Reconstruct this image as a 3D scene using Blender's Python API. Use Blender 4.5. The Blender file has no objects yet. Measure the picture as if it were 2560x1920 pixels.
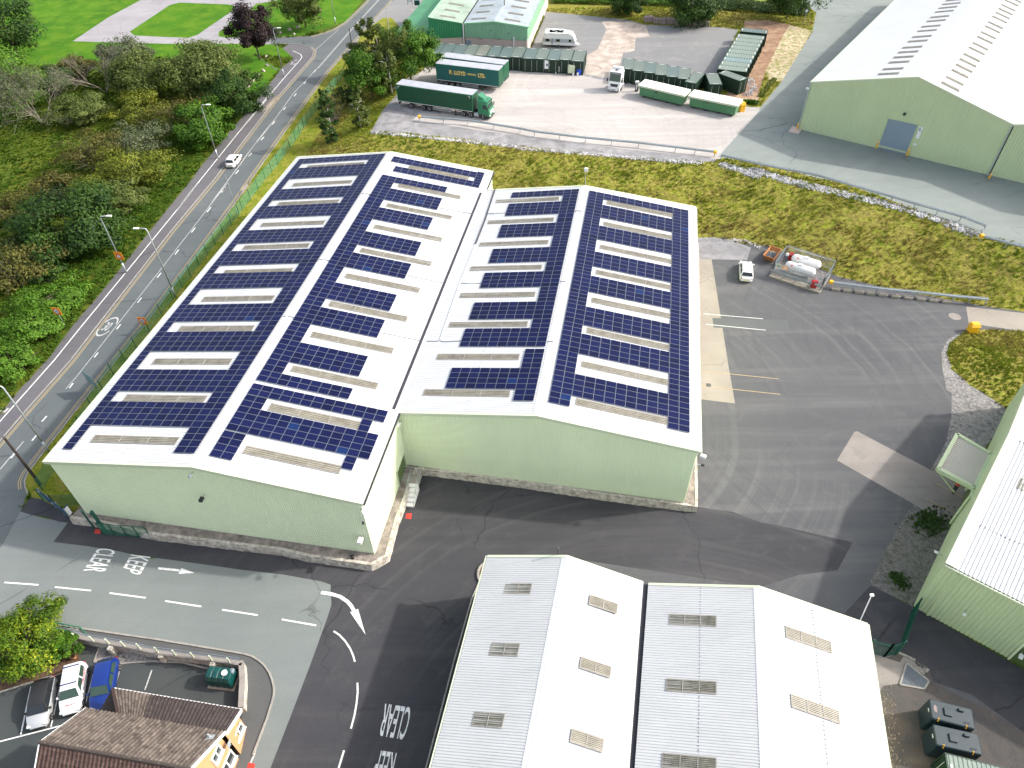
import bpy, bmesh, math, random
import numpy as np
from mathutils import Vector, Matrix, noise
from mathutils.geometry import delaunay_2d_cdt

# ------------------------------------------------------------------ camera, sky, sun, exposure
R = math.radians
sc = bpy.context.scene
CAMH = 57.9; PIT = R(44.143); ROL = R(-0.973); FPX = 1758.2
cd = bpy.data.cameras.new('camera'); cam = bpy.data.objects.new('camera', cd)
sc.collection.objects.link(cam)
cam.matrix_world = Matrix.Translation((0, 0, CAMH)) @ Matrix.Rotation(R(90) - PIT, 4, 'X') @ Matrix.Rotation(ROL, 4, 'Z')
cd.sensor_width = 36; cd.lens = FPX / 2560 * 36; cd.clip_end = 6000; cd.clip_start = 1
sc.camera = cam
SUN_DIR = Vector((0.80, 0.10, 0.59)).normalized()
SUN_EL = math.asin(SUN_DIR.z)
w = bpy.data.worlds.new("World"); sc.world = w; w.use_nodes = True
nt = w.node_tree; bg = nt.nodes['Background']
sky = nt.nodes.new('ShaderNodeTexSky'); sky.sky_type = 'NISHITA'; sky.sun_disc = False
sky.sun_elevation = SUN_EL; sky.sun_rotation = math.atan2(SUN_DIR.x, SUN_DIR.y)
sky.air_density = 1.3; sky.dust_density = 4.0; sky.ozone_density = 0.6
hs = nt.nodes.new('ShaderNodeHueSaturation'); hs.inputs['Saturation'].default_value = .55; nt.links.new(sky.outputs[0], hs.inputs['Color']); nt.links.new(hs.outputs[0], bg.inputs[0]); bg.inputs[1].default_value = 0.15
sd = bpy.data.lights.new('sun', 'SUN'); so = bpy.data.objects.new('sun', sd); sc.collection.objects.link(so)
sd.energy = 2.1; sd.angle = R(1.5); sd.color = (1.0, 0.95, 0.87)
so.rotation_euler = SUN_DIR.to_track_quat('Z', 'Y').to_euler(); so.location = (60, 0, 120)
sc.view_settings.view_transform = 'Standard'; sc.view_settings.look = 'None'
sc.view_settings.exposure = 1.12; sc.view_settings.gamma = 1
sc.render.engine = 'CYCLES'

rnd = random.Random(7)

# ------------------------------------------------------------------ surveying helpers
# The plan was surveyed from tiles of the aerial picture; a tile entry is (x, y, scale).
T_ = .31646
TILE = {'D': (0, 0, 1.15732), 'a0': (0, 0, T_), 'a1': (600, 0, T_), 'a2': (1200, 0, T_), 'a3': (1860, 0, T_),
        'b0': (0, 450, T_), 'b1': (600, 350, T_), 'b2': (1200, 400, T_), 'b3': (1860, 450, T_),
        'c0': (0, 900, T_), 'c1': (600, 900, T_), 'c2': (1200, 900, T_), 'c3': (1860, 900, T_),
        'd0': (0, 1395, T_), 'd1': (600, 1395, T_), 'd2': (1200, 1395, T_), 'd3': (1860, 1395, T_),
        'e0': (960, 110, .14467), 'e1': (1340, 60, .12658), 'e2': (1560, 60, .18083), 'e3': (1000, 0, .18083),
        'f0': (1820, 580, .14467), 'f1': (80, 1600, .25316), 'f2': (40, 1180, .18083), 'f3': (2180, 1560, .21702)}

def ray(k, x, y):
    t = TILE[k]; a = t[0] + x * t[2] - 1280; b = 960 - t[1] - y * t[2]
    cr, sr = math.cos(ROL), math.sin(ROL); X = a * cr - b * sr; Y = a * sr + b * cr
    c, s = math.cos(PIT), math.sin(PIT)
    return Vector((X, FPX * c + Y * s, -FPX * s + Y * c))

def at(k, x, y, z=0.0):
    """world point at height z"""
    d = ray(k, x, y); t = (z - CAMH) / d.z
    return Vector((d.x * t, d.y * t, z))

def ats(k, pts, z=0.0): return [at(k, x, y, z) for x, y in pts]

def hit(k, x, y, A, B, C):
    """world point on the plane A B C"""
    n = (B - A).cross(C - A); d = ray(k, x, y); o = Vector((0, 0, CAMH))
    return o + d * (n.dot(A - o) / n.dot(d))

# ------------------------------------------------------------------ terrain
UPZ = 4.0
POLL = [(-400, -80), (400, -80), (400, 20), (120, 50), (63, 72.5), (44, 78.8), (29, 89.5), (26.5, 86.5), (-2, 91.5), (-2.5, 97.5), (-33, 103.5),
        (-38, 113), (-34.5, 135), (-29, 160), (-23, 190), (-12, 240), (20, 400), (-400, 400)]
POLU = [(-23.5, 119), (-13, 114.5), (-4.7, 111.3), (14, 108.5), (34.7, 107.6), (50, 96.5), (64.8, 84.4), (80, 77), (120, 66), (400, 40), (400, 400), (40, 400),
        (5, 240), (-14, 190), (-18.5, 160), (-20.5, 137), (-23, 122)]

def inpoly(P, poly):
    x, y = P[:, 0], P[:, 1]; r = np.zeros(len(P), bool); n = len(poly)
    for i in range(n):
        x0, y0 = poly[i][0], poly[i][1]; x1, y1 = poly[(i + 1) % n][0], poly[(i + 1) % n][1]
        if y0 == y1: continue
        c = ((y0 > y) != (y1 > y)) & (x < (x1 - x0) * (y - y0) / (y1 - y0) + x0); r ^= c
    return r

def dpoly(P, poly):
    d = np.full(len(P), 1e9); n = len(poly)
    for i in range(n):
        a = np.array(poly[i][:2], float); b = np.array(poly[(i + 1) % n][:2], float); e = b - a
        t = np.clip(((P - a) @ e) / (e @ e), 0, 1)
        d = np.minimum(d, np.hypot(*(P - a - t[:, None] * e).T))
    d[inpoly(P, poly)] = 0
    return d

def hgt(P):
    P = np.asarray(P, float).reshape(-1, 2)
    a = dpoly(P, POLL); b = dpoly(P, POLU); f = a / np.maximum(a + b, 1e-6)
    f = np.where(a <= 0, 0, np.where(b <= 0, 1, f))
    return UPZ * (f * .65 + .35 * (f * f * (3 - 2 * f))), f

def h1(x, y): return float(hgt([(x, y)])[0][0])

def atg(k, x, y):
    """world point on the terrain"""
    z = 0.0
    lo, hi = 0.0, UPZ
    for _ in range(18):
        m = (lo + hi) / 2; p = at(k, x, y, m)
        if h1(p.x, p.y) > m: lo = m
        else: hi = m
    p = at(k, x, y, (lo + hi) / 2); p.z = h1(p.x, p.y)
    return p

def atgs(k, pts): return [atg(k, x, y) for x, y in pts]

# ------------------------------------------------------------------ materials
def nodes(name):
    m = bpy.data.materials.new(name); m.use_nodes = True
    return m, m.node_tree, m.node_tree.nodes['Principled BSDF']

def N(nt, t, **kw):
    n = nt.nodes.new(t)
    for k, v in kw.items():
        if k in n.inputs: n.inputs[k].default_value = v
        else: setattr(n, k, v)
    return n

def rgba(c, f=1.0): return (c[0] * f, c[1] * f, c[2] * f, 1)

def mix(nt, a, b, fac, mode='MIX'):
    m = nt.nodes.new('ShaderNodeMix'); m.data_type = 'RGBA'; m.blend_type = mode
    for sock, v in ((m.inputs[0], fac), (m.inputs[6], a), (m.inputs[7], b)):
        if hasattr(v, 'is_output'): nt.links.new(v, sock)
        else: sock.default_value = v
    return m.outputs[2]

def noise_f(nt, vec, scale, detail=5, lo=.35, hi=.65, rough=.6, dist=0.0):
    n = N(nt, 'ShaderNodeTexNoise', Scale=scale, Detail=detail, Roughness=rough, Distortion=dist)
    nt.links.new(vec, n.inputs['Vector'])
    mr = N(nt, 'ShaderNodeMapRange'); mr.inputs[1].default_value = lo; mr.inputs[2].default_value = hi
    nt.links.new(n.outputs[0], mr.inputs[0])
    return mr.outputs[0]

def vec_of(nt, scale=(1, 1, 1), rot=0.0, coord='Object'):
    tc = N(nt, 'ShaderNodeTexCoord'); mp = N(nt, 'ShaderNodeMapping')
    mp.inputs['Scale'].default_value = scale; mp.inputs['Rotation'].default_value = (0, 0, rot)
    nt.links.new(tc.outputs[coord], mp.inputs[0])
    return mp.outputs[0]

def attr(nt, name='v'):
    a = N(nt, 'ShaderNodeAttribute'); a.attribute_name = name
    return a

MATS = {}
def plain(name, col, rough=.6, metal=0.0, var=.12, scale=3.0, bump=0.0, bscale=40, col2=None, coat=0.0, spec=None, streak=None):
    """paint, stone, plastic: base colour with real mottling and dirt"""
    if name in MATS: return MATS[name]
    m, nt, b = nodes(name); v = vec_of(nt)
    f = noise_f(nt, v, scale, 6, .3, .7)
    c = mix(nt, rgba(col, 1 - var), rgba(col2 if col2 else col, 1 + var * .6), f)
    if streak:
        vs = vec_of(nt, streak[0]); f2 = noise_f(nt, vs, streak[1], 4, .5, .75)
        mm = N(nt, 'ShaderNodeMath', operation='MULTIPLY'); nt.links.new(f2, mm.inputs[0]); mm.inputs[1].default_value = streak[3]
        c = mix(nt, c, rgba(streak[2]), mm.outputs[0])
    nt.links.new(c, b.inputs['Base Color'])
    b.inputs['Roughness'].default_value = rough; b.inputs['Metallic'].default_value = metal
    if coat: b.inputs['Coat Weight'].default_value = coat
    if spec is not None: b.inputs['Specular IOR Level'].default_value = spec
    if bump:
        bn = N(nt, 'ShaderNodeTexNoise', Scale=bscale, Detail=4); nt.links.new(v, bn.inputs['Vector'])
        bu = N(nt, 'ShaderNodeBump', Strength=bump, Distance=.05); nt.links.new(bn.outputs[0], bu.inputs['Height'])
        nt.links.new(bu.outputs[0], b.inputs['Normal'])
    MATS[name] = m
    return m

def asphalt(name, c1, c2, stain, crack=.5, scale=.12, stain_amt=.5, trk=None, rough=.85, arcs=()):
    m, nt, b = nodes(name); v = vec_of(nt)
    f = noise_f(nt, v, scale, 8, .32, .68, .65)
    c = mix(nt, rgba(c1), rgba(c2), f)
    if trk:   # wheel-worn streaks along one direction (trk = angle, fineness, colour, amount)
        for k, (ang, fine, col, amt) in enumerate(trk):
            tv = vec_of(nt, (.025, .55 * fine, 1), ang)
            # distort so the tracks wander
            tf = noise_f(nt, tv, 1.0, 5, .48, .72, .6, .3)
            mm = N(nt, 'ShaderNodeMath', operation='MULTIPLY'); nt.links.new(tf, mm.inputs[0]); mm.inputs[1].default_value = amt
            c = mix(nt, c, rgba(col), mm.outputs[0])
    for (cx_, cy_, col, amt, fr) in arcs:   # tyre tracks swept round a turning point
        sp = N(nt, 'ShaderNodeVectorMath', operation='SUBTRACT'); nt.links.new(v, sp.inputs[0]); sp.inputs[1].default_value = (cx_, cy_, 0)
        wn = N(nt, 'ShaderNodeTexNoise', Scale=.06, Detail=2); nt.links.new(v, wn.inputs['Vector']); wv = mix(nt, (0, 0, 0, 1), (4, 4, 0, 1), wn.outputs[0])
        s2 = N(nt, 'ShaderNodeVectorMath', operation='ADD'); nt.links.new(sp.outputs[0], s2.inputs[0]); nt.links.new(wv, s2.inputs[1])
        ln = N(nt, 'ShaderNodeVectorMath', operation='LENGTH'); nt.links.new(s2.outputs[0], ln.inputs[0])
        tn = N(nt, 'ShaderNodeTexNoise', noise_dimensions='1D', Scale=fr, Detail=5, Roughness=.7); nt.links.new(ln.outputs['Value'], tn.inputs['W'])
        mr = N(nt, 'ShaderNodeMapRange'); mr.inputs[1].default_value = .5; mr.inputs[2].default_value = .68; nt.links.new(tn.outputs[0], mr.inputs[0])
        gt = noise_f(nt, v, .07, 4, .40, .62, .6, .5); m1 = N(nt, 'ShaderNodeMath', operation='MULTIPLY'); nt.links.new(mr.outputs[0], m1.inputs[0]); nt.links.new(gt, m1.inputs[1])
        m2_ = N(nt, 'ShaderNodeMath', operation='MULTIPLY'); nt.links.new(m1.outputs[0], m2_.inputs[0]); m2_.inputs[1].default_value = amt * .5
        c = mix(nt, c, rgba(col), m2_.outputs[0])
    sf = noise_f(nt, v, .45, 7, .55, .75, .7, .6)
    mm = N(nt, 'ShaderNodeMath', operation='MULTIPLY'); nt.links.new(sf, mm.inputs[0]); mm.inputs[1].default_value = stain_amt
    c = mix(nt, c, rgba(stain), mm.outputs[0])
    # fine aggregate
    g = noise_f(nt, v, 9.0, 3, .25, .75)
    g2 = mix(nt, (.86, .86, .86, 1), (1.14, 1.14, 1.14, 1), g)
    c = mix(nt, c, g2, 1.0, 'MULTIPLY')
    if crack:
        vo = N(nt, 'ShaderNodeTexVoronoi', feature='DISTANCE_TO_EDGE', Scale=.11)
        nz = N(nt, 'ShaderNodeTexNoise', Scale=.6, Detail=5); nt.links.new(v, nz.inputs['Vector'])
        ad = mix(nt, (0, 0, 0, 1), (2.2, 2.2, 0, 1), nz.outputs[0])
        va = N(nt, 'ShaderNodeVectorMath', operation='ADD'); nt.links.new(v, va.inputs[0]); nt.links.new(ad, va.inputs[1])
        nt.links.new(va.outputs[0], vo.inputs['Vector'])
        mr = N(nt, 'ShaderNodeMapRange'); mr.inputs[1].default_value = .002; mr.inputs[2].default_value = .010
        mr.inputs[3].default_value = 1; mr.inputs[4].default_value = 0
        nt.links.new(vo.outputs['Distance'], mr.inputs[0])
        gate = noise_f(nt, v, .09, 2, .50, .56)
        m2 = N(nt, 'ShaderNodeMath', operation='MULTIPLY'); nt.links.new(mr.outputs[0], m2.inputs[0]); nt.links.new(gate, m2.inputs[1])
        m3 = N(nt, 'ShaderNodeMath', operation='MULTIPLY'); nt.links.new(m2.outputs[0], m3.inputs[0]); m3.inputs[1].default_value = crack
        c = mix(nt, c, rgba(c1, .35), m3.outputs[0])
    nt.links.new(c, b.inputs['Base Color']); b.inputs['Roughness'].default_value = rough
    b.inputs['Specular IOR Level'].default_value = .3
    bn = N(nt, 'ShaderNodeTexNoise', Scale=14, Detail=3); nt.links.new(v, bn.inputs['Vector'])
    bu = N(nt, 'ShaderNodeBump', Strength=.25, Distance=.03); nt.links.new(bn.outputs[0], bu.inputs['Height'])
    nt.links.new(bu.outputs[0], b.inputs['Normal'])
    MATS[name] = m
    return m

def patchy(name, cols, scales=(.06, .35, 2.2), fine=(7, .35), rough=.95, bump=.8):
    """grass, soil, gravel: several natural colours in patches"""
    m, nt, b = nodes(name); v = vec_of(nt)
    c = rgba(cols[0])
    for i, cc in enumerate(cols[1:]):
        f = noise_f(nt, v, scales[i % len(scales)], 7, .42, .62, .68, .4)
        c = mix(nt, c, rgba(cc), f)
    g = noise_f(nt, v, fine[0], 4, .25, .75)
    g2 = mix(nt, rgba((1, 1, 1), 1 - fine[1]), rgba((1, 1, 1), 1 + fine[1]), g)
    c = mix(nt, c, g2, 1.0, 'MULTIPLY')
    nt.links.new(c, b.inputs['Base Color']); b.inputs['Roughness'].default_value = rough
    b.inputs['Specular IOR Level'].default_value = .15
    if bump:
        bn = N(nt, 'ShaderNodeTexNoise', Scale=fine[0] * .6, Detail=5); nt.links.new(v, bn.inputs['Vector'])
        bu = N(nt, 'ShaderNodeBump', Strength=bump, Distance=.15); nt.links.new(bn.outputs[0], bu.inputs['Height'])
        nt.links.new(bu.outputs[0], b.inputs['Normal'])
    MATS[name] = m
    return m

def leafy(name, cols, rough=.6):
    """leaf cards: colour picked per leaf (attribute v) between real leaf colours"""
    m, nt, b = nodes(name); a = attr(nt, 'v')
    cr = N(nt, 'ShaderNodeValToRGB'); el = cr.color_ramp.elements
    n = len(cols)
    el[0].position = 0; el[0].color = rgba(cols[0]); el[1].position = 1; el[1].color = rgba(cols[-1])
    for i in range(1, n - 1):
        e = el.new(i / (n - 1)); e.color = rgba(cols[i])
    nt.links.new(a.outputs['Fac'], cr.inputs[0]); nt.links.new(cr.outputs[0], b.inputs['Base Color'])
    b.inputs['Roughness'].default_value = rough; b.inputs['Specular IOR Level'].default_value = .25
    tr = N(nt, 'ShaderNodeBsdfTranslucent'); nt.links.new(cr.outputs[0], tr.inputs[0])
    ms = N(nt, 'ShaderNodeMixShader'); ms.inputs[0].default_value = .3
    out = nt.nodes['Material Output']
    nt.links.new(b.outputs[0], ms.inputs[1]); nt.links.new(tr.outputs[0], ms.inputs[2]); nt.links.new(ms.outputs[0], out.inputs[0])
    MATS[name] = m
    return m

# ------------------------------------------------------------------ object helpers
COL = sc.collection
def tag(o, label=None, cat=None, group=None, kind=None):
    if label: o['label'] = label
    if cat: o['category'] = cat
    if group: o['group'] = group
    if kind: o['kind'] = kind
    return o

def thing(name, label, cat, loc=(0, 0, 0), rz=0.0, group=None):
    o = bpy.data.objects.new(name, None); COL.objects.link(o)
    o.location = loc; o.rotation_euler = (0, 0, rz); o.empty_display_size = .3
    return tag(o, label, cat, group)

def copy_tree(o, parent=None):
    c = o.copy(); COL.objects.link(c); c.parent = parent
    for ch in KIDS.get(o.name, []):
        k = copy_tree(ch, c)
    return c
KIDS = {}

class MB:
    def __init__(s): s.v = []; s.f = []; s.m = []; s.a = []; s.uv = None
    def add(s, vs, fs, mi=0, a=0.5):
        o = len(s.v); s.v += [tuple(p) for p in vs]
        for f in fs: s.f.append([i + o for i in f]); s.m.append(mi); s.a.append(a)
        return s
    def quad(s, *p, mi=0, a=.5): return s.add(p, [list(range(len(p)))], mi, a)
    def box(s, c, d, rz=0.0, mi=0, a=.5, tilt=None):
        hx, hy, hz = d[0] / 2, d[1] / 2, d[2] / 2
        M = Matrix.Rotation(rz, 3, 'Z')
        if tilt: M = M @ Matrix.Rotation(tilt[1], 3, tilt[0])
        P = [Vector(c) + M @ Vector((x * hx, y * hy, z * hz)) for x in (-1, 1) for y in (-1, 1) for z in (-1, 1)]
        return s.add(P, [(0, 1, 3, 2), (4, 6, 7, 5), (0, 4, 5, 1), (2, 3, 7, 6), (0, 2, 6, 4), (1, 5, 7, 3)], mi, a)
    def cbox(s, c, d, b=.03, rz=0.0, mi=0, a=.5):
        """box with chamfered vertical and top edges"""
        hx, hy, hz = d[0] / 2, d[1] / 2, d[2] / 2; M = Matrix.Rotation(rz, 3, 'Z'); rings = []
        for z, k in ((-hz, 0), (hz - b, 0), (hz, b)):
            x, y = hx - k, hy - k
            rings.append([Vector(c) + M @ Vector(q) for q in ((x, y - b, z), (x - b, y, z), (-x + b, y, z), (-x, y - b, z), (-x, -y + b, z), (-x + b, -y, z), (x - b, -y, z), (x, -y + b, z))])
        return s.loft(rings, mi=mi, a=a)
    def bar(s, p, q, w, h=None, mi=0, a=.5, up=(0, 0, 1)):
        p, q = Vector(p), Vector(q); h = h or w; d = (q - p).normalized(); u = Vector(up)
        if abs(d.dot(u)) > .97: u = Vector((0, 1, 0))
        x = d.cross(u).normalized() * w / 2; y = x.cross(d).normalized() * h / 2
        P = [p - x - y, p + x - y, p + x + y, p - x + y, q - x - y, q + x - y, q + x + y, q - x + y]
        return s.add(P, [(0, 1, 2, 3), (4, 7, 6, 5), (0, 4, 5, 1), (1, 5, 6, 2), (2, 6, 7, 3), (3, 7, 4, 0)], mi, a)
    def tube(s, pts, r, n=8, mi=0, a=.5, cap=True):
        pts = [Vector(p) for p in pts]; rs = r if isinstance(r, (list, tuple)) else [r] * len(pts); rings = []
        for i, p in enumerate(pts):
            d = (pts[min(i + 1, len(pts) - 1)] - pts[max(i - 1, 0)]).normalized()
            u = Vector((0, 0, 1)) if abs(d.z) < .9 else Vector((1, 0, 0))
            x = d.cross(u).normalized(); y = x.cross(d)
            rings.append([p + (x * math.cos(2 * math.pi * k / n) + y * math.sin(2 * math.pi * k / n)) * rs[i] for k in range(n)])
        return s.loft(rings, cap, mi, a)
    def loft(s, rings, cap=True, mi=0, a=.5, closed=True):
        o = len(s.v); n = len(rings[0])
        for r in rings: s.v += [tuple(p) for p in r]
        fs = []
        for i in range(len(rings) - 1):
            for k in range(n if closed else n - 1):
                l = (k + 1) % n; fs.append([o + i * n + k, o + i * n + l, o + (i + 1) * n + l, o + (i + 1) * n + k])
        if cap: fs.append([o + k for k in range(n)][::-1]); fs.append([o + (len(rings) - 1) * n + k for k in range(n)])
        for f in fs: s.f.append(f); s.m.append(mi); s.a.append(a)
        return s
    def prism(s, poly, z0, z1, mi=0, a=.5):
        return s.loft([[Vector((p[0], p[1], z0)) for p in poly], [Vector((p[0], p[1], z1)) for p in poly]], True, mi, a)
    def disc(s, c, r, axis, th, n=16, mi=0, a=.5):
        c = Vector(c); ax = Vector(axis).normalized() * th / 2
        return s.tube([c - ax, c + ax], r, n, mi, a)
    def build(s, name, mats, parent=None, smooth=False, bevel=0.0):
        me = bpy.data.meshes.new(name)
        off = Vector((0, 0, 0))
        me.from_pydata([tuple(v) for v in s.v], [], s.f)
        mats = mats if isinstance(mats, (list, tuple)) else [mats]
        for m in mats: me.materials.append(MATS[m] if isinstance(m, str) else m)
        me.polygons.foreach_set('material_index', s.m)
        if len(set(s.a)) > 1:
            at_ = me.attributes.new('v', 'FLOAT', 'FACE'); at_.data.foreach_set('value', s.a)
        if s.uv is not None:
            ul = me.uv_layers.new(name='UVMap'); ul.data.foreach_set('uv', [c for q in s.uv for c in q])
        if smooth is True: me.polygons.foreach_set('use_smooth', [True] * len(s.f))
        me.update()
        if smooth == 'auto':
            try:
                me.polygons.foreach_set('use_smooth', [True] * len(s.f)); me.set_sharp_from_angle(angle=R(38))
            except Exception: pass
        o = bpy.data.objects.new(name, me); COL.objects.link(o)
        if parent:
            o.parent = parent; KIDS.setdefault(parent.name, []).append(o)
        if bevel:
            md = o.modifiers.new('bevel', 'BEVEL'); md.width = bevel; md.segments = 2; md.limit_method = 'ANGLE'
        return o

def wpart(mb, name, mats, root, **kw):
    """part modelled in world coordinates under a thing whose Empty has a location"""
    o = mb.build(name, mats, root, **kw)
    L = root.location
    if root.parent is None and root.data is None:
        o.data.transform(Matrix.Translation(-L))
    return o

def inset_poly(c, poly, d):
    c = Vector(c)
    return [Vector(p) + (c - Vector(p)).normalized() * d for p in poly]

# ------------------------------------------------------------------ ground materials
asphalt('road_asphalt', (.092, .106, .112), (.124, .138, .142), (.085, .095, .10), .7, .08, .35, [(R(100), 1.2, (.09, .10, .105), .5)])
asphalt('yard_asphalt', (.074, .076, .083), (.102, .103, .108), (.135, .135, .138), .12, .05, .45,
        [(R(94), .9, (.155, .152, .150), .6), (R(170), .5, (.075, .078, .085), .5)], arcs=((8, 58, (.17, .168, .165), .75, .7), (60, 66, (.065, .068, .075), .8, .9)))
asphalt('dark_asphalt', (.038, .038, .044), (.058, .057, .063), (.10, .095, .095), .5, .09, .35, [(R(80), .8, (.035, .038, .045), .6), (R(172), .8, (.09, .085, .085), .35)], arcs=((14, 14, (.12, .115, .115), .6, .8),))
asphalt('entrance_asphalt', (.148, .168, .165), (.185, .203, .197), (.14, .14, .138), .55, .07, .3, [(R(175), .5, (.23, .245, .24), .4)], arcs=((-12, 8, (.145, .155, .15), .55, .8),))
asphalt('carpark_asphalt', (.045, .052, .053), (.062, .069, .069), (.075, .078, .076), .3, .12, .3)
asphalt('pavement_asphalt', (.075, .078, .080), (.105, .108, .108), (.07, .066, .058), .3, .1, .3)
asphalt('pavement_asphalt2', (.095, .103, .104), (.118, .126, .125), (.10, .10, .10), .2)
asphalt('footpath_asphalt', (.100, .097, .108), (.132, .127, .138), (.10, .09, .10), .5, .1, .3, [(R(105), 1.5, (.09, .085, .10), .5)])
asphalt('apron_asphalt', (.175, .202, .192), (.240, .265, .250), (.15, .17, .165), .6, .06, .35, [(R(20), .6, (.17, .19, .185), .5)], arcs=((95, 60, (.17, .185, .18), .6, .6),))
asphalt('compound_asphalt', (.17, .172, .178), (.215, .215, .215), (.33, .29, .25), .1, .05, .8, [(R(8), 1.0, (.25, .24, .23), .6)])
asphalt('yard_concrete', (.335, .308, .29), (.425, .395, .375), (.26, .235, .225), .12, .045, .45, [(R(10), .6, (.58, .55, .53), .6), (R(40), .9, (.30, .28, .27), .45)], arcs=((8, 120, (.27, .245, .235), .8, 1.1), (22, 140, (.55, .52, .50), .6, .8)))
asphalt('pale_concrete', (.245, .218, .185), (.33, .295, .25), (.22, .20, .18), .3, .12, .5, [(R(95), 1.0, (.27, .245, .215), .5)])
asphalt('dirty_concrete', (.22, .20, .185), (.29, .262, .24), (.12, .11, .105), 0, .15, .5, [(R(60), 1.5, (.15, .14, .13), .5)])
asphalt('park_path', (.23, .215, .23), (.31, .30, .31), (.17, .15, .16), .3, .08, .6, [(R(60), 1.0, (.35, .34, .345), .5)])
patchy('wild_grass', [(.075, .105, .010), (.055, .095, .008), (.12, .125, .014), (.045, .08, .008)], (.05, .2, .9), (2.5, .4), bump=1.0)
patchy('lawn', [(.050, .150, .004), (.034, .115, .004), (.085, .175, .008)], (.05, .22, .8), (5, .14), bump=.3)
patchy('bank_grass', [(.18, .20, .015), (.21, .18, .040), (.13, .18, .010), (.17, .125, .04), (.24, .22, .045)], (.09, .35, .8, 1.6), (2.2, .45), bump=1.0)
patchy('verge_grass', [(.15, .18, .014), (.115, .16, .008), (.24, .22, .04)], (.12, .5, 2), (4, .35), bump=.8)
patchy('scrub', [(.10, .105, .014), (.13, .115, .030), (.06, .095, .010)], (.15, .6, 2), (3, .45), bump=1.0)
patchy('gravel', [(.255, .25, .262), (.33, .32, .325), (.20, .195, .20)], (.1, .5, 2.2), (12, .3), bump=.6)
patchy('dark_gravel', [(.17, .165, .165), (.23, .22, .215), (.105, .10, .105), (.30, .285, .27)], (.15, .8, 2.5), (8, .4), bump=.8)
patchy('weedy_gravel', [(.10, .098, .09), (.15, .145, .135), (.07, .075, .05), (.18, .17, .16)], (.15, .8, 2.5), (8, .4), bump=.8)
patchy('rubble_ground', [(.40, .39, .40), (.16, .16, .18), (.62, .60, .60)], (1.5, 2.0, 3.0), (6, .5), bump=1.0)
patchy('soil', [(.30, .19, .12), (.40, .28, .19), (.22, .13, .085)], (.12, .6, 1.8), (5, .3))
patchy('sandy_soil', [(.52, .42, .31), (.62, .52, .41), (.38, .28, .19), (.17, .20, .04)], (.2, .8, 1.3), (5, .3))
patchy('brown_soil', [(.105, .065, .045), (.14, .09, .06)], (.4, 1.5), (7, .35))
patchy('dirt_track', [(.42, .36, .31), (.50, .45, .41), (.30, .25, .215)], (.1, .5, 1.6), (7, .2), bump=.4)
patchy('dusty_asphalt', [(.075, .073, .073), (.16, .125, .10), (.10, .09, .083)], (.12, .5, 1.2), (9, .18), bump=.3)
patchy('field_grass', [(.19, .215, .03), (.15, .19, .025), (.24, .235, .05)], (.04, .15, .6), (1.5, .2))
patchy('dark_weeds', [(.045, .055, .012), (.075, .10, .015), (.07, .055, .03)], (.4, 1.2), (4, .5))
plain('kerb_stone', (.30, .28, .255), .85, var=.25, scale=2, bump=.3)
plain('white_line', (.74, .74, .72), .7, var=.12, scale=6, bump=.1, streak=((1, 1, 1), 5.0, (.22, .22, .22), .75))
plain('worn_white_line', (.50, .50, .49), .7, var=.3, scale=5, streak=((1, 1, 1), 4.0, (.14, .14, .14), .8))
plain('yellow_line', (.42, .32, .17), .7, var=.25, scale=5)
plain('red_paint', (.60, .045, .03), .7, var=.2, scale=4)

# ------------------------------------------------------------------ ground regions (later entries lie over earlier ones)
ROADL = [('c0', -700, 1500), ('c0', -330, 1040), ('c0', 0, 650), ('c0', 200, 415), ('c0', 560, 8), ('b0', 745, 1190), ('b0', 1360, 400), ('b0', 1690, 5), ('a0', 2212, 745), ('a1', 175, 890),
         ('a1', 330, 735), ('a1', 520, 515), ('a1', 575, 450), ('a1', 585, 405), ('a1', 550, 372), ('a1', 480, 350), ('a1', 370, 345), ('a1', 300, 345), ('a1', 240, 350), ('a1', 240, 300), ('a1', 400, 294), ('a1', 560, 290),
         ('a1', 640, 268), ('a1', 740, 235), ('a1', 830, 180), ('a1', 920, 95), ('a1', 1012, 0), ('a1', 1190, -200), ('a1', 1500, -600)]
ROADR = [('a1', 1900, -700), ('a1', 1360, -200), ('a1', 1200, 5), ('a1', 960, 270), ('a1', 700, 565), ('a1', 350, 1040), ('a1', 0, 1535), ('b0', 1975, 12), ('b0', 1530, 620), ('b0', 1160, 1115), ('b0', 760, 1610),
         ('c0', 560, 440), ('c0', 300, 775), ('c0', 205, 905), ('c0', 185, 960), ('c0', 190, 1010), ('c0', 212, 1065)]
PATHL = [('c0', -420, 900), ('c0', 0, 430), ('c0', 140, 250), ('c0', 390, -20), ('b0', 590, 1130), ('b0', 740, 960), ('b0', 1000, 640), ('b0', 1210, 370), ('b0', 1510, 0), ('a0', 1600, 1300), ('a0', 1840, 1010), ('a0', 2000, 830), ('a0', 2212, 560),
         ('a1', 100, 430), ('a1', 300, 560) , ('a1', 425, 462), ('a1', 335, 378), ('a1', 395, 345)]
def G(spec): return [atg(*q) for q in spec]
def K(k, *pts): return [atg(k, x, y) for x, y in pts]
wroadL, wroadR, wpathL = G(ROADL), G(ROADR), G(PATHL)
XY = lambda l: [(p[0], p[1]) for p in l]
V2 = lambda *l: [Vector((x, y, 0)) for x, y in l]

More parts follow.
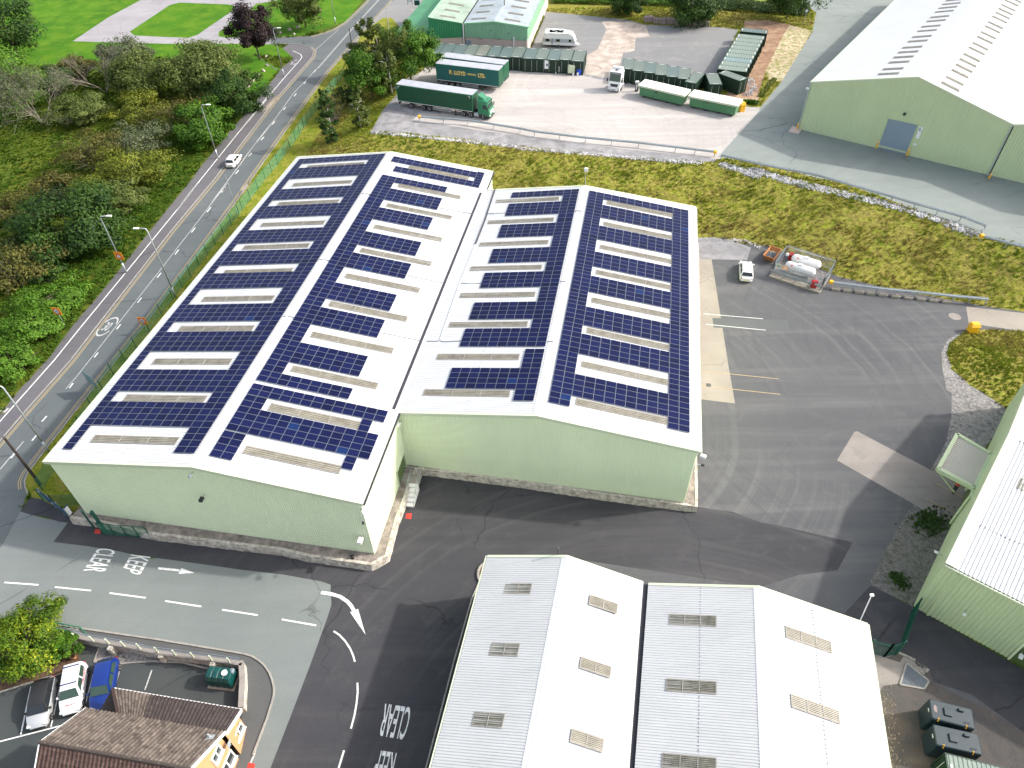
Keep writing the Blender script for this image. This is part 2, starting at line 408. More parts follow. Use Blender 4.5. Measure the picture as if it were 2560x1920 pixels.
ENT_BOTTOM = K('d1', (1510, 1950), (1300, 3200))
REG = [
 ('rough_grass', 'wild_grass', None),
 ('bank_slope_grass', 'bank_grass', 'BANK'),
 ('upper_ground', 'bank_grass', 'UP'),
 ('field_grass', 'field_grass', V2((5, 196), (44, 191.5), (80, 184), (400, 150), (400, 400), (-20, 400))),
 ('park_lawn', 'lawn', K('a0', (300, 520), (600, 500), (900, 470), (1300, 450), (1900, 600), (1960, 720), (2010, 800), (2212, 540)) + K('a1', (100, 430), (425, 455), (335, 378), (240, 350), (240, 300), (480, 280), (840, 170), (1100, -180)) + V2((-50, 420), (-400, 420), (-400, 170)) + K('a0', (-300, 420))),
 ('park_path', 'park_path', K('a0', (575, 325), (850, 140), (1130, -10)) + V2((-95, 245), (-70, 245)) + K('a0', (2212, 0)) + K('a1', (130, 30), (60, 90), (0, 170), (-90, 180)) + K('a0', (1800, 205), (1730, 250), (1725, 285), (1780, 297), (2212, 297)) + K('a1', (240, 300), (240, 350), (0, 345)) + K('a0', (2212, 345), (1300, 345), (720, 330))),
 ('park_lawn_island', 'lawn', K('a0', (1025, 250), (1100, 200), (1340, 40), (1420, 20), (1800, 35), (1865, 50), (1830, 90), (1560, 275), (1490, 298), (1300, 292), (1060, 280))),
 ('verge', 'verge_grass', wroadR[2:] + K('c0', (520, 1190), (700, 1240)) + K('b0', (2212, 450)) + K('b1', (600, 130)) + K('a1', (640, 1200), (880, 1120), (1020, 1040), (1200, 790), (1240, 700), (1100, 300), (1300, 160))),
 ('footpath', 'footpath_asphalt', wpathL + wroadL[::-1][12:]),
 ('road', 'road_asphalt', wroadL + wroadR + K('f2', (60, 545), (-180, 1000)) + K('d0', (-300, 300), (-700, 300))),
 ('yard_asphalt', 'yard_asphalt', K('c0', (420, 1435), (545, 1250), (900, 1100)) + V2((-30, 60), (-20, 92), (0, 90), (27, 87)) + K('b2', (1715, 615), (1850, 610), (2000, 640), (2130, 670)) + K('b3', (200, 520), (740, 760), (1200, 870), (1870, 990), (2300, 1055), (2300, 1200)) +
  K('b3', (1860, 1180), (1720, 1200), (1610, 1260), (1560, 1360), (1560, 1480)) + K('c3', (1600, 130), (1640, 260), (1640, 440), (1600, 640), (1480, 860), (1350, 1140), (1290, 1200), (1130, 1480), (1040, 1659)) + K('d3', (1000, 200), (1330, 390), (2500, 1100)) + V2((60, -20), (-30, -20)) + K('d1', (240, 1660), (400, 1250), (690, 470), (722, 370), (715, 210), (640, 185), (0, 92)) + K('d0', (1240, 0))),
 ('dark_resurfaced_strip', 'dark_asphalt', K('c0', (420, 1435), (530, 1290), (545, 1250), (1100, 1330), (2212, 1450)) + K('c1', (1000, 1500), (1310, 880), (1450, 850), (2212, 950)) + K('c2', (1000, 1050), (1300, 1120), (1720, 1160), (2000, 1200), (2212, 1280)) + K('c3', (240, 1300), (860, 1440), (740, 1659), (430, 1700)) + K('d2', (2212, 230), (700, 0), (0, 60)) + K('d1', (1950, 0), (1400, 2200), (300, 2400), (240, 1660), (400, 1250), (690, 470), (722, 370), (715, 210), (640, 185), (350, 135), (0, 92)) + K('d0', (1900, 92), (1240, 0))),
 ('side_yard', 'dusty_asphalt', K('d3', (1000, 760), (1120, 800), (1220, 740), (1450, 860), (1500, 980), (1700, 1090), (1900, 1180), (2250, 1400), (2800, 1659)) + V2((48, 5), (24, 5), (26, 20))),
 ('service_road', 'dark_asphalt', K('d3', (1000, 215), (1330, 380), (2212, 880), (2900, 1250), (2900, 1659), (2212, 1380), (1800, 1080), (1500, 980), (1450, 860), (1210, 740), (985, 660), (970, 520), (790, 440))),
 ('entrance_road', 'entrance_asphalt', K('f2', (60, 545), (200, 590), (400, 640), (600, 680), (712, 705), (516, 968)) + K('c0', (700, 1472), (930, 1510), (1200, 1570)) + K('d0', (1240, 0), (1500, 35), (1900, 92)) + K('d1', (0, 92), (350, 132), (640, 185), (715, 210), (722, 370), (690, 470), (560, 830), (400, 1250), (240, 1660), (0, 2400)) + K('d0', (1400, 2000), (1980, 1659), (2000, 1560), (2110, 1270), (2165, 1080), (2150, 960), (2090, 850), (1990, 775), (1850, 745), (1240, 645), (690, 565), (300, 500), (-400, 430), (-900, 500), (-700, 300), (-300, 300)) + K('f2', (-180, 1000))),
 ('old_entrance_patch', 'dark_asphalt', K('f2', (190, 350), (60, 545), (200, 590), (400, 620), (600, 690), (720, 690), (780, 715), (660, 540), (340, 370))),
 ('house_pavement', 'pavement_asphalt', K('d0', (300, 500), (690, 570), (1240, 650), (1850, 750), (1990, 780), (2085, 855), (2143, 960), (2157, 1080), (2102, 1270), (1992, 1560), (1970, 1659), (1400, 2000), (1700, 1700), (1900, 1200), (1890, 850), (560, 620))),
 ('car_park', 'carpark_asphalt', K('d0', (-900, 600), (-300, 600), (560, 622), (1890, 850), (1925, 1200), (1800, 1750), (1400, 2300), (-900, 2600))),
 ('planting_bed', 'brown_soil', K('d0', (-500, 600), (400, 560), (560, 640), (600, 690), (640, 820), (600, 870), (430, 935), (200, 1000), (0, 1060), (-500, 1250))),
 ('shingle_bed', 'dark_gravel', K('d0', (745, 820), (790, 700), (1660, 860), (1650, 880), (1440, 830), (1200, 820), (1000, 835), (900, 850))),
 ('concrete_apron_strip', 'pale_concrete', K('b2', (1720, 785), (1830, 785), (1968, 1659)) + K('c2', (1968, 75), (2015, 343), (1740, 310))),
 ('gravel_corner', 'gravel', K('b2', (1714, 615), (1850, 610), (2000, 640), (2140, 690), (2110, 790), (1840, 785), (1718, 785))),
 ('light_asphalt_patch', 'pavement_asphalt2', K('b3', (-250, 1090), (0, 1098), (345, 1105), (358, 1190), (170, 1186), (-240, 1165))),
 ('shoulder_gravel', 'dark_gravel', K('b3', (1720, 1200), (1610, 1260), (1560, 1360), (1565, 1480), (1600, 1659)) + K('c3', (1640, 260), (1640, 440), (1600, 640), (1480, 860), (1600, 1000), (1900, 700), (2110, 400), (1950, 300), (1760, 170), (1620, 60)) + K('b3', (1640, 1480), (1600, 1380), (1620, 1290), (1740, 1200))),
 ('grass_island', 'bank_grass', K('b3', (1740, 1205), (1640, 1290), (1600, 1370), (1640, 1480), (1780, 1620)) + K('c3', (1950, 290), (2090, 400), (2400, 600)) + K('b3', (3000, 1500), (3000, 1190), (2212, 1200), (1900, 1180))),
 ('weedy_margin', 'weedy_gravel', K('c3', (1350, 1140), (1600, 1290), (1640, 1330), (1500, 1659)) + K('d3', (1330, 385), (1300, 360), (1010, 215), (1000, 180)) + K('c3', (1130, 1480), (1290, 1200))),
 ('dock_ramp', 'dirty_concrete', K('c3', (870, 570), (893, 562), (1810, 1045), (1605, 1290), (735, 792))),
 ('track', 'pale_concrete', K('b3', (1755, 1000), (2212, 1050), (3200, 1150), (3200, 1340), (2212, 1195), (1775, 1132))),
 ('concrete_corner', 'dirty_concrete', K('d3', (1010, 760), (1080, 775), (1230, 825), (1260, 780), (1350, 810), (1455, 880), (1420, 920), (1300, 840), (1240, 990), (1100, 1010), (1060, 1080))),
 ('lorry_park_gravel', 'gravel', K('a1', (1210, 780), (1130, 870), (1030, 1045), (1240, 1050), (1660, 1085)) + K('a2', (0, 1120), (1100, 1240), (1850, 1280), (1870, 1250), (1850, 1230)) + V2((35, 135), (0, 160), (-16, 152))),
 ('lorry_park', 'yard_concrete', K('a1', (1370, 945), (1420, 890), (1600, 900), (1500, 820), (1200, 700), (1450, 560), (1480, 500)) + K('a2', (0, 520), (820, 600), (1000, 640), (1090, 640), (2060, 840), (2250, 850), (1900, 1262), (1000, 1160), (0, 1030))),
 ('rear_compound', 'compound_asphalt', K('a2', (500, 90), (1160, 155), (1300, 195), (1900, 215), (2040, 235), (1870, 600), (1100, 560), (830, 440), (420, 400), (400, 350))),
 ('dirt_track', 'dirt_track', K('a2', (960, 170), (1160, 170), (1310, 200), (1340, 290), (1230, 300), (1220, 400), (1130, 420), (1090, 560), (1120, 640), (830, 585), (835, 440), (930, 390), (1000, 230))),
 ('apron', 'apron_asphalt', K('a2', (1880, 1240), (2212, 870)) + K('a3', (120, 860), (300, 640), (430, 430), (540, 250), (570, 100), (480, 30), (500, -80)) + V2((75, 260), (400, 260), (400, 40)) + K('b3', (2900, 800), (2212, 520), (1880, 430), (850, 45), (560, -20)) + K('a2', (2212, 1290))),
 ('bare_soil', 'soil', K('a3', (0, 165), (180, 160), (360, 195), (300, 300), (170, 560), (130, 700), (110, 800), (0, 840), (-200, 800), (20, 600), (160, 290), (0, 230))),
 ('sandy_bank', 'sandy_soil', K('a3', (360, 195), (480, 230), (540, 240), (430, 430), (300, 640), (200, 640), (170, 560), (300, 300))),
 ('service_yard', 'compound_asphalt', K('a1', (1250, -40), (960, 270), (830, 420), (890, 420), (960, 260), (1130, 140), (1200, 140), (1400, 300), (1700, 300), (1700, 40), (2000, -60), (1700, -200))),
]
PUR = {}
pts = []
def grid(x0, x1, y0, y1, s):
    nx = int((x1 - x0) / s); ny = int((y1 - y0) / s)
    for i in range(nx + 1):
        for j in range(ny + 1):
            pts.append((x0 + i * s + rnd.uniform(-.2, .2) * s, y0 + j * s + rnd.uniform(-.2, .2) * s))
grid(-240, 250, -20, 330, 5.0)
_n = len(pts)
grid(-45, 110, 60, 215, 1.6)
P_ = np.array(pts[_n:]); hh, ff = hgt(P_)
keep = [tuple(p) for p, f in zip(P_, ff) if .0 < f < 1.0]
pts = pts[:_n] + keep
# scattered points crowd near 5 m grid only on the bank
vs = [Vector(p) for p in pts]; eds = []
def loop(poly, step=2.0):
    n = len(poly); idx = []
    for i in range(n):
        a, b = poly[i], poly[(i + 1) % n]
        k = max(1, int(math.hypot(b[0] - a[0], b[1] - a[1]) / step)) if abs(a[0]) < 150 and abs(b[0]) < 150 else 4
        for j in range(k):
            idx.append(len(vs)); t = j / k; vs.append(Vector((a[0] + (b[0] - a[0]) * t, a[1] + (b[1] - a[1]) * t)))
    for i in range(len(idx)): eds.append((idx[i], idx[(i + 1) % len(idx)]))
for nme, mt, poly in REG:
    if isinstance(poly, list): loop(XY(poly))
for c_ in (POLL, POLU): loop([q for q in c_], 1.5)
ov, oe, of_, _, _, _ = delaunay_2d_cdt(vs, eds, [], 0, 1e-4)
VV = np.array([(v.x, v.y) for v in ov]); hz, fz = hgt(VV)
FF = [list(f) for f in of_]
CC = np.array([VV[f].mean(0) for f in FF])
_, cf = hgt(CC)
cls = np.zeros(len(FF), int)
for i, (nme, mt, poly) in enumerate(REG):
    if poly == 'BANK': cls[(cf > 0) & (cf < 1)] = i
    elif poly == 'UP': cls[cf >= 1] = i
    elif poly is not None: cls[inpoly(CC, XY(poly))] = i
soft = {i for i, r in enumerate(REG) if r[1] in ('wild_grass', 'bank_grass')}
hardv = set()
for f, c_ in zip(FF, cls):
    if int(c_) not in soft: hardv.update(f)
zz = hz.copy()
for i in range(len(VV)):
    if 0 < fz[i] < 1 and i not in hardv:
        zz[i] += .35 * min(1, fz[i] * 6, (1 - fz[i]) * 6) * noise.noise(Vector((VV[i][0] * .35, VV[i][1] * .35, 3)))
for i, (nme, mt, poly) in enumerate(REG):
    fs = [FF[j] for j in np.nonzero(cls == i)[0]]
    if not fs: continue
    ids = sorted({q for f in fs for q in f}); rm = {q: n for n, q in enumerate(ids)}
    mb = MB(); mb.add([(VV[q][0], VV[q][1], zz[q]) for q in ids], [[rm[q] for q in f] for f in fs])
    o = mb.build(nme, mt, smooth=True); tag(o, kind='structure')
# far land out to the horizon
mb = MB(); X0, X1, Y0, Y1 = -240.5, 250.5, -20.5, 330.5; B = 3200
mb.quad((-B, Y1, 2), (-B, B * 1.5, 2), (B, B * 1.5, 2), (B, Y1, 2)); mb.quad((-B, -B, -.4), (-B, Y1, -.4), (X0, Y1, -.4), (X0, -B, -.4))
mb.quad((X1, -B, -.4), (X1, Y1, 3), (B, Y1, 3), (B, -B, -.4)); mb.quad((X0, -B, -.4), (X0, Y0, -.4), (X1, Y0, -.4), (X1, -B, -.4))
tag(mb.build('far_fields', 'field_grass'), kind='structure')

# ------------------------------------------------------------------ kerbs and painted lines
def ribbon(mb, pl, w, z=.012, h=None, off=0.0, step=1.5, a=.5):
    """flat strip (or low box) following a polyline over the terrain"""
    P = []
    for i in range(len(pl) - 1):
        A, B_ = Vector((pl[i][0], pl[i][1])), Vector((pl[i + 1][0], pl[i + 1][1])); k = max(1, int((B_ - A).length / step))
        for j in range(k): P.append(A.lerp(B_, j / k))
    P.append(Vector((pl[-1][0], pl[-1][1])))
    L_, R_ = [], []
    for i, p in enumerate(P):
        d = (P[min(i + 1, len(P) - 1)] - P[max(i - 1, 0)]); d = d.normalized() if d.length > 1e-9 else Vector((1, 0))
        n = Vector((-d.y, d.x)); L_.append(p + n * (off + w / 2)); R_.append(p + n * (off - w / 2))
    zl = hgt([tuple(p) for p in L_])[0]; zr = hgt([tuple(p) for p in R_])[0]
    rings = []
    for l, r, a_, b_ in zip(L_, R_, zl, zr):
        if h: rings.append([(l.x, l.y, a_ - .05), (l.x, l.y, a_ + h), (r.x, r.y, b_ + h), (r.x, r.y, b_ - .05)])
        else: rings.append([(l.x, l.y, a_ + z), (r.x, r.y, b_ + z)])
    mb.loft(rings, bool(h), a=a, closed=bool(h))

def line(name, mat, pl, w, off=0.0, z=.012, step=1.5):
    mb = MB(); ribbon(mb, pl, w, z, None, off, step); return tag(mb.build(name, mat), kind='structure')

mb = MB()
ribbon(mb, wroadL[5:], .14, h=.07, off=.12); ribbon(mb, wroadR[2:], .14, h=.07, off=.12); ribbon(mb, wroadL[1:6], .14, h=.07, off=.12)
tag(mb.build('road_kerb', 'kerb_stone'), kind='structure')
KB = K('d0', (300, 500), (690, 565), (1240, 645), (1850, 745), (1940, 762), (1990, 777), (2045, 810), (2090, 850), (2128, 905), (2150, 960), (2165, 1020), (2165, 1080), (2150, 1140), (2110, 1270), (2060, 1400), (2000, 1560))
mb = MB(); ribbon(mb, KB, .15, h=.10, step=.6); tag(mb.build('pavement_kerb', 'kerb_stone'), kind='structure')
mb = MB(); ribbon(mb, K('d0', (745, 822), (790, 700)), .12, h=.1); ribbon(mb, K('d0', (745, 822), (900, 850), (1000, 832), (1200, 818), (1440, 828), (1655, 880)), .12, h=.1)
ribbon(mb, K('d0', (-300, 1180), (0, 1062), (200, 1000), (430, 935), (600, 870)), .12, h=.1); ribbon(mb, K('d0', (610, 730), (655, 680)), .12, h=.1)
tag(mb.build('car_park_kerb', 'kerb_stone'), kind='structure')
mb = MB(); ribbon(mb, K('d3', (1200, 740), (1350, 808)), .2, h=.1); ribbon(mb, K('d3', (1435, 900), (1455, 880)), .2, h=.1); tag(mb.build('service_kerb', 'kerb_stone'), kind='structure')
mb = MB()
ribbon(mb, K('d1', (1950, 60), (1885, 205), (1830, 330), (1690, 820), (1475, 1640), (1300, 2300)), .12, h=.12); tag(mb.build('warehouse_kerb', 'kerb_stone'), kind='structure')

# road lines
for ofs in (.28, .50):
    line('yellow_line', 'yellow_line', wroadL[1:8], .09, -ofs)
    line('yellow_line', 'yellow_line', wroadL[7:15], .09, -ofs)
    line('yellow_line', 'yellow_line', wroadL[21:28], .09, -ofs)
    line('yellow_line', 'yellow_line', wroadR[1:16], .09, -ofs)
CL = K('c0', (-330, 1100), (0, 660 + 210), (180, 645)); line('centre_line', 'worn_white_line', K('c0', (0, 865), (185, 645)), .11)
line('centre_line', 'worn_white_line', K('b0', (520, 1650), (600, 1560), (1000, 1050), (1240, 745), (1800, 20)), .09)
line('centre_line', 'worn_white_line', K('b0', (1790, 30)) + K('a0', (1640, 1640), (2212, 880)) + K('a1', (0, 1290), (250, 980), (420, 740), (610, 540), (880, 230), (1110, -20), (1300, -260)), .11)
line('centre_line', 'worn_white_line', K('a1', (610, 540), (880, 230), (1110, -20), (1300, -260)), .11, -.25)
mb = MB()
def dash(k, a, b, w=.13):
    A, B_ = atg(k, *a), atg(k, *b); ribbon(mb, [A, B_], w, .014)
for (x, y) in ((1765, 80), (1650, 235), (1528, 395), (1397, 570), (1257, 753), (1103, 950), (937, 1160), (760, 1383), (563, 1625)):
    dash('b0', (x - 15, y + 19), (x + 15, y - 19), .16)
for (x, y) in ((350, 465), (272, 615), (105, 755)): dash('c0', (x - 19, y + 22), (x + 19, y - 22), .16)
for (x, y) in ((2160, 970), (2075, 1095), (1975, 1222), (1873, 1360), (1765, 1500)): dash('a0', (x - 12, y + 14), (x + 12, y - 14), .16)
for (x, y) in ((590, 562), (514, 652), (436, 750), (352, 858), (266, 972), (176, 1094), (82, 1222)): dash('a1', (x - 9, y + 11), (x + 9, y - 11), .16)
tag(mb.build('centre_dashes', 'white_line'), kind='structure')
line('cycle_lane_line', 'white_line', K('c0', (-220, 760), (0, 485), (430, 0)) + K('b0', (620, 1185), (1110, 590), (1590, 0)) + K('a0', (1395, 1655), (2212, 640)) + K('a1', (0, 1040), (345, 620), (470, 480), (490, 452), (480, 430), (418, 402)), .15)
mb = MB()   # side road give-way line and worn arrow on the cycle path
dash('a1', (590, 400), (780, 232), .1); dash('c0', (30, 415), (68, 380), .3); dash('c0', (0, 410), (28, 375), .12)
dash('a1', (400, 510), (420, 490), .25); dash('a1', (430, 480), (452, 474), .25); dash('a1', (420, 515), (440, 500), .2)
tag(mb.build('worn_path_marking', 'worn_white_line'), kind='structure')
# speed roundel on the carriageway: an elongated ring round the two digits
RC = [at('b0', 930, 1085), at('b0', 765, 1235), at('b0', 905, 1205), at('b0', 795, 1120)]
cc = at('b0', 848, 1158, 0); ax = (at('b0', 925, 1085) - at('b0', 775, 1236)) / 2; ay = Vector((-ax.y, ax.x, 0)).normalized() * .95
mb = MB()
for s0, s1 in ((-68, 68), (112, 248)):
    ring = []
    for i in range(17):
        t = R(s0 + (s1 - s0) * i / 16); d = ax * math.cos(t) + ay * math.sin(t)
        ring.append([tuple(cc + d + Vector((0, 0, .013))), tuple(cc + d * .86 + Vector((0, 0, .013)))])
    mb.loft(ring, False, closed=False)
tag(mb.build('speed_roundel', 'worn_white_line'), kind='structure')

_fontcache = {}
def text_mesh(txt, bold=0.0):
    key = (txt, bold)
    if key in _fontcache: return _fontcache[key]
    cu = bpy.data.curves.new('t', 'FONT'); cu.body = txt; cu.size = 1; cu.fill_mode = 'FRONT' if hasattr(cu, 'fill_mode') else 'BOTH'
    cu.offset = bold; cu.resolution_u = 4
    ob = bpy.data.objects.new('t', cu); COL.objects.link(ob)
    dg = bpy.context.evaluated_depsgraph_get(); me = bpy.data.meshes.new_from_object(ob.evaluated_get(dg))
    vs = [v.co.copy() for v in me.vertices]; fs = [list(p.vertices) for p in me.polygons]
    bpy.data.objects.remove(ob); bpy.data.curves.remove(cu); bpy.data.meshes.remove(me)
    x0 = min(v.x for v in vs); x1 = max(v.x for v in vs); y0 = min(v.y for v in vs); y1 = max(v.y for v in vs)
    r = ([((v.x - x0) / (x1 - x0), (v.y - y0) / (y1 - y0)) for v in vs], fs, (x1 - x0) / (y1 - y0))
    _fontcache[key] = r
    return r
def text_quad(mb, txt, bs, be, ts, te, off=(0, 0, .013), bold=.0, mi=0):
    """lettering filling the quad baseline-start, baseline-end, top-start, top-end"""
    uv, fs, _ = text_mesh(txt, bold); bs, be, ts, te, off = map(Vector, (bs, be, ts, te, off))
    mb.add([(bs * (1 - u) * (1 - v) + be * u * (1 - v) + ts * (1 - u) * v + te * u * v) + off for u, v in uv], fs, mi)
def road_text(name, txt, q, mat='white_line', bold=.01):
    mb = MB(); text_quad(mb, txt, *q, bold=bold); return tag(mb.build(name, mat), kind='structure')
road_text('road_lettering', 'KEEP', [at('f2', 1590, 1142), at('d0', 962, 97), at('f2', 1860, 1175), at('d0', 1105, 138)])
road_text('road_lettering', 'CLEAR', [at('f2', 1130, 1050), at('d0', 657, 100), at('f2', 1387, 1078), at('d0', 825, 120)])
road_text('road_lettering', 'CLEAR', [at('d1', 1360, 1180), at('d1', 1147, 1148), at('d1', 1300, 1440), at('d1', 1087, 1404)])
road_text('road_lettering', 'KEEP', [at('d1', 1240, 1541), at('d1', 1092, 1517), at('d1', 1180, 1800), at('d1', 1030, 1770)])
road_text('road_lettering', '30', [cc - ax * .42 + ay * .45, cc - ax * .42 - ay * .45, cc + ax * .42 + ay * .45, cc + ax * .42 - ay * .45], 'worn_white_line')

mb = MB(); mb.quad(*[at('d0', *q, .013) for q in ((1248, 72), (1420, 88), (1415, 106), (1250, 90))]); mb.quad(*[at('d0', *q, .013) for q in ((1432, 78), (1537, 118), (1410, 124))])
tag(mb.build('lane_arrow', 'white_line'), kind='structure')
mb = MB(); ribbon(mb, K('d1', (640, 272), (720, 284), (790, 305), (850, 345), (880, 380), (902, 420)), .32, .013, step=.5); mb.quad(*[at('d1', *q, .014) for q in ((870, 428), (932, 402), (992, 606))])
tag(mb.build('turn_arrow', 'white_line'), kind='structure')
mb = MB()
for a, b in (((35, 193), (305, 213)), ((435, 230), (720, 258)), ((866, 277), (1152, 315)), ((1306, 340), (1592, 384)), ((1755, 409), (2037, 452))): dash('d0', a, b, .15)
dash('d1', (330, 485), (602, 533), .15)
for pl in ([(740, 578), (785, 608), (830, 655), (870, 715), (893, 768), (908, 820)], [(928, 985), (930, 1060), (921, 1150), (905, 1240), (877, 1348)], [(822, 1520), (780, 1659), (740, 1800)]):
    ribbon(mb, K('d1', *pl), .15, .013, step=.5)
tag(mb.build('lane_dashes', 'white_line'), kind='structure')
mb = MB()
for k, a, b in (('b3', (-320, 1057), (150, 1097)), ('b3', (-300, 1140), (172, 1187))): dash(k, a, b, .1)
tag(mb.build('bay_line', 'white_line'), kind='structure')
mb = MB()
for k, a, b in (('c3', (-420, 78), (272, 150)), ('c3', (-420, 195), (288, 272)), ('c3', (1512, 970), (1760, 1102)), ('c3', (1440, 1092), (1680, 1218))): dash(k, a, b, .1)
tag(mb.build('bay_line', 'yellow_line'), kind='structure')
mb = MB()
for a, b in (((0, 1450), (650, 1282)), ((165, 1395), (245, 1015)), ((403, 1335), (500, 900)), ((665, 1190), (740, 910))): dash('d0', a, b, .11)
tag(mb.build('parking_line', 'white_line'), kind='structure')
mb = MB()
for a, b in (((905, 1030), (948, 875)), ((1145, 1042), (1200, 885)), ((1000, 1600), (1002, 1601))): dash('d0', a, b, .11)
dash('d0', (1980, 1620), (2015, 1540), .14)
tag(mb.build('parking_line', 'worn_white_line'), kind='structure')
mb = MB()
mb.quad(*[at('d0', *q, .013) for q in ((1955, 1640), (1965, 1615), (2015, 1625), (2005, 1700), (1950, 1690))]); mb.quad(*[at('c1', *q, .013) for q in ((1315, 1210), (1357, 1212), (1352, 1258), (1308, 1250))]); mb.quad(*[at('c0', *q, .013) for q in ((752, 1335), (790, 1338), (796, 1372), (745, 1370))])
tag(mb.build('red_ground_marking', 'red_paint'), kind='structure')
# drain covers
mb = MB(); plain('iron', (.10, .10, .10), .6, .3)
mb.prism([at('c2', *q) for q in ((1785, 185), (1822, 187), (1826, 212), (1790, 210))], .0, .02); tag(mb.build('drain_cover', 'iron'), kind='structure')
mb = MB(); mb.disc(at('b3', 1665, 1078, .008), .75, (0, 0, 1), .016, 20); tag(mb.build('manhole_cover', 'dirty_concrete'), kind='structure')

# ------------------------------------------------------------------ building materials
def sheet_metal(name, col, rough=.42, dirt=.08, lines=None, spec=.4):
    m, nt, b = nodes(name); v = vec_of(nt)
    f = noise_f(nt, v, .25, 6, .3, .7); f2 = noise_f(nt, v, 3.5, 5, .5, .8)
    c = mix(nt, rgba(col), rgba(col, 1 - dirt), f)
    mm = N(nt, 'ShaderNodeMath', operation='MULTIPLY'); nt.links.new(f2, mm.inputs[0]); mm.inputs[1].default_value = dirt * 1.2
    c = mix(nt, c, rgba((col[0] * .72, col[1] * .70, col[2] * .64)), mm.outputs[0])
    sv = vec_of(nt, (.16, 2.6, .16), R(-10)) if name.startswith(('roof', 'container_ribbed', 'lid')) else vec_of(nt, (2.2, 2.2, .12))
    sf = noise_f(nt, sv, 1.0, 5, .5, .78, .65); ms = N(nt, 'ShaderNodeMath', operation='MULTIPLY'); nt.links.new(sf, ms.inputs[0]); ms.inputs[1].default_value = min(.6, (.16 if 'roof' in name else .04) + dirt)
    c = mix(nt, c, rgba((col[0] * .66, col[1] * .645, col[2] * .60)), ms.outputs[0])
    nt.links.new(c, b.inputs['Base Color']); b.inputs['Roughness'].default_value = rough; b.inputs['Specular IOR Level'].default_value = spec
    MATS[name] = m
    return m
sheet_metal('roof_white', (.59, .60, .61), .55, .07)
sheet_metal('roof_white_aged', (.50, .51, .515), .55, .12)
sheet_metal('roof_pale_aged', (.40, .45, .49), .5, .35)
sheet_metal('trim_cream', (.56, .61, .46), .5, .08)
sheet_metal('wall_sage', (.76, .84, .62), .55, .07)
sheet_metal('wall_green', (.53, .62, .39), .55, .08)
sheet_metal('wall_jade', (.24, .45, .29), .55, .15)
sheet_metal('wall_dark_jade', (.03, .21, .09), .55, .12)
sheet_metal('roof_green', (.12, .36, .19), .55, .25)
sheet_metal('shutter_blue', (.23, .30, .37), .45, .08)
sheet_metal('door_green', (.09, .14, .045), .5, .1)
sheet_metal('galvanised', (.46, .50, .53), .35, .2); MATS['galvanised'].node_tree.nodes['Principled BSDF'].inputs['Metallic'].default_value = .35
sheet_metal('white_paint', (.78, .78, .77), .4, .07)
plain('gutter_dark', (.035, .035, .045), .6, var=.2)
plain('black_plastic', (.018, .018, .02), .5, var=.2)
plain('masonry_pink', (.52, .42, .37), .9, var=.08, scale=1.2, bump=.4, bscale=14)
plain('stone_wall', (.42, .36, .30), .95, var=.45, scale=2.2, col2=(.52, .48, .42), bump=1.0, bscale=9)
plain('ledge_soil', (.20, .165, .145), .95, var=.4, scale=1.6, col2=(.27, .23, .205), bump=1.0, bscale=6)
plain('corner_grey', (.42, .42, .42), .6, var=.2); plain('cable_grey', (.16, .19, .23), .5, var=.2)
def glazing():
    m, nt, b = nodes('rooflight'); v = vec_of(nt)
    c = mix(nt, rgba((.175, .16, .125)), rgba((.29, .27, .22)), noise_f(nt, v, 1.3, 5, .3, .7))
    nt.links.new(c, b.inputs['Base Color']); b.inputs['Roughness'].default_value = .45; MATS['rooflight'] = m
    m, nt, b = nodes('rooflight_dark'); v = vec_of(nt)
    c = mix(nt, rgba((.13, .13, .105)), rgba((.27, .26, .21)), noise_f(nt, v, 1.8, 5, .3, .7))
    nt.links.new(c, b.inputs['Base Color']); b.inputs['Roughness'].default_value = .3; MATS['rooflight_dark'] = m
sheet_metal('canopy_sheet', (.58, .54, .47), .8, .1, spec=.05)
glazing()
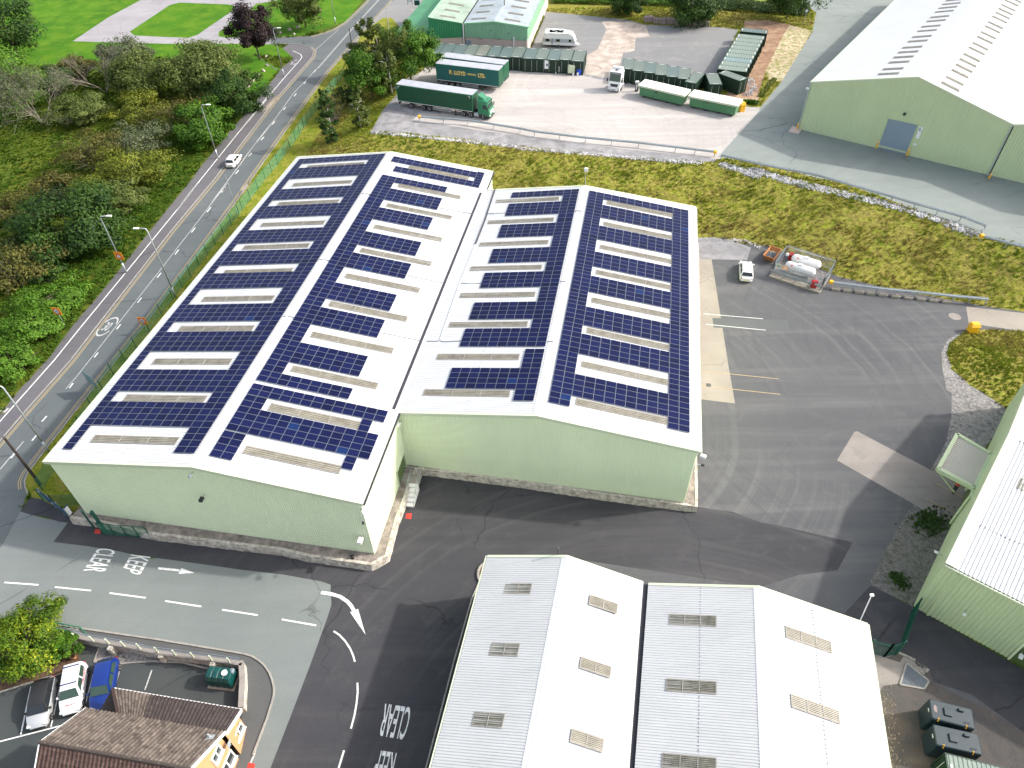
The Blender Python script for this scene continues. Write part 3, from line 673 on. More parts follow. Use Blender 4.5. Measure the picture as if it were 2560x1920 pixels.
def panel_mat():
    """solar module: UV spans one module; cells, busbars and frame"""
    m, nt, b = nodes('solar_glass'); uvn = N(nt, 'ShaderNodeTexCoord'); sx = N(nt, 'ShaderNodeSeparateXYZ'); nt.links.new(uvn.outputs['UV'], sx.inputs[0])
    def stripes(sock, n, wdt):
        a = N(nt, 'ShaderNodeMath', operation='MULTIPLY'); nt.links.new(sock, a.inputs[0]); a.inputs[1].default_value = n
        f = N(nt, 'ShaderNodeMath', operation='FRACT'); nt.links.new(a.outputs[0], f.inputs[0])
        s = N(nt, 'ShaderNodeMath', operation='SUBTRACT'); nt.links.new(f.outputs[0], s.inputs[0]); s.inputs[1].default_value = .5
        ab = N(nt, 'ShaderNodeMath', operation='ABSOLUTE'); nt.links.new(s.outputs[0], ab.inputs[0])
        g = N(nt, 'ShaderNodeMath', operation='GREATER_THAN'); nt.links.new(ab.outputs[0], g.inputs[0]); g.inputs[1].default_value = .5 - wdt
        return g.outputs[0]
    a = attr(nt, 'v'); cr = N(nt, 'ShaderNodeValToRGB'); e = cr.color_ramp.elements
    e[0].position = 0; e[0].color = (.003, .005, .030, 1); e[1].position = 1; e[1].color = (.003, .03, .12, 1)
    x = e.new(.5); x.color = (.0045, .008, .050, 1); x = e.new(.93); x.color = (.009, .009, .045, 1)
    nt.links.new(a.outputs['Fac'], cr.inputs[0]); c = cr.outputs[0]
    st = stripes(sx.outputs[0], 6, .05)
    mm = N(nt, 'ShaderNodeMath', operation='MULTIPLY'); nt.links.new(st, mm.inputs[0]); mm.inputs[1].default_value = .5
    c = mix(nt, c, (.055, .06, .13, 1), mm.outputs[0])
    st2 = stripes(sx.outputs[1], 2, .012); m2 = N(nt, 'ShaderNodeMath', operation='MULTIPLY'); nt.links.new(st2, m2.inputs[0]); m2.inputs[1].default_value = .25
    c = mix(nt, c, (.12, .13, .2, 1), m2.outputs[0])
    nt.links.new(c, b.inputs['Base Color']); b.inputs['Roughness'].default_value = .35; b.inputs['Specular IOR Level'].default_value = .08
    MATS['solar_glass'] = m
    plain('solar_frame', (.20, .22, .26), .4, .5, var=.05)
panel_mat()

def corr(mb, P, T, length, pitch, depth, n, s0=0.0, s1=1.0, mi=0, prof=(.30, .42, .88, 1.0)):
    """profiled metal sheet: P(s) foot line, T(s) head line, ribs along P->T, raised along n"""
    k = max(2, int(round(length * (s1 - s0) / pitch))); n = Vector(n); row0, row1 = [], []
    for i in range(k + 1):
        for j, (f, up) in enumerate(((0.0, 0), (prof[0], 0), (prof[1], 1), (prof[2], 1))):
            s = s0 + (s1 - s0) * (i + f) / k
            if s > s1 + 1e-9 or (i == k and j > 0): break
            row0.append(P(s) + n * (depth if up else 0)); row1.append(T(s) + n * (depth if up else 0))
    mb.loft([row0, row1], False, mi, closed=False)

def lerp(a, b, t): return a + (b - a) * t

def shed(name, label, W, zb, root_cat='warehouse', roofm='roof_white', wallm='wall_sage', trim='trim_cream', pitch=.30, wp=.21, inset=(.25, .25), skip=(), ridge_w=.45,
         group=None, barge=.28, rdepth=.045, wall_from=None, gutter=True, dark_gutter=()):
    """portal shed. W = front-left eave, front ridge, front-right eave, back-left eave, back ridge, back-right eave (roof surface)"""
    FL, FR, FG, BL, BR, BG = W
    c = (FL + FG + BL + BG) / 4; root = thing(name, label, root_cat, (c.x, c.y, zb), 0, group)
    for side, (F, B_) in {'L': (FL, BL), 'R': (FG, BG)}.items():
        if 'roof' + side in skip: continue
        n = (FR - F).cross(B_ - F).normalized(); n = n if n.z > 0 else -n
        mb = MB(); L = (B_ - F).length
        corr(mb, lambda s: lerp(F, B_, s), lambda s: lerp(FR, BR, s), L, pitch, rdepth, n)
        wpart(mb, 'roof', roofm, root)
    # ridge cap
    mb = MB(); d = (BR - FR).normalized()
    for F, B_ in ((FL, BL), (FG, BG)):
        e = (F - FR).normalized(); n = e.cross(d).normalized(); n = n if n.z > 0 else -n; u = n * (rdepth + .012)
        mb.quad(FR + u, BR + u, BR + e * ridge_w + u, FR + e * ridge_w + u)
    wpart(mb, 'ridge_cap', 'roof_white' if roofm.startswith('roof_white') else roofm, root)
    # bargeboards on the gables: folded trim 0.28 deep standing over the sheet edge
    out = {'f': (FL, FR, FG), 'b': (BL, BR, BG)}
    for key, (A, Rg, C_) in out.items():
        if 'barge' + key in skip: continue
        o = ((FR - BR) if key == 'f' else (BR - FR)).normalized()
        mb = MB()
        for p, q in ((A, Rg), (Rg, C_)):
            up = Vector((0, 0, rdepth + .03))
            mb.quad(p + up + o * .03, q + up + o * .03, q + up - o * barge, p + up - o * barge)
            mb.quad(p + up + o * .03, q + up + o * .03, q + o * .03 - Vector((0, 0, barge)), p + o * .03 - Vector((0, 0, barge)))
        wpart(mb, 'bargeboard', trim, root)
    # gutters
    if gutter:
        for key, (F, B_) in {'L': (FL, BL), 'R': (FG, BG)}.items():
            if 'gutter' + key in skip: continue
            e = (F - FR); e.z = 0; e.normalize(); mb = MB()
            mb.bar(F + e * .08 - Vector((0, 0, .10)), B_ + e * .08 - Vector((0, 0, .10)), .16, .14)
            wpart(mb, 'gutter', 'gutter_dark' if key in dark_gutter else trim, root)
    # walls
    i1, i2 = inset
    ex = (FG - FL); ex.z = 0; ex.normalize(); ey = (BR - FR); ey.z = 0; ey.normalize()
    def foot(p, sx, sy): return Vector((p.x, p.y, zb)) + ex * i1 * sx + ey * i2 * sy
    f0, f1, b0, b1 = foot(FL, 1, 1), foot(FG, -1, 1), foot(BL, 1, -1), foot(BG, -1, -1)
    def head(a, b, ea, r, eb):
        ra = (Vector((r.x - ea.x, r.y - ea.y, 0)).length) / (Vector((eb.x - ea.x, eb.y - ea.y, 0)).length)
        def T(s):
            p = lerp(a, b, s); z = ea.z + (r.z - ea.z) * s / ra if s < ra else r.z + (eb.z - r.z) * (s - ra) / (1 - ra)
            return Vector((p.x, p.y, z - .05))
        return T, ra
    z0 = wall_from if wall_from is not None else zb
    for key, (a, b, ea, r, eb) in {'f': (f0, f1, FL, FR, FG), 'b': (b0, b1, BL, BR, BG)}.items():
        if 'wall' + key in skip: continue
        T, ra = head(a, b, ea, r, eb); nn = (-ey if key == 'f' else ey); mb = MB(); L = (b - a).length
        a2, b2 = Vector((a.x, a.y, z0)), Vector((b.x, b.y, z0))
        for s0, s1 in ((0, ra), (ra, 1)): corr(mb, lambda s: lerp(a2, b2, s), T, L, wp, .06, nn, s0, s1, prof=(.22, .32, .90, 1.0))
        wpart(mb, 'wall', wallm, root)
    for key, (a, b, F, B_) in {'L': (f0, b0, FL, BL), 'R': (f1, b1, FG, BG)}.items():
        if 'wall' + key in skip: continue
        nn = (-ex if key == 'L' else ex); mb = MB(); L = (b - a).length
        a2, b2 = Vector((a.x, a.y, z0)), Vector((b.x, b.y, z0)); zt = Vector((0, 0, F.z - z0 - .08)); zt2 = Vector((0, 0, B_.z - z0 - .08))
        corr(mb, lambda s: lerp(a2, b2, s), lambda s: lerp(a2 + zt, b2 + zt2, s), L, wp, .06, nn, prof=(.22, .32, .90, 1.0))
        wpart(mb, 'wall', wallm, root)
    root['_'] = 0; del root['_']
    return root, dict(f0=f0, f1=f1, b0=b0, b1=b1, ex=ex, ey=ey)

class Slope:
    """local frame of a roof slope: s metres up from the eave, t metres from the front"""
    def __init__(s, F, FR, BR):
        s.o = F; s.X = (FR - F).normalized(); s.Y = (BR - FR).normalized(); s.n = s.X.cross(s.Y).normalized()
        if s.n.z < 0: s.n = -s.n
    def p(s, a, b, h=0.0): return s.o + s.X * a + s.Y * b + s.n * h
    def inv(s, k, x, y):
        q = hit(k, x, y, s.o, s.o + s.X, s.o + s.Y) - s.o; d = s.X.dot(s.Y); a, b = q.dot(s.X), q.dot(s.Y); g = 1 - d * d
        return ((a - d * b) / g, (b - d * a) / g)
    def slab(s, mb, a0, a1, b0, b1, h0, h1, mi=0, a=.5):
        P = [s.p(x, y, h) for h in (h0, h1) for x, y in ((a0, b0), (a1, b0), (a1, b1), (a0, b1))]
        mb.add(P, [(3, 2, 1, 0), (4, 5, 6, 7), (0, 1, 5, 4), (1, 2, 6, 5), (2, 3, 7, 6), (3, 0, 4, 7)], mi, a)

def rooflight(root, S, a0, a1, b0, b1, mat='rooflight', ribs=4, div=2):
    """translucent profiled sheet let into the roof, framed, with its own ribs"""
    mb = MB(); P = lambda s: S.p(a0, b0 + (b1 - b0) * s, .052); T = lambda s: S.p(a1, b0 + (b1 - b0) * s, .052)
    corr(mb, P, T, 1, 1 / ribs, .05, S.n, mi=0, prof=(.30, .44, .86, 1))
    for i in range(1, div + 1):
        x = a0 + (a1 - a0) * i / (div + 1); S.slab(mb, x - .03, x + .03, b0, b1, .05, .112, 1)
    for x in (a0, a1): S.slab(mb, x - .04, x + .04, b0 - .03, b1 + .03, .045, .09, 1)
    for y in (b0, b1): S.slab(mb, a0, a1, y - .04, y + .04, .045, .092, 1)
    wpart(mb, 'rooflight', [mat, 'kerb_stone'], root)

PANELS = {}
def panel_uv(mb_list): pass
def solar(root, S, cells):
    """cells: (a0, a1, b0, b1) rectangles. nearest 100 are parts of their own, the rest one object"""
    def geo(mb, c, v):
        a0, a1, b0, b1 = c; g = .012
        o = len(mb.v); S.slab(mb, a0 + g, a1 - g, b0 + g, b1 - g, .11, .15, 0, v)
        P = [S.p(x, y, .1535) for x, y in ((a0 + g + .022, b0 + g + .022), (a1 - g - .022, b0 + g + .022), (a1 - g - .022, b1 - g - .022), (a0 + g + .022, b1 - g - .022))]
        mb.add(P, [(0, 1, 2, 3)], 1, v)
        mb.uv += [(0, 0)] * 24 + [(0, 0), (1, 0), (1, 1), (0, 1)]
    for c in cells:
        PANELS.setdefault(root.name, []).append((S, c, geo))

def flush_panels(root):
    L = PANELS[root.name]; cp = Vector((0, 0, CAMH)); r = random.Random(3)
    L.sort(key=lambda q: (q[0].p((q[1][0] + q[1][1]) / 2, (q[1][2] + q[1][3]) / 2) - cp).length)
    def val():
        u = r.random()
        return r.uniform(0, .62) if u < .96 else (r.uniform(.6, .75) if u < .995 else .97)
    for S, c, geo in L[:100]:
        mb = MB(); mb.uv = []; geo(mb, c, val()); mb.a[0] += 1e-4
        wpart(mb, 'solar_panel', ['solar_frame', 'solar_glass'], root)
    mb = MB(); mb.uv = []
    for S, c, geo in L[100:]: geo(mb, c, val())
    o = wpart(mb, 'solar_panel', ['solar_frame', 'solar_glass'], root); o['kind'] = 'stuff'

def block(x0, x1, n, b0, b1, m): # n columns by m rows
    return [(x0 + (x1 - x0) * i / n, x0 + (x1 - x0) * (i + 1) / n, b0 + (b1 - b0) * j / m, b0 + (b1 - b0) * (j + 1) / m) for i in range(n) for j in range(m)]

E1, R1, E2, R2 = 8.95, 10.9, 8.85, 10.85
W1 = [at('c0', 340, 805, E1), at('c0', 1520, 850, R1), at('c1', 970, 1140, E1), at('b1', 455, 134, E1), at('b1', 1195, 94, R1), at('b1', 2003, 249, E1)]
W2 = [at('c1', 1212, 420, E2), at('c2', 455, 445, R2), at('c2', 1743, 727, E2), at('b2', 20, 238, E2), at('b2', 830, 203, R2), at('b2', 1705, 370, E2)]
FLR = .9
B1_, b1f = shed('solar_warehouse', 'long pale green solar roofed warehouse beside the road, eleven rooflights on each slope', W1, FLR, dark_gutter=('R',))
B2_, b2f = shed('solar_warehouse', 'shorter solar roofed warehouse in mid yard, eight rooflights on each slope', W2, FLR, skip=('gutterL',))
SA, SB = Slope(W1[0], W1[1], W1[4]), Slope(W1[2], W1[1], W1[4])
SC, SD = Slope(W2[0], W2[1], W2[4]), Slope(W2[2], W2[1], W2[4])
# rooflights of the long warehouse, eleven bays at 5.34 m
for i in range(11):
    t = 2.5 + i * 5.34; rooflight(B1_, SA, 3.35, 12.2, t, t + .84); rooflight(B1_, SB, 3.0 - .015 * i, 11.75 - .02 * i, t + .02, t + .88)
for i in range(8):
    t = 2.42 + i * 5.31; rooflight(B2_, SC, 2.35, 11.0, t, t + .84); rooflight(B2_, SD, 3.15, 11.85, t, t + .84)
# solar modules
gA = [(1.47, 4.55, 4), (7.7, 9.15, 2), (12.35, 15.15, 4), (18.35, 20.1, 2), (23.2, 26.2, 4), (29.3, 31.0, 2), (34.1, 35.85, 2), (38.95, 41.9, 4), (45.0, 46.7, 2), (49.7, 52.7, 4), (56.0, 57.45, 2)]
pa = 1.055; cA = []
for i, (a, b, n) in enumerate(gA):
    cA += block(1.05, 1.05 + pa, 1, a, b, n) + block(12.655, 14.765, 2, a, b, n)
    top = gA[i + 1][0] if i + 1 < len(gA) else 59.0
    cA += block(1.05, 14.765, 13, b, top, 4 if i + 1 < len(gA) else 2)
solar(B1_, SA, cA)
q = 1.031; rx = lambda j0, j1: (14.35 - j1 * q, 14.35 - j0 * q)
cB = []
def bb(j0, j1, a, b, n):
    x0, x1 = rx(j0, j1); cB.extend(block(x0, x1, j1 - j0, a, b, n))
bb(0, 2, 1.45, 4.5, 4); bb(0, 13, 4.62, 7.65, 4); bb(11, 12, 3.08, 4.56, 2); bb(0, 2, 7.68, 9.14, 2); bb(11, 12, 7.68, 9.14, 2); bb(0, 13, 9.2, 10.7, 2)
bb(0, 9, 11.14, 12.62, 2); bb(0, 2, 12.64, 14.3, 2)
for a, b, c_, d, n in ((14.35, 17.42, 17.45, 20.35, 4), (20.4, 23.4, 23.45, 24.9, 2), (24.95, 28.0, 28.05, 31.08, 4), (31.12, 34.15, 34.2, 35.8, 2), (35.85, 38.9, 38.95, 41.8, 4), (41.83, 44.77, 44.8, 46.7, 2), (46.75, 49.8, 49.85, 51.35, 2)):
    bb(0, 9, a, b, 4); bb(0, 2, c_, d, n)
bb(0, 9, 51.4, 52.88, 2); bb(1, 13, 54.3, 55.8, 2); bb(12, 13, 55.82, 58.66, 4); bb(0, 12, 56.86, 58.4, 2)
solar(B1_, SB, cB)
flush_panels(B1_)
cC = block(11.5, 13.5, 2, 1.85, 3.4, 2) + block(4.38, 13.5, 9, 3.42, 6.43, 4) + block(11.5, 13.5, 2, 6.45, 9.35, 4)
for a, b, c_, n in ((9.72, 12.7, 14.2, 2), (14.25, 17.3, 20.0, 4), (20.05, 23.1, 25.05, 2), (25.1, 28.2, 30.7, 4), (30.75, 33.8, 35.95, 2), (36.0, 39.15, 40.7, 2)):
    cC += block(4.35, 13.5, 9, a, b, 4) + block(11.5, 13.5, 2, b + .03, c_, n)
cC += block(4.3, 13.5, 9, 40.75, 42.2, 2)
solar(B2_, SC, cC)
cD = block(12.38, 14.42, 2, 1.95, 3.45, 2) + block(1.02, 3.1, 2, 1.95, 3.45, 2)
gd = [(3.45, 6.5), (9.5, 12.7), (14.1, 17.3), (20.0, 23.1), (25.0, 28.1), (30.8, 33.95), (35.9, 39.05), (40.5, 42.05)]
for i, (a, b) in enumerate(gd):
    cD += block(1.02, 14.42, 13, a, b, 4 if i < 7 else 2)
    if i < 7:
        c_ = gd[i + 1][0]; n = max(2, round((c_ - b) / .75)); cD += block(12.38, 14.42, 2, b, c_, n) + block(1.02, 3.1, 2, b, c_, n)
solar(B2_, SD, cD)
flush_panels(B2_)
# valley gutter between the two
mb = MB(); a, b = (W1[2] + W2[0]) / 2, None
p0 = W2[0] + (W2[3] - W2[0]).normalized() * .3; mb.bar(p0 - Vector((.28, 0, .12)), W2[3] - Vector((.28, 0, .12)), .5, .12)
wpart(mb, 'gutter', 'gutter_dark', B2_)
mb = MB(); mb.bar(at('c1', 1214, 388, 9.04), at('b1', 1903, 418, 9.04), .30, .12); wpart(mb, 'gutter_void', 'gutter_dark', B1_)
# cable trays and roof conduits
def conduit(root, S, k, pts, r=.035, mat='cable_grey', h=.09):
    P = [S.p(*S.inv(k, x, y), h) for x, y in pts]; mb = MB(); mb.tube(P, r, 6); wpart(mb, 'conduit', mat, root)
conduit(B2_, SC, 'b1', [(2015, 395), (1935, 640), (1860, 830)], .10, 'gutter_dark')
conduit(B2_, SC, 'b1', [(1860, 830), (1800, 990), (1740, 1130), (1580, 1590)], .05, 'white_paint')
for pl in ([(2005, 588), (1940, 588), (2100, 582)], [(1745, 1135), (1820, 1140), (1920, 1135)], [(1440, 1592), (1560, 1595), (1580, 1585), (1600, 1597), (1750, 1592)]):
    conduit(B2_, SC, 'b1', pl, .035)
conduit(B2_, SC, 'b2', [(750, 408), (780, 405), (815, 412)], .04); conduit(B2_, SC, 'b2', [(635, 965), (680, 962)], .04); conduit(B2_, SC, 'b2', [(530, 1440), (580, 1438)], .04)
for pl in ([(1572, 540), (1700, 565), (1845, 588)], [(1325, 1075), (1610, 1135)], [(1115, 1528), (1430, 1590)]): conduit(B1_, SB, 'b1', pl, .035)
for pl in ([(962, 428), (985, 425)], [(625, 952), (655, 948)], [(340, 1398), (370, 1395)]): conduit(B1_, SA, 'b1', pl, .045)
for pl in ([(990, 425), (1030, 435)], [(665, 948), (712, 960)], [(380, 1395), (432, 1408)]): conduit(B1_, SB, 'b1', pl, .045)
# doorway, downpipes, lamps, cameras on the solar sheds
def on_front(f, base, k, x, y, off=.06):
    a, b = f['f0'], f['f1']; P = hit(k, x, y, a, b, a + Vector((0, 0, 5))); return P - f['ey'] * off
def on_right(f, k, x, y, off=.06):
    a, b = f['f1'], f['b1']; P = hit(k, x, y, a, b, a + Vector((0, 0, 5))); return P + f['ex'] * off
def lamp_unit(P, out, name, label, mat='white_paint', cat='wall lamp', s=.28):
    t = thing(name, label, cat, P); mb = MB(); rz = math.atan2(out.y, out.x)
    o = out.normalized()
    mb.bar((0, 0, 0), o * .45 + Vector((0, 0, .12)), .06); mb.build('bracket', 'galvanised', t)
    mb = MB(); mb.cbox(o * .58 + Vector((0, 0, .12)), (s * 1.5, s, s * .7), .04, rz); mb.build('lamp_head', mat, t)
    return t
lamp_unit(on_front(b1f, 0, 'c1', 960, 1175), -b1f['ey'] + b1f['ex'], 'wall_lamp', 'white corner lamp just under the eave of the long solar warehouse', s=.34)
lamp_unit(on_front(b1f, 0, 'c1', 972, 1245), -b1f['ey'] + b1f['ex'] * .4, 'wall_camera', 'small dark camera on the corner below the eave lamp of the long warehouse', 'black_plastic', 'camera', .2)
lamp_unit(on_front(b1f, 0, 'c1', 968, 1385), -b1f['ey'], 'alarm_box', 'white alarm unit low on the gable near the right corner of the long warehouse', 'white_paint', 'alarm', .42)
lamp_unit(on_front(b1f, 0, 'c0', 1620, 1062), -b1f['ey'], 'flood_lamp', 'dark floodlight in the middle of the long warehouse gable wall', 'black_plastic', 'floodlight', .34)
lamp_unit(on_front(b1f, 0, 'c0', 1530, 880), -b1f['ey'], 'wall_camera', 'grey camera hanging under the ridge of the long warehouse gable', 'cable_grey', 'camera', .22)
lamp_unit(on_front(b2f, 0, 'c1', 1275, 480), -b2f['ey'] - b2f['ex'] * .2, 'wall_lamp', 'white lamp in the corner where the two solar warehouses meet', s=.36)
lamp_unit(on_front(b2f, 0, 'c2', 1712, 745), b2f['ex'] - b2f['ey'] * .3, 'wall_lamp', 'white lamp on the right corner of the shorter solar warehouse', s=.36)
lamp_unit(on_front(b2f, 0, 'c2', 1708, 825), b2f['ex'], 'wall_camera', 'black camera below the right corner lamp of the shorter warehouse', 'black_plastic', 'camera', .22)
# weather sensor mast behind the ridge
P = hit('b2', 827, 200, W2[4], W2[4] + Vector((1, 0, 0)), W2[4] + Vector((0, 0, 1))); t = thing('roof_mast', 'thin mast with a white box on the back ridge of the shorter solar warehouse', 'mast', (W2[4].x, W2[4].y, R2 + .05))
mb = MB(); mb.tube([(0, 0, 0), (0, 0, 2.1)], .035, 6); mb.build('pole', 'galvanised', t); mb = MB(); mb.cbox((0, 0, 2.3), (.5, .35, .45), .05); mb.build('sensor_box', 'white_paint', t)
# side door
d0, d1 = on_right(b1f, 'c1', 1255, 1000, .05), on_right(b1f, 'c1', 1268, 960, .05)
dpos = d0.copy(); dpos.z = FLR
mb = MB(); e = b1f['ey']; Zv = Vector((0, 0, 1))
a = on_right(b1f, 'c1', 1250, 985, .07); a.z = FLR + .05
mb.quad(a, a + e * 2.6, a + e * 2.6 + Zv * 2.2, a + Zv * 2.2); dr = wpart(mb, 'door', 'door_green', B1_)
mb = MB(); o = b1f['ex'] * .03
for p_, q_ in ((a, a + Zv * 2.3), (a + e * 2.6, a + e * 2.6 + Zv * 2.3), (a + Zv * 2.25, a + e * 2.6 + Zv * 2.25)): mb.bar(p_ + o, q_ + o, .12)
mb.build('door_frame', 'trim_cream', dr); mb2 = bpy.data.objects['door_frame']; mb2.data.transform(Matrix.Translation(-B1_.location))
# downpipes
for k, f, px in (('c1', b1f, (1312, 845)),):
    pass

# ---- stone plinth with soil ledge round the sheds
def plinth(name, label, top_outer, inner):
    """low stone retaining wall with the ledge behind it"""
    c = sum(top_outer, Vector()) / len(top_outer); t = thing(name, label, 'retaining wall', (c.x, c.y, 0))
    mb = MB()
    wv = []
    for i, p in enumerate(top_outer):
        d = (top_outer[min(i + 1, len(top_outer) - 1)] - top_outer[max(0, i - 1)]).normalized(); n = Vector((-d.y, d.x, 0)); wv.append(n)
    rings = []; r = random.Random(5)
    # subdivide and roughen the masonry face
    for i in range(len(top_outer) - 1):
        a, b = top_outer[i], top_outer[i + 1]; k = max(1, int((b - a).length / .5))
        for j in range(k + (i == len(top_outer) - 2)):
            p = a.lerp(b, j / k); n = wv[i].lerp(wv[i + 1], j / k).normalized(); w_ = r.uniform(-.035, .035)
            rings.append([Vector((p.x, p.y, -.05)) - n * (.10 + w_), Vector((p.x, p.y, p.z * .5)) - n * (.05 + r.uniform(-.03, .05)), Vector((p.x, p.y, p.z + r.uniform(-.03, .03))) - n * w_, Vector((p.x, p.y, p.z + r.uniform(-.02, .02))) + n * .28, Vector((p.x, p.y, -.05)) + n * .28])
    mb.loft(rings, True); wpart(mb, 'stone_face', 'stone_wall', t)
    mb = MB(); poly = [Vector((p.x, p.y, FLR - .06)) for p in top_outer] + [Vector((p.x, p.y, FLR - .06)) for p in inner]
    mb.prism(poly, 0, FLR - .04); wpart(mb, 'ledge', 'ledge_soil', t)
    return t
f = FLR
to = [at('f2', 740, 635, f), at('f2', 1130, 690, f), at('f2', 1870, 860, f), at('c0', 1600, 1425, f), at('c0', 2212, 1500, f), at('c1', 550, 1553, f), at('c1', 1035, 1620, f), at('c1', 1165, 1548, f), at('c1', 1245, 1250, f), at('c1', 1400, 855, f)]
inn = [b1f['f1'] + b1f['ey'] * 13, b1f['f1'] + b1f['ey'] * 3 - b1f['ex'] * 3, b1f['f0'] + b1f['ex'] * 3 + b1f['ey'] * 3, b1f['f0'] + b1f['ey'] * 4 - b1f['ex'] * .3, b1f['f0'] - b1f['ex'] * 1.0 + b1f['ey'] * 1]
plinth('plinth_wall', 'low stone retaining wall with an earth ledge round the foot of the long warehouse', to, inn)
to = [at('c1', 1400, 857, f), at('c1', 2212, 962, f), at('c2', 1000, 1066, f), at('c2', 1610, 1146, f), at('c2', 1722, 1160, f), at('c2', 1716, 800, f), at('b2', 1722, 1250, f) + Vector((.3, 0, 0)), at('b2', 1712, 660, f) + Vector((.3, 0, 0))]
inn = [b2f['b1'] - b2f['ex'] * 1.0, b2f['f1'] - b2f['ex'] * 2 + b2f['ey'] * 2, b2f['f0'] + b2f['ex'] * 2 + b2f['ey'] * 2]
plinth('plinth_wall', 'narrow stone retaining wall along the foot of the shorter solar warehouse', to, inn)

# ---- twin sheds at the bottom
e3, r3, r4 = 6.0, 7.8, 8.0
W3 = [at('d1', 1510, 1659, e3), at('d1', 2212 - 1842 + 1896, 1659, r3), at('d2', 1180, 1659, e3), at('c1', 1955, 1545, e3), at('c2', 685, 1545, r3), at('d2', 1290, 190, e3)]
W3[1] = at('d2', 370, 1659, r3)
W4 = [at('d2', 1222, 1659, e3), at('d3', 175, 1659, r4), at('d3', 1150, 1659, e3), at('d2', 1330, 200, e3), at('d2', 2200, 222, r4), at('d3', 975, 520, e3)]
def extend(W, m):
    for i in range(3):
        d = (W[i] - W[i + 3]); d.z = 0; W[i] = W[i + 3] + d.normalized() * (m + 20)
extend(W3, 12); extend(W4, 12)
B3_, b3f = shed('twin_shed', 'bottom edge shed with small square rooflights, left of the black valley gutter', W3, 0.0, pitch=.20, barge=.2, roofm='roof_white_aged', ridge_w=.38, skip=('gutterR', 'wallR'), rdepth=.03)
B4_, b4f = shed('twin_shed', 'bottom edge shed with long rooflights, right of the black valley gutter', W4, 0.0, pitch=.20, barge=.2, roofm='roof_white_aged', ridge_w=.38, skip=('gutterL', 'wallL'), rdepth=.03)
mb = MB(); mb.bar((W3[2] + W4[0]) / 2 - Vector((0, 0, .35)), (W3[5] + W4[3]) / 2 - Vector((0, 0, .35)), .8, .3); wpart(mb, 'gutter', 'gutter_dark', B3_)
S3a, S3b, S4a, S4b = Slope(W3[0], W3[1], W3[4]), Slope(W3[2], W3[1], W3[4]), Slope(W4[0], W4[1], W4[4]), Slope(W4[2], W4[1], W4[4])
def rl(root, S, k, lo, hi, mat, ribs=7, div=1):
    a0, b0 = S.inv(k, *lo); a1, b1 = S.inv(k, *hi); rooflight(root, S, min(a0, a1), max(a0, a1), min(b0, b1), max(b0, b1), mat, ribs, div)
for lo, hi in (((187, 283), (412, 208)), ((73, 769), (315, 685))): rl(B3_, S3a, 'd2', lo, hi, 'rooflight_dark')
rl(B3_, S3a, 'd1', (1832, 1326), (2093, 1236), 'rooflight_dark')
for lo, hi in (((860, 368), (1085, 366)), ((787, 868), (1033, 862)), ((711, 1452), (973, 1434))): rl(B3_, S3b, 'd2', lo, hi, 'rooflight')
for lo, hi in (((1496, 528), (1865, 462)), ((1470, 1050), (1866, 982)), ((1440, 1650), (1865, 1585))): rl(B4_, S4a, 'd2', lo, hi, 'rooflight_dark', 7, 2)
for lo, hi in (((332, 628), (680, 664)), ((375, 1178), (742, 1210))): rl(B4_, S4b, 'd3', lo, hi, 'rooflight', 7, 2)
def seam(root, S, k, a, b, gap=.30, size=.07, h=.06, col='cable_grey', solid=True):
    (a0, t0), (a1, t1) = S.inv(k, *a), S.inv(k, *b); n = int(abs(t1 - t0) / gap); mb = MB()
    if solid: mb.bar(S.p(a0, t0, h - .03), S.p(a1, t1, h - .03), .02, .02)
    for i in range(n): t_ = t0 + (t1 - t0) * i / n; s_ = a0 + (a1 - a0) * i / n; S.slab(mb, s_ - size / 2, s_ + size / 2, t_ - .035, t_ + .035, .0, h)
    wpart(mb, 'lap_fixings', col, root)
seam(B4_, S4a, 'd2', (1742, 240), (1725, 1560)); seam(B4_, S4b, 'd3', (535, 388), (662, 1659), size=.12)
for S_, R_, ss in ((SA, B1_, (7.7,)), (SB, B1_, (7.6,)), (SC, B2_, (7.2,)), (SD, B2_, (7.6,))):
    L_ = (R_ is B1_) and 59.5 or 43
    for s_ in ss:
        mb = MB(); n = int(L_ / .6); S_.slab(mb, s_ - .008, s_ + .008, 0, n * .6, .02, .045)
        for i in range(n): S_.slab(mb, s_ - .03, s_ + .03, i * .6, i * .6 + .22, .03, .058)
        wpart(mb, 'lap_fixings', 'corner_grey', R_)
# thin vent pipe and small lamp post at the back gables
t = thing('vent_pipe', 'thin dark flue standing behind the left bottom shed ridge', 'flue', (W3[4].x - .7, W3[4].y + .25, 6.2)); mb = MB(); mb.tube([(0, 0, 0), (0, 0, 2.1)], .05, 8); mb.build('pipe', 'gutter_dark', t); mb = MB(); mb.tube([(0, 0, 2.1), (0, 0, 2.4)], .09, 8); mb.build('cowl', 'iron', t)
p_ = at('d3', 950, 500, 6.2); t = thing('roof_mast', 'white mast with a small lamp at the back right corner of the bottom right shed', 'mast', (p_.x, p_.y + .3, 5.2)); mb = MB(); mb.tube([(0, 0, 0), (.5, 1.0, 2.6)], .04, 6); mb.build('pole', 'white_paint', t); mb = MB(); mb.cbox((.52, 1.0, 2.66), (.3, .22, .14), .02); mb.build('lamp_head', 'white_paint', t)

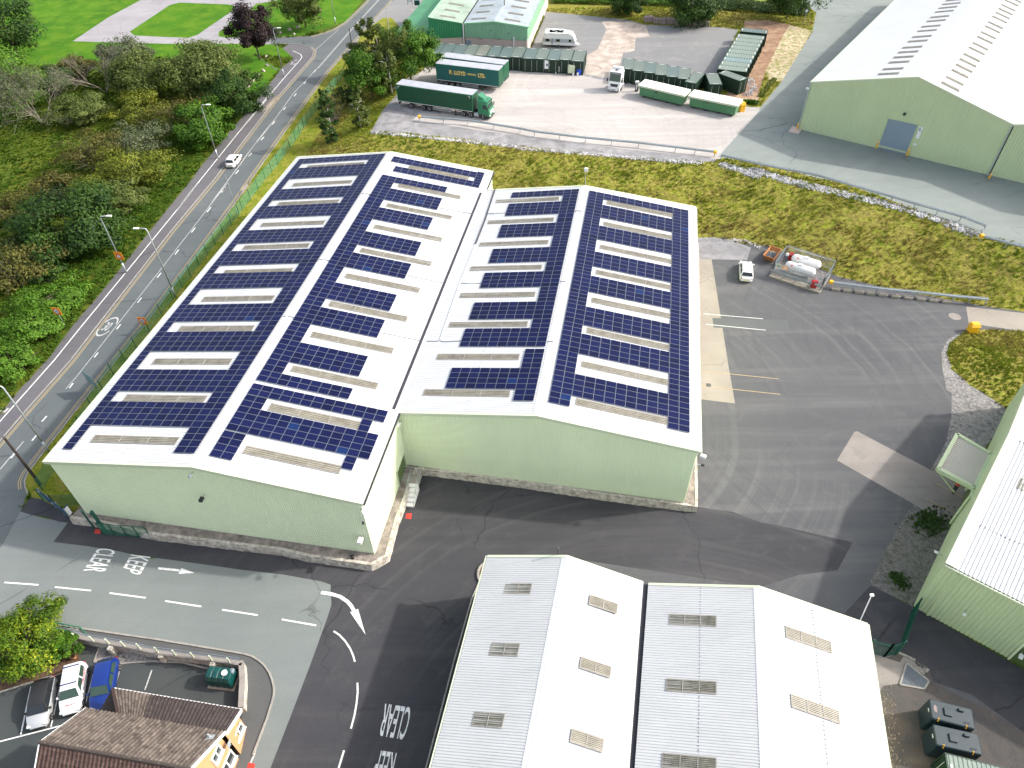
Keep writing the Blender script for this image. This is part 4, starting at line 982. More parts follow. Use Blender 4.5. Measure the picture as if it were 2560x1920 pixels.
# ---- east warehouse (right edge)
C0 = at('d3', 1590, 45, 7.05); gx = Vector((.655, .755, 0)).normalized(); gy = Vector((.775, -.632, 0)).normalized()
gx = (at('c3', 2005, 525) - at('d3', 1330, 390)).normalized(); gy = (at('d3', 2212, 360, 7.05) - C0); gy.z = 0; gy.normalize()
wd = 16.0; z6 = 9.2
W6 = [C0, C0 + gx * wd + Vector((0, 0, z6 - 7.05)), C0 + gx * wd * 2, C0 + gy * 62, C0 + gy * 62 + gx * wd + Vector((0, 0, z6 - 7.05)), C0 + gy * 62 + gx * wd * 2]
B6_, b6f = shed('green_warehouse', 'green ribbed warehouse at the right edge with a canopy over its gable door', W6, 0.0, wallm='wall_green', barge=.75, wp=.34, pitch=.32, roofm='roof_white', inset=(.12, .12), rdepth=.07)
S6 = Slope(W6[0], W6[1], W6[4])
rl(B6_, S6, 'c3', (2150, 1010), (2330, 1000), 'rooflight_dark', 6, 1)
seam(B6_, S6, 'c3', (1795, 1278), (2300, 1510), .35, .12, .09)
# canopy on the gable
cz = 4.4
Q = [at('c3', *q_, cz) for q_ in ((1682, 590), (1950, 748), (1818, 1012), (1532, 862))]
cn = thing('door_canopy', 'projecting pale roofed canopy with green edges over the gable door of the right hand warehouse', 'canopy', ((Q[0] + Q[2]) / 2).to_tuple()[:2] + (0,))
mb = MB(); corr(mb, lambda s: lerp(Q[0], Q[3], s) + Vector((0, 0, -.02)), lambda s: lerp(Q[1], Q[2], s), (Q[3] - Q[0]).length, .28, .05, (0, 0, 1)); wpart(mb, 'roof_sheet', 'canopy_sheet', cn)
mb = MB()
for i in range(4):
    a, b = Q[i], Q[(i + 1) % 4]; mb.bar(a - Vector((0, 0, .05)), b - Vector((0, 0, .05)), .34, .45)
wpart(mb, 'fascia', 'wall_green', cn)
for p_ in (Q[0], Q[3]):
    mb = MB(); mb.bar(Vector((p_.x, p_.y, cz - .2)), Vector((p_.x, p_.y, cz - .2)) + gy * 2.2 - Vector((0, 0, 1.6)), .12); wpart(mb, 'bracket', 'wall_green', cn)
mb = MB(); a = at('c3', 1625, 1290, .0) ; b = at('c3', 1790, 1085, 0)
a.z = 0; d_ = (b - a).normalized()
fx = b6f['f0'] - b6f['ey'] * .10
tA = (a - fx).dot(gx); a = fx + gx * (tA); b = a + gx * 5.2
mb.quad(a, b, b + Zv * 4.2, a + Zv * 4.2); o_ = wpart(mb, 'roller_door', 'door_green', B6_)
mb = MB(); 
for p_, q_ in ((a, a + Zv * 4.3), (b, b + Zv * 4.3), (a + Zv * 4.25, b + Zv * 4.25)): mb.bar(p_ - b6f['ey'] * .08, q_ - b6f['ey'] * .08, .22)
fr = mb.build('door_frame', 'wall_green', o_); fr.data.transform(Matrix.Translation(-B6_.location))
# side wall pieces: shallow bay joint, door and lamp
def on_left6(k, x, y, off=.08):
    a_, b_ = b6f['f0'], b6f['b0']; return hit(k, x, y, a_, b_, a_ + Zv * 5) - b6f['ex'] * off
mb = MB(); p_ = on_left6('d3', 1700, 120); q_ = on_left6('d3', 1450, 450); mb.bar(p_, Vector((q_.x, q_.y, 0)), .28, .16); wpart(mb, 'downpipe', 'wall_green', B6_)
a = on_left6('d3', 2080, 800); a.z = 0; e = gy
mb = MB(); mb.quad(a, a + e * 2.4, a + e * 2.4 + Zv * 2.5, a + Zv * 2.5); dr = wpart(mb, 'door', 'door_green', B6_)
mb = MB()
for p_, q_ in ((a, a + Zv * 2.6), (a + e * 2.4, a + e * 2.4 + Zv * 2.6), (a + Zv * 2.55 - e * .05, a + e * 2.45 + Zv * 2.55)): mb.bar(p_ - b6f['ex'] * .04, q_ - b6f['ex'] * .04, .12)
fr = mb.build('door_frame', 'wall_sage', dr); fr.data.transform(Matrix.Translation(-B6_.location))
lamp_unit(on_left6('d3', 1755, 405), -b6f['ex'], 'wall_lamp', 'small white lamp on the side wall of the green warehouse at the right edge', s=.2)
lamp_unit(on_left6('d3', 2200, 735), -b6f['ex'], 'wall_lamp', 'white lamp over the small side door of the warehouse at the right edge', s=.3)
pq = hit('c3', 1580, 1555, b6f['f0'], b6f['f1'], b6f['f0'] + Zv) - b6f['ey'] * .1
lamp_unit(pq, -b6f['ey'], 'wall_lamp', 'small white lamp low on the gable of the warehouse at the right edge', s=.22)
pq = hit('d3', 1450, 90, b6f['f0'], b6f['f1'], b6f['f0'] + Zv) - b6f['ey'] * .1
lamp_unit(pq, -b6f['ey'], 'wall_camera', 'small blue grey camera low on the gable near the corner of the right hand warehouse', 'shutter_blue', 'camera', .2)

# ---- north-east warehouse on the upper level
G0 = UPZ
P0 = at('a3', 530, 648, 12.05); P2 = at('a3', 2130, 985, 12.05); PR = at('a3', 1380, 608, 15.97)
dl = (at('a3', 1190, 5, 12.05) - P0).normalized(); LL = 84
W5 = [P0, PR, P2, P0 + dl * LL, PR + dl * LL, P2 + dl * LL]
B5_, b5f = shed('north_warehouse', 'big upper level warehouse with a blue roller door and rows of slot rooflights', W5, G0, wallm='wall_green', barge=.3, wp=.42, pitch=.5, inset=(.1, .1), rdepth=.03, ridge_w=.5)
S5a, S5b = Slope(W5[0], W5[1], W5[4]), Slope(W5[2], W5[1], W5[4])
sl = [((1062, 588), (1222, 582)), ((1098, 550), (1258, 542)), ((1146, 497), (1305, 488)), ((1182, 456), (1340, 447)), ((1220, 417), (1376, 408)), ((1253, 380), (1408, 370)), ((1298, 331), (1450, 320)), ((1331, 296), (1481, 285)),
      ((1371, 250), (1522, 238)), ((1403, 214), (1551, 203)), ((1444, 172), (1592, 160)), ((1475, 139), (1620, 127)), ((1511, 98), (1656, 85)), ((1540, 67), (1684, 54)), ((1568, 37), (1710, 24)), ((1597, 7), (1738, -6))]
for a_, b_ in sl:
    a0, t0 = S5a.inv('a3', *a_); a1, t1 = S5a.inv('a3', *b_); t = (t0 + t1) / 2; rooflight(B5_, S5a, a0, a1, t - .42, t + .42, 'rooflight_dark', 3, 1)
sl = [((1560, 650), (1700, 720)), ((1597, 607), (1732, 675)), ((1640, 553), (1772, 614)), ((1672, 510), (1803, 573)), ((1703, 468), (1833, 528)), ((1734, 427), (1865, 486)), ((1776, 374), (1900, 434)), ((1804, 338), (1928, 396)),
      ((1840, 288), (1963, 345)), ((1868, 253), (1990, 308)), ((1902, 206), (2022, 261)), ((1928, 173), (2046, 227)), ((1960, 130), (2078, 183)), ((1986, 98), (2098, 150)), ((2010, 67), (2122, 119)), ((2032, 37), (2144, 89)), ((2062, 0), (2168, 50)), ((2085, -28), (2190, 22))]
for a_, b_ in sl:
    a0, t0 = S5b.inv('a3', *a_); a1, t1 = S5b.inv('a3', *b_); t = (t0 + t1) / 2; rooflight(B5_, S5b, a1, a0, t - .42, t + .42, 'rooflight', 3, 1)
def on5(x, y, off=.1): return hit('a3', x, y, b5f['f0'], b5f['f1'], b5f['f0'] + Zv) - b5f['ey'] * off
a, b, c_, d_ = on5(1055, 1160), on5(1285, 1215), on5(1372, 980), on5(1130, 925)
a.z = b.z = G0 + .02; c_ = Vector((b.x, b.y, c_.z)); d_ = Vector((a.x, a.y, c_.z))
mb = MB(); corr(mb, lambda s: lerp(a, d_, s), lambda s: lerp(b, c_, s), (d_ - a).length, .14, .02, -b5f['ey']); rd = wpart(mb, 'roller_door', 'shutter_blue', B5_)
mb = MB(); 
for p_, q_ in ((a, d_), (b, c_), (d_, c_)): mb.bar(p_ - b5f['ey'] * .03, q_ - b5f['ey'] * .03, .14)
mb.quad(*[v_ - b5f['ey'] * .06 for v_ in (lerp(a, d_, .06), lerp(b, c_, .06), lerp(b, c_, .1), lerp(a, d_, .1))])
fr = mb.build('door_frame', 'wall_green', rd); fr.data.transform(Matrix.Translation(-B5_.location))
mb = MB(); e = lerp(a, d_, .11); mb.quad(*[v_ - b5f['ey'] * .05 for v_ in (lerp(a, d_, .07), lerp(b, c_, .07), lerp(b, c_, .13), lerp(a, d_, .13))]); g_ = mb.build('door_rail', 'galvanised', rd); g_.data.transform(Matrix.Translation(-B5_.location))
# signs on the gable
plain('sign_white', (.78, .78, .80), .5, var=.03); plain('sign_navy', (.02, .03, .12), .5, var=.1)
def wall_sign(label, k, corners, word=None, mat='sign_white'):
    P = [on5(x, y, .12) for x, y in corners]; c = sum(P, Vector()) / 4; t = thing('wall_sign', label, 'sign', c)
    hgt_ = (P[0].z + P[1].z - P[2].z - P[3].z) / 2; wid = (P[1] - P[0]).length * .5 + (P[2] - P[3]).length * .5
    ex = b5f['ex']; A_ = -ex * wid / 2; mb = MB(); n = -b5f['ey']
    cs = [-ex * wid / 2 + Zv * hgt_ / 2, ex * wid / 2 + Zv * hgt_ / 2, ex * wid / 2 - Zv * hgt_ / 2, -ex * wid / 2 - Zv * hgt_ / 2]
    mb.loft([cs, [c_ + n * .04 for c_ in cs]]); mb.build('board', mat, t)
    if word:
        mb = MB(); text_quad(mb, word, cs[3] * .62, cs[2] * .62, cs[0] * .62, cs[1] * .62, n * .048, .02); mb.build('lettering', 'sign_navy', t)
wall_sign('small white sign with the letter L right of the blue roller door', 'a3', [(1388, 998), (1420, 1003), (1408, 1040), (1376, 1034)], 'L')
wall_sign('tall blank white panel under the letter sign beside the blue roller door', 'a3', [(1372, 1036), (1402, 1042), (1386, 1094), (1357, 1088)])
wall_sign('small white notice low on the wall right of the blue roller door', 'a3', [(1342, 1128), (1366, 1133), (1361, 1150), (1336, 1144)])
lamp_unit(on5(1275, 895), -b5f['ey'], 'flood_lamp', 'dark floodlight above the blue roller door', 'black_plastic', 'floodlight', .4)
lamp_unit(on5(532, 705), -b5f['ex'] - b5f['ey'] * .4, 'wall_lamp', 'white lamp near the left eave corner of the big upper warehouse', s=.35)
mb = MB(); f_ = b5f['f1'] - b5f['ey'] * .12; mb.tube([Vector((f_.x, f_.y, 12)), Vector((f_.x, f_.y, G0))], .11, 8); wpart(mb, 'downpipe', 'galvanised', B5_)
mb = MB(); f_ = b5f['f0'] - b5f['ey'] * .1 - b5f['ex'] * .1; mb.tube([Vector((f_.x, f_.y, 12)), Vector((f_.x, f_.y, G0))], .11, 8); wpart(mb, 'downpipe', 'galvanised', B5_)
exd = b5f['ex']; W5b = [W5[2] + exd * .05, None, W5[2] + exd * 30.4, W5[5] + exd * .05, None, W5[5] + exd * 30.4]
W5b[1] = (W5b[0] + W5b[2]) / 2 + Zv * 3.92; W5b[4] = (W5b[3] + W5b[5]) / 2 + Zv * 3.92
shed('north_warehouse', 'neighbouring bay of the upper green warehouse, cut off by the right edge of the picture', W5b, G0, wallm='wall_green', barge=.3, wp=.42, pitch=.5, inset=(.1, .1), rdepth=.03, skip=('wallL', 'gutterL'))

# ---- workshop with green cladding over pink masonry (top)
ze = 9.6
def WK(k_, x, y, z): return at(k_, x, y, z)
b7 = [at('e3', 878, 325, ze), at('e3', 1300, 298, ze + .75), at('e3', 1770, 375, ze)]
dv = (at('e3', 1940, 0, ze) - b7[2]).normalized() * 34
b7 += [b7[0] + dv, b7[1] + dv, b7[2] + dv]
B7_, b7f = shed('workshop', 'light green clad workshop over pink masonry with a streaky pitched roof', b7, UPZ, 'workshop', 'roof_pale_aged', 'wall_jade', 'wall_jade', pitch=.55, wp=.5, inset=(.1, .1), barge=.3, rdepth=.03, wall_from=UPZ + 2.9, dark_gutter=('L',))
mb = MB()
fL, fR, bR = b7f['f0'] + b7f['ey'] * .08 + b7f['ex'] * .05, b7f['f1'] + b7f['ey'] * .08 - b7f['ex'] * .05, b7f['b1'] - b7f['ex'] * .05
bL = b7f['b0']; mb.prism([fL, fR, bR, bL], UPZ - .2, UPZ + 3.0); wpart(mb, 'masonry_wall', 'masonry_pink', B7_)
S7a, S7b = Slope(b7[0], b7[1], b7[4]), Slope(b7[2], b7[1], b7[4])
for lo, hi in (((993, 266), (1192, 252)), ((1053, 175), (1245, 160)), ((1105, 87), (1293, 72)), ((1155, 0), (1340, -15))):
    a0, t0 = S7a.inv('e3', *lo); a1, t1 = S7a.inv('e3', *hi); t = (t0 + t1) / 2; rooflight(B7_, S7a, a0, a1, t - .4, t + .4, 'rooflight_dark', 3, 1)
for lo, hi in (((1450, 270), (1666, 298)), ((1497, 178), (1710, 208)), ((1542, 88), (1750, 116)), ((1590, 4), (1788, 30))):
    a0, t0 = S7b.inv('e3', *lo); a1, t1 = S7b.inv('e3', *hi); t = (t0 + t1) / 2; rooflight(B7_, S7b, a1, a0, t - .45, t + .45, 'rooflight_dark', 3, 1)
mb = MB(); p_ = S7b.p(13 if False else 6.6, *[S7b.inv('e3', 1450, 70)[1]], 0) ; p_ = S7a.p(*S7a.inv('e3', 1445, 70), 0); mb.tube([p_, p_ + Zv * 1.6], .14, 8); wpart(mb, 'flue', 'rooflight_dark', B7_)
def on7(x, y, off=.12): return hit('e3', x, y, b7f['f0'], b7f['f1'], b7f['f0'] + Zv) - b7f['ey'] * off
mb = MB()
for x0, y0, y1 in ((872, 325, 640), (1575, 505, 660), (1758, 545, 660)):
    p_ = on7(x0, y0); q_ = Vector((p_.x, p_.y, UPZ)); mb.bar(p_, q_, .22, .16)
wpart(mb, 'downpipe', 'white_paint', B7_)
mb = MB(); p_ = on7(920, 620, .04); p_.z = UPZ; mb.quad(p_, p_ + b7f['ex'] * 1.0, p_ + b7f['ex'] * 1.0 + Zv * 2.3, p_ + Zv * 2.3); wpart(mb, 'door', 'shutter_blue', B7_)
mb = MB()
for x, y in ((1258, 418), (1505, 455), (1117, 532), (1365, 532), (1548, 546), (1740, 542)): mb.cbox(on7(x, y, .15), (.3, .2, .22), .03)
wpart(mb, 'wall_light', 'cable_grey', B7_)
# mono-pitched dark green bay and the low green lean-to
ml, mr_ = at('e3', 388, 245, 11.0), b7[0] - b7f['ex'] * .3
ml2, mr2 = ml + dv, mr_ + dv; c = (ml + mr2) / 2
t = thing('workshop', 'dark green clad lean-to bay with a mossy white roof on the left of the workshop', 'workshop', (c.x, c.y, UPZ))
n_ = (mr_ - ml).cross(ml2 - ml).normalized(); n_ = n_ if n_.z > 0 else -n_
sheet_metal('roof_mossy', (.35, .45, .37), .6, .5)
mb = MB(); corr(mb, lambda s: lerp(ml, ml2, s), lambda s: lerp(mr_, mr2, s), 34, .55, .03, n_); wpart(mb, 'roof', 'roof_mossy', t)
S8 = Slope(ml, mr_, mr2); 
for lo, hi in (((555, 215), (768, 252)), ((618, 130), (828, 166)), ((678, 42), (885, 80))):
    a0, t0 = S8.inv('e3', *lo); a1, t1 = S8.inv('e3', *hi); tt = (t0 + t1) / 2; rooflight(t, S8, a0, a1, tt - .42, tt + .42, 'rooflight_dark', 3, 1)
zc = UPZ + 2.9
mb = MB(); f = lambda s: lerp(Vector((ml.x, ml.y, zc)), Vector((mr_.x, mr_.y, zc)), s); corr(mb, f, lambda s: lerp(ml, mr_, s) - Zv * .05, (mr_ - ml).length, .5, .035, -b7f['ey']); wpart(mb, 'wall', 'wall_dark_jade', t)
mb = MB(); corr(mb, lambda s: lerp(Vector((ml.x, ml.y, zc)), Vector((ml2.x, ml2.y, zc)), s), lambda s: lerp(ml, ml2, s) - Zv * .05, 34, .5, .035, -b7f['ex']); wpart(mb, 'wall', 'wall_dark_jade', t)
mb = MB(); mb.prism([Vector((ml.x, ml.y, 0)) + b7f['ey'] * .1, Vector((mr_.x, mr_.y, 0)) + b7f['ey'] * .1, mr2, ml2], UPZ - .3, zc + .02); wpart(mb, 'masonry_wall', 'masonry_pink', t)
mb = MB(); mb.bar(ml + Zv * .06, ml2 + Zv * .06, .2, .15); mb.bar(ml + Zv * .06, mr_ + Zv * .06, .2, .15); wpart(mb, 'trim', 'wall_jade', t)
a = at('e3', 390, 352, 8.6); a = Vector((ml.x - .05, ml.y - .05, 8.6)); b = at('e3', 95, 345, 7.0); 
b = a - b7f['ex'] * 8.0 - Zv * 1.5; c = (a + b) / 2
t = thing('workshop', 'low lean-to with a plain green sheet roof at the far left of the workshop', 'workshop', (c.x, c.y, UPZ))
n_ = (a - b).cross(dv).normalized(); n_ = n_ if n_.z > 0 else -n_
mb = MB(); corr(mb, lambda s: lerp(b, b + dv, s), lambda s: lerp(a, a + dv, s), 34, .45, .04, n_); wpart(mb, 'roof', 'roof_green', t)
mb = MB(); corr(mb, lambda s: lerp(Vector((b.x + .3, b.y, zc)), Vector((a.x, a.y, zc)), s), lambda s: lerp(b + b7f['ex'] * .3, a, s) - Zv * .05, 8, .5, .035, -b7f['ey']); corr(mb, lambda s: lerp(Vector((b.x + .3, b.y, zc)), Vector((b.x + .3, b.y, zc)) + dv, s), lambda s: lerp(b + b7f['ex'] * .3, b + b7f['ex'] * .3 + dv, s) - Zv * .1, 34, .5, .035, -b7f['ex']); wpart(mb, 'wall', 'wall_dark_jade', t)
mb = MB(); q0 = Vector((b.x, b.y, 0)) + b7f['ex'] * .4 + b7f['ey'] * .1; mb.prism([q0, Vector((a.x, a.y, 0)) + b7f['ey'] * .1, Vector((a.x, a.y, 0)) + dv, q0 + dv], UPZ - .3, zc + .02); wpart(mb, 'masonry_wall', 'white_paint', t)

# ---- tiled house (bottom left)
plain('render_orange', (.52, .27, .13), .9, var=.06, scale=2, bump=.2)
def tiles(name, c1, c2):
    m, nt, b = nodes(name); a = attr(nt, 'v'); v = vec_of(nt)
    cr = N(nt, 'ShaderNodeValToRGB'); cr.color_ramp.elements[0].color = rgba(c1); cr.color_ramp.elements[1].color = rgba(c2); nt.links.new(a.outputs['Fac'], cr.inputs[0])
    c = mix(nt, cr.outputs[0], rgba((.30, .27, .23)), noise_f(nt, v, 5, 5, .62, .8)); nt.links.new(c, b.inputs['Base Color']); b.inputs['Roughness'].default_value = .9; MATS[name] = m
tiles('tile_grey_brown', (.055, .042, .036), (.155, .125, .105)); tiles('tile_dark', (.030, .022, .022), (.055, .040, .038)); tiles('tile_red_brown', (.060, .033, .028), (.105, .062, .052))
def tile_slope(mb, E0, E1, T0, T1, mi=0, course=.33, roll=.30, rr=None):
    """interlocking pantiles: courses of rolled tiles stepping up the slope; E eave line, T top line"""
    rr = rr or random.Random(2); L = (E1 - E0).length; Hh = (T0 - E0).length; n = (E1 - E0).cross(T0 - E0).normalized(); n = n if n.z > 0 else -n
    nc = int(L / roll); nr = int(Hh / course)
    for j in range(nr):
        u0, u1 = j / nr, (j + 1) / nr + .006
        for i in range(nc):
            s0, s1 = i / nc, (i + 1) / nc; v = min(1, max(0, rr.gauss(.45, .22)));
            P = lambda s, u, h: lerp(lerp(E0, E1, s), lerp(T0, T1, s), u) + n * h
            prof = ((0, .0), (.45, .0), (.62, .05), (.85, .05), (1, 0.0))
            r0 = [P(s0 + (s1 - s0) * f_, u0, .05 + h) for f_, h in prof]; r1 = [P(s0 + (s1 - s0) * f_, min(1, u1), .02 + h) for f_, h in prof]
            r_1 = [P(s0 + (s1 - s0) * f_, u0, .015 + h) for f_, h in prof]
            mb.loft([r_1, r0, r1], False, mi, v, closed=False)
hr0, hr1 = at('f1', 130, 1020, 7.5), at('f1', 1640, 1264, 7.5); he0, he1 = at('f1', 530, 675, 4.8), at('f1', 1905, 910, 4.8)
ux = (he1 - he0).normalized(); uy = Vector((-ux.y, ux.x, 0)); Lh = (he1 - he0).length
hr0 = he0 + uy * -((he0 - hr0).dot(uy)) + Zv * 2.7; hr0 = Vector((he0.x, he0.y, 7.5)) - uy * abs((he0 - hr0).dot(uy)); hr1 = hr0 + ux * Lh
dep = (Vector((he0.x, he0.y, 0)) - Vector((hr0.x, hr0.y, 0))).length
hf0, hf1 = he0 - uy * 2 * dep, he1 - uy * 2 * dep
c = (he0 + hf1) / 2
house = thing('brick_house', 'orange rendered house with brown tiled roofs at the bottom left beside the car park', 'house', (c.x, c.y, 0))
mb = MB(); tile_slope(mb, he1, he0, hr1, hr0, 0); wpart(mb, 'roof', ['tile_grey_brown'], house)
mb = MB(); tile_slope(mb, hf0, hf1, hr0, hr1, 0, rr=random.Random(4)); wpart(mb, 'roof', ['tile_red_brown'], house)
mb = MB(); mb.tube([hr0 + Zv * .06, hr1 + Zv * .06], .13, 8); wpart(mb, 'ridge_tiles', 'tile_grey_brown', house); MATS['tile_grey_brown']
# walls
w0, w1, w2, w3 = he0 + ux * .25 - uy * .3, he1 - ux * .25 - uy * .3, hf1 - ux * .25 + uy * .3, hf0 + ux * .25 + uy * .3
mb = MB()
lowz = lambda p: Vector((p.x, p.y, -.05)); zt = 4.75
rA, rB = (w1 + w2) / 2, (w0 + w3) / 2; rA.z = rB.z = 7.3
for a, b in ((w0, w1), (w1, w2), (w2, w3), (w3, w0)): mb.quad(lowz(a), lowz(b), Vector((b.x, b.y, zt)), Vector((a.x, a.y, zt)))
mb.quad(Vector((w1.x, w1.y, zt)), Vector((w2.x, w2.y, zt)), rA); mb.quad(Vector((w3.x, w3.y, zt)), Vector((w0.x, w0.y, zt)), rB)
wpart(mb, 'wall', 'render_orange', house)
# white verges
plain('upvc_white', (.80, .80, .80), .35, var=.03)
mb = MB()
for E, T in ((he1, hr1), (hf1, hr1), (he0, hr0), (hf0, hr0)):
    mb = MB(); mb.bar(E - Zv * .08, T - Zv * .08, .10, .24); wpart(mb, 'verge', 'upvc_white', house)
# rear single storey wing: roof falls away from the main eave line
zv = 4.55
q0 = at('f1', 862, 722, zv); q0 = he0 + ux * (q0 - he0).dot(ux) + uy * .04; q0.z = zv; q1 = he1 + uy * .04; q1.z = zv
p0_ = at('f1', 800, 480, 2.8); kyy = (p0_ - q0).dot(uy); p1_ = Vector((q1.x, q1.y, 2.8)) + uy * kyy; p1_ += ux * (at('f1', 2060, 700, 2.8) - p1_).dot(ux)
hb = Vector((p0_.x, p0_.y, 2.8)) - uy * kyy
mb = MB(); m_ = .30; mp, mq = lerp(p0_, p1_, m_), lerp(q0, q1, m_ - .07)
tile_slope(mb, mp, p0_, mq, q0, 0, rr=random.Random(8)); tile_slope(mb, p1_, mp, q1, mq, 1, rr=random.Random(9)); wpart(mb, 'roof', ['tile_grey_brown', 'tile_dark'], house)
mb = MB(); tile_slope(mb, p0_, hb, q0, lerp(q0, hb, .02), 0, rr=random.Random(3)); wpart(mb, 'roof', 'tile_dark', house)  # hip end: the shade on this side is put into the darker tile colour
mb = MB(); mb.bar(p0_ + Zv * .05, q0 + Zv * .10, .22, .14); wpart(mb, 'hip_tiles', 'tile_red_brown', house)
mb = MB(); mb.bar(p1_ + ux * .04 - Zv * .06, q1 + ux * .04 - Zv * .06, .08, .3); wpart(mb, 'verge', 'upvc_white', house); mb = MB(); mb.bar(p0_ - Zv * .08 + uy * .05, p1_ - Zv * .08 + uy * .05, .11, .11); mb.bar(p0_ - Zv * .08, hb - Zv * .08, .11, .11); wpart(mb, 'gutter', 'upvc_white', house)
mb = MB(); a, b, c_, d_ = p0_ - uy * .3 + ux * .3, p1_ - uy * .3 - ux * .25, q1 - ux * .25, hb + ux * .3
for s_, t_ in ((a, b), (d_, a)): mb.quad(lowz(s_), lowz(t_), Vector((t_.x, t_.y, 2.72)), Vector((s_.x, s_.y, 2.72)))
mb.quad(lowz(b), lowz(c_), c_ - Zv * .12, b - Zv * .12); wpart(mb, 'wall', 'render_orange', house)
# windows, roof flue, dish
plain('dark_glass', (.02, .03, .032), .08, var=.1, spec=.7)
def house_window(c, wd_, hh_, par=house):
    n = ux; y_ = -uy; mb = MB(); P = lambda a, b, o=0: c + y_ * a + Zv * b + n * o
    for a, b in (((-wd_ / 2, -hh_ / 2), (wd_ / 2, -hh_ / 2)), ((wd_ / 2, -hh_ / 2), (wd_ / 2, hh_ / 2)), ((wd_ / 2, hh_ / 2), (-wd_ / 2, hh_ / 2)), ((-wd_ / 2, hh_ / 2), (-wd_ / 2, -hh_ / 2)), ((0, -hh_ / 2), (0, hh_ / 2))):
        mb.bar(P(*a, .05), P(*b, .05), .09, .12)
    fr = wpart(mb, 'window', 'upvc_white', par)
    mb = MB(); mb.quad(P(-wd_ / 2, -hh_ / 2, .03), P(wd_ / 2, -hh_ / 2, .03), P(wd_ / 2, hh_ / 2, .03), P(-wd_ / 2, hh_ / 2, .03)); g = mb.build('pane', 'dark_glass', fr); g.data.transform(Matrix.Translation(-par.location))
    mb = MB(); mb.bar(P(-wd_ / 2 - .08, -hh_ / 2 - .06, .12), P(wd_ / 2 + .08, -hh_ / 2 - .06, .12), .22, .06); g = mb.build('sill', 'upvc_white', fr); g.data.transform(Matrix.Translation(-par.location))
def onG(x, y): return hit('f1', x, y, w1, w2, w1 + Zv)
house_window(onG(1820, 1130) , 1.0, 1.0); house_window(onG(1930, 1230), 1.6, 1.3); cwin = lerp(b, c_, .45); house_window(Vector((cwin.x, cwin.y, 1.5)), 1.1, .9)
pf = lerp(lerp(he0, he1, .93), lerp(hr0, hr1, .93), .30); pf = hit('f1', 1765, 965, he0, he1, hr0)
mb = MB(); mb.box(pf + Zv * .12, (.5, .5, .06), .1, tilt=('X', -.7)); mb.tube([pf, pf + Zv * .65], .07, 8); wpart(mb, 'roof_vent', 'galvanised', house)
dsh = thing('satellite_dish', 'grey satellite dish on the orange gable of the tiled house', 'satellite dish', onG(1890, 1030)); mb = MB()
rings = [[Vector((.3 + .12 * r_ * r_, 0, 0)) + Vector((0, math.cos(k / 12 * 6.283), math.sin(k / 12 * 6.283))) * .32 * r_ for k in range(12)] for r_ in (.1, .5, .8, 1)]
mb.loft(rings, True); mb.build('dish', 'galvanised', dsh); mb = MB(); mb.bar((0, 0, 0), (.3, 0, 0), .04); mb.bar((.35, 0, -.3), (.7, 0, 0), .025); mb.build('arm', 'galvanised', dsh)

# ------------------------------------------------------------------ vegetation
leafy('leaf_mid', [(0.036, 0.086, 0.006), (0.067, 0.159, 0.010), (0.103, 0.216, 0.016), (0.159, 0.274, 0.030)])
leafy('leaf_dark', [(0.014, 0.034, 0.008), (0.025, 0.064, 0.009), (0.042, 0.091, 0.011), (0.070, 0.128, 0.019)])
leafy('leaf_bright', [(0.026, 0.064, 0.003), (0.045, 0.120, 0.005), (0.076, 0.175, 0.009), (0.122, 0.221, 0.017)])
leafy('leaf_olive', [(0.046, 0.069, 0.012), (0.082, 0.116, 0.022), (0.128, 0.166, 0.039), (0.184, 0.221, 0.061)])
leafy('leaf_yellow', [(0.053, 0.075, 0.007), (0.102, 0.127, 0.011), (0.161, 0.186, 0.016), (0.236, 0.255, 0.032)])
leafy('leaf_rust', [(0.047, 0.051, 0.010), (0.087, 0.084, 0.017), (0.130, 0.119, 0.027), (0.093, 0.124, 0.017)])
leafy('leaf_purple', [(0.010, 0.006, 0.007), (0.020, 0.011, 0.012), (0.035, 0.019, 0.019), (0.050, 0.032, 0.030)])
leafy('leaf_grey', [(0.053, 0.071, 0.030), (0.088, 0.114, 0.052), (0.132, 0.157, 0.078), (0.194, 0.209, 0.112)])
leafy('leaf_hedge', [(0.030, 0.076, 0.004), (0.070, 0.140, 0.007), (0.160, 0.238, 0.010), (0.420, 0.432, 0.017)])
leafy('grass_blades', [(0.121, 0.176, 0.009), (0.202, 0.248, 0.019), (0.302, 0.269, 0.060), (0.202, 0.140, 0.051), (0.403, 0.351, 0.112)], .9)
leafy('verge_blades', [(0.138, 0.186, 0.012), (0.207, 0.248, 0.022), (0.299, 0.310, 0.059)], .9)
leafy('meadow_blades', [(0.032, 0.075, 0.006), (0.064, 0.122, 0.007), (0.105, 0.158, 0.010), (0.156, 0.180, 0.019)], .9)
leafy('scrub_leaves', [(0.030, 0.070, 0.005), (0.049, 0.119, 0.008), (0.081, 0.175, 0.012), (0.119, 0.182, 0.016)], .8)
plain('bark', (.16, .13, .10), .95, var=.35, scale=4, bump=.6, bscale=12)
plain('birch_bark', (.50, .48, .44), .9, var=.3, scale=5)
plain('dead_wood', (.25, .22, .175), .95, var=.25, scale=3)

def leaf(mb, c, n, size, r, v, ell=1.7):
    """one leaf spray: a bent diamond"""
    t = n.cross(Vector((r.uniform(-1, 1), r.uniform(-1, 1), r.uniform(-1, 1))))
    if t.length < 1e-3: t = Vector((1, 0, 0))
    t.normalize(); b = n.cross(t) * size; t = t * size * ell
    o = len(mb.v); mb.v += [tuple(c - t * .5), tuple(c + b * .45 + n * size * .12), tuple(c + t * .5), tuple(c - b * .45)]
    mb.f.append([o, o + 1, o + 2, o + 3]); mb.m.append(0); mb.a.append(v)

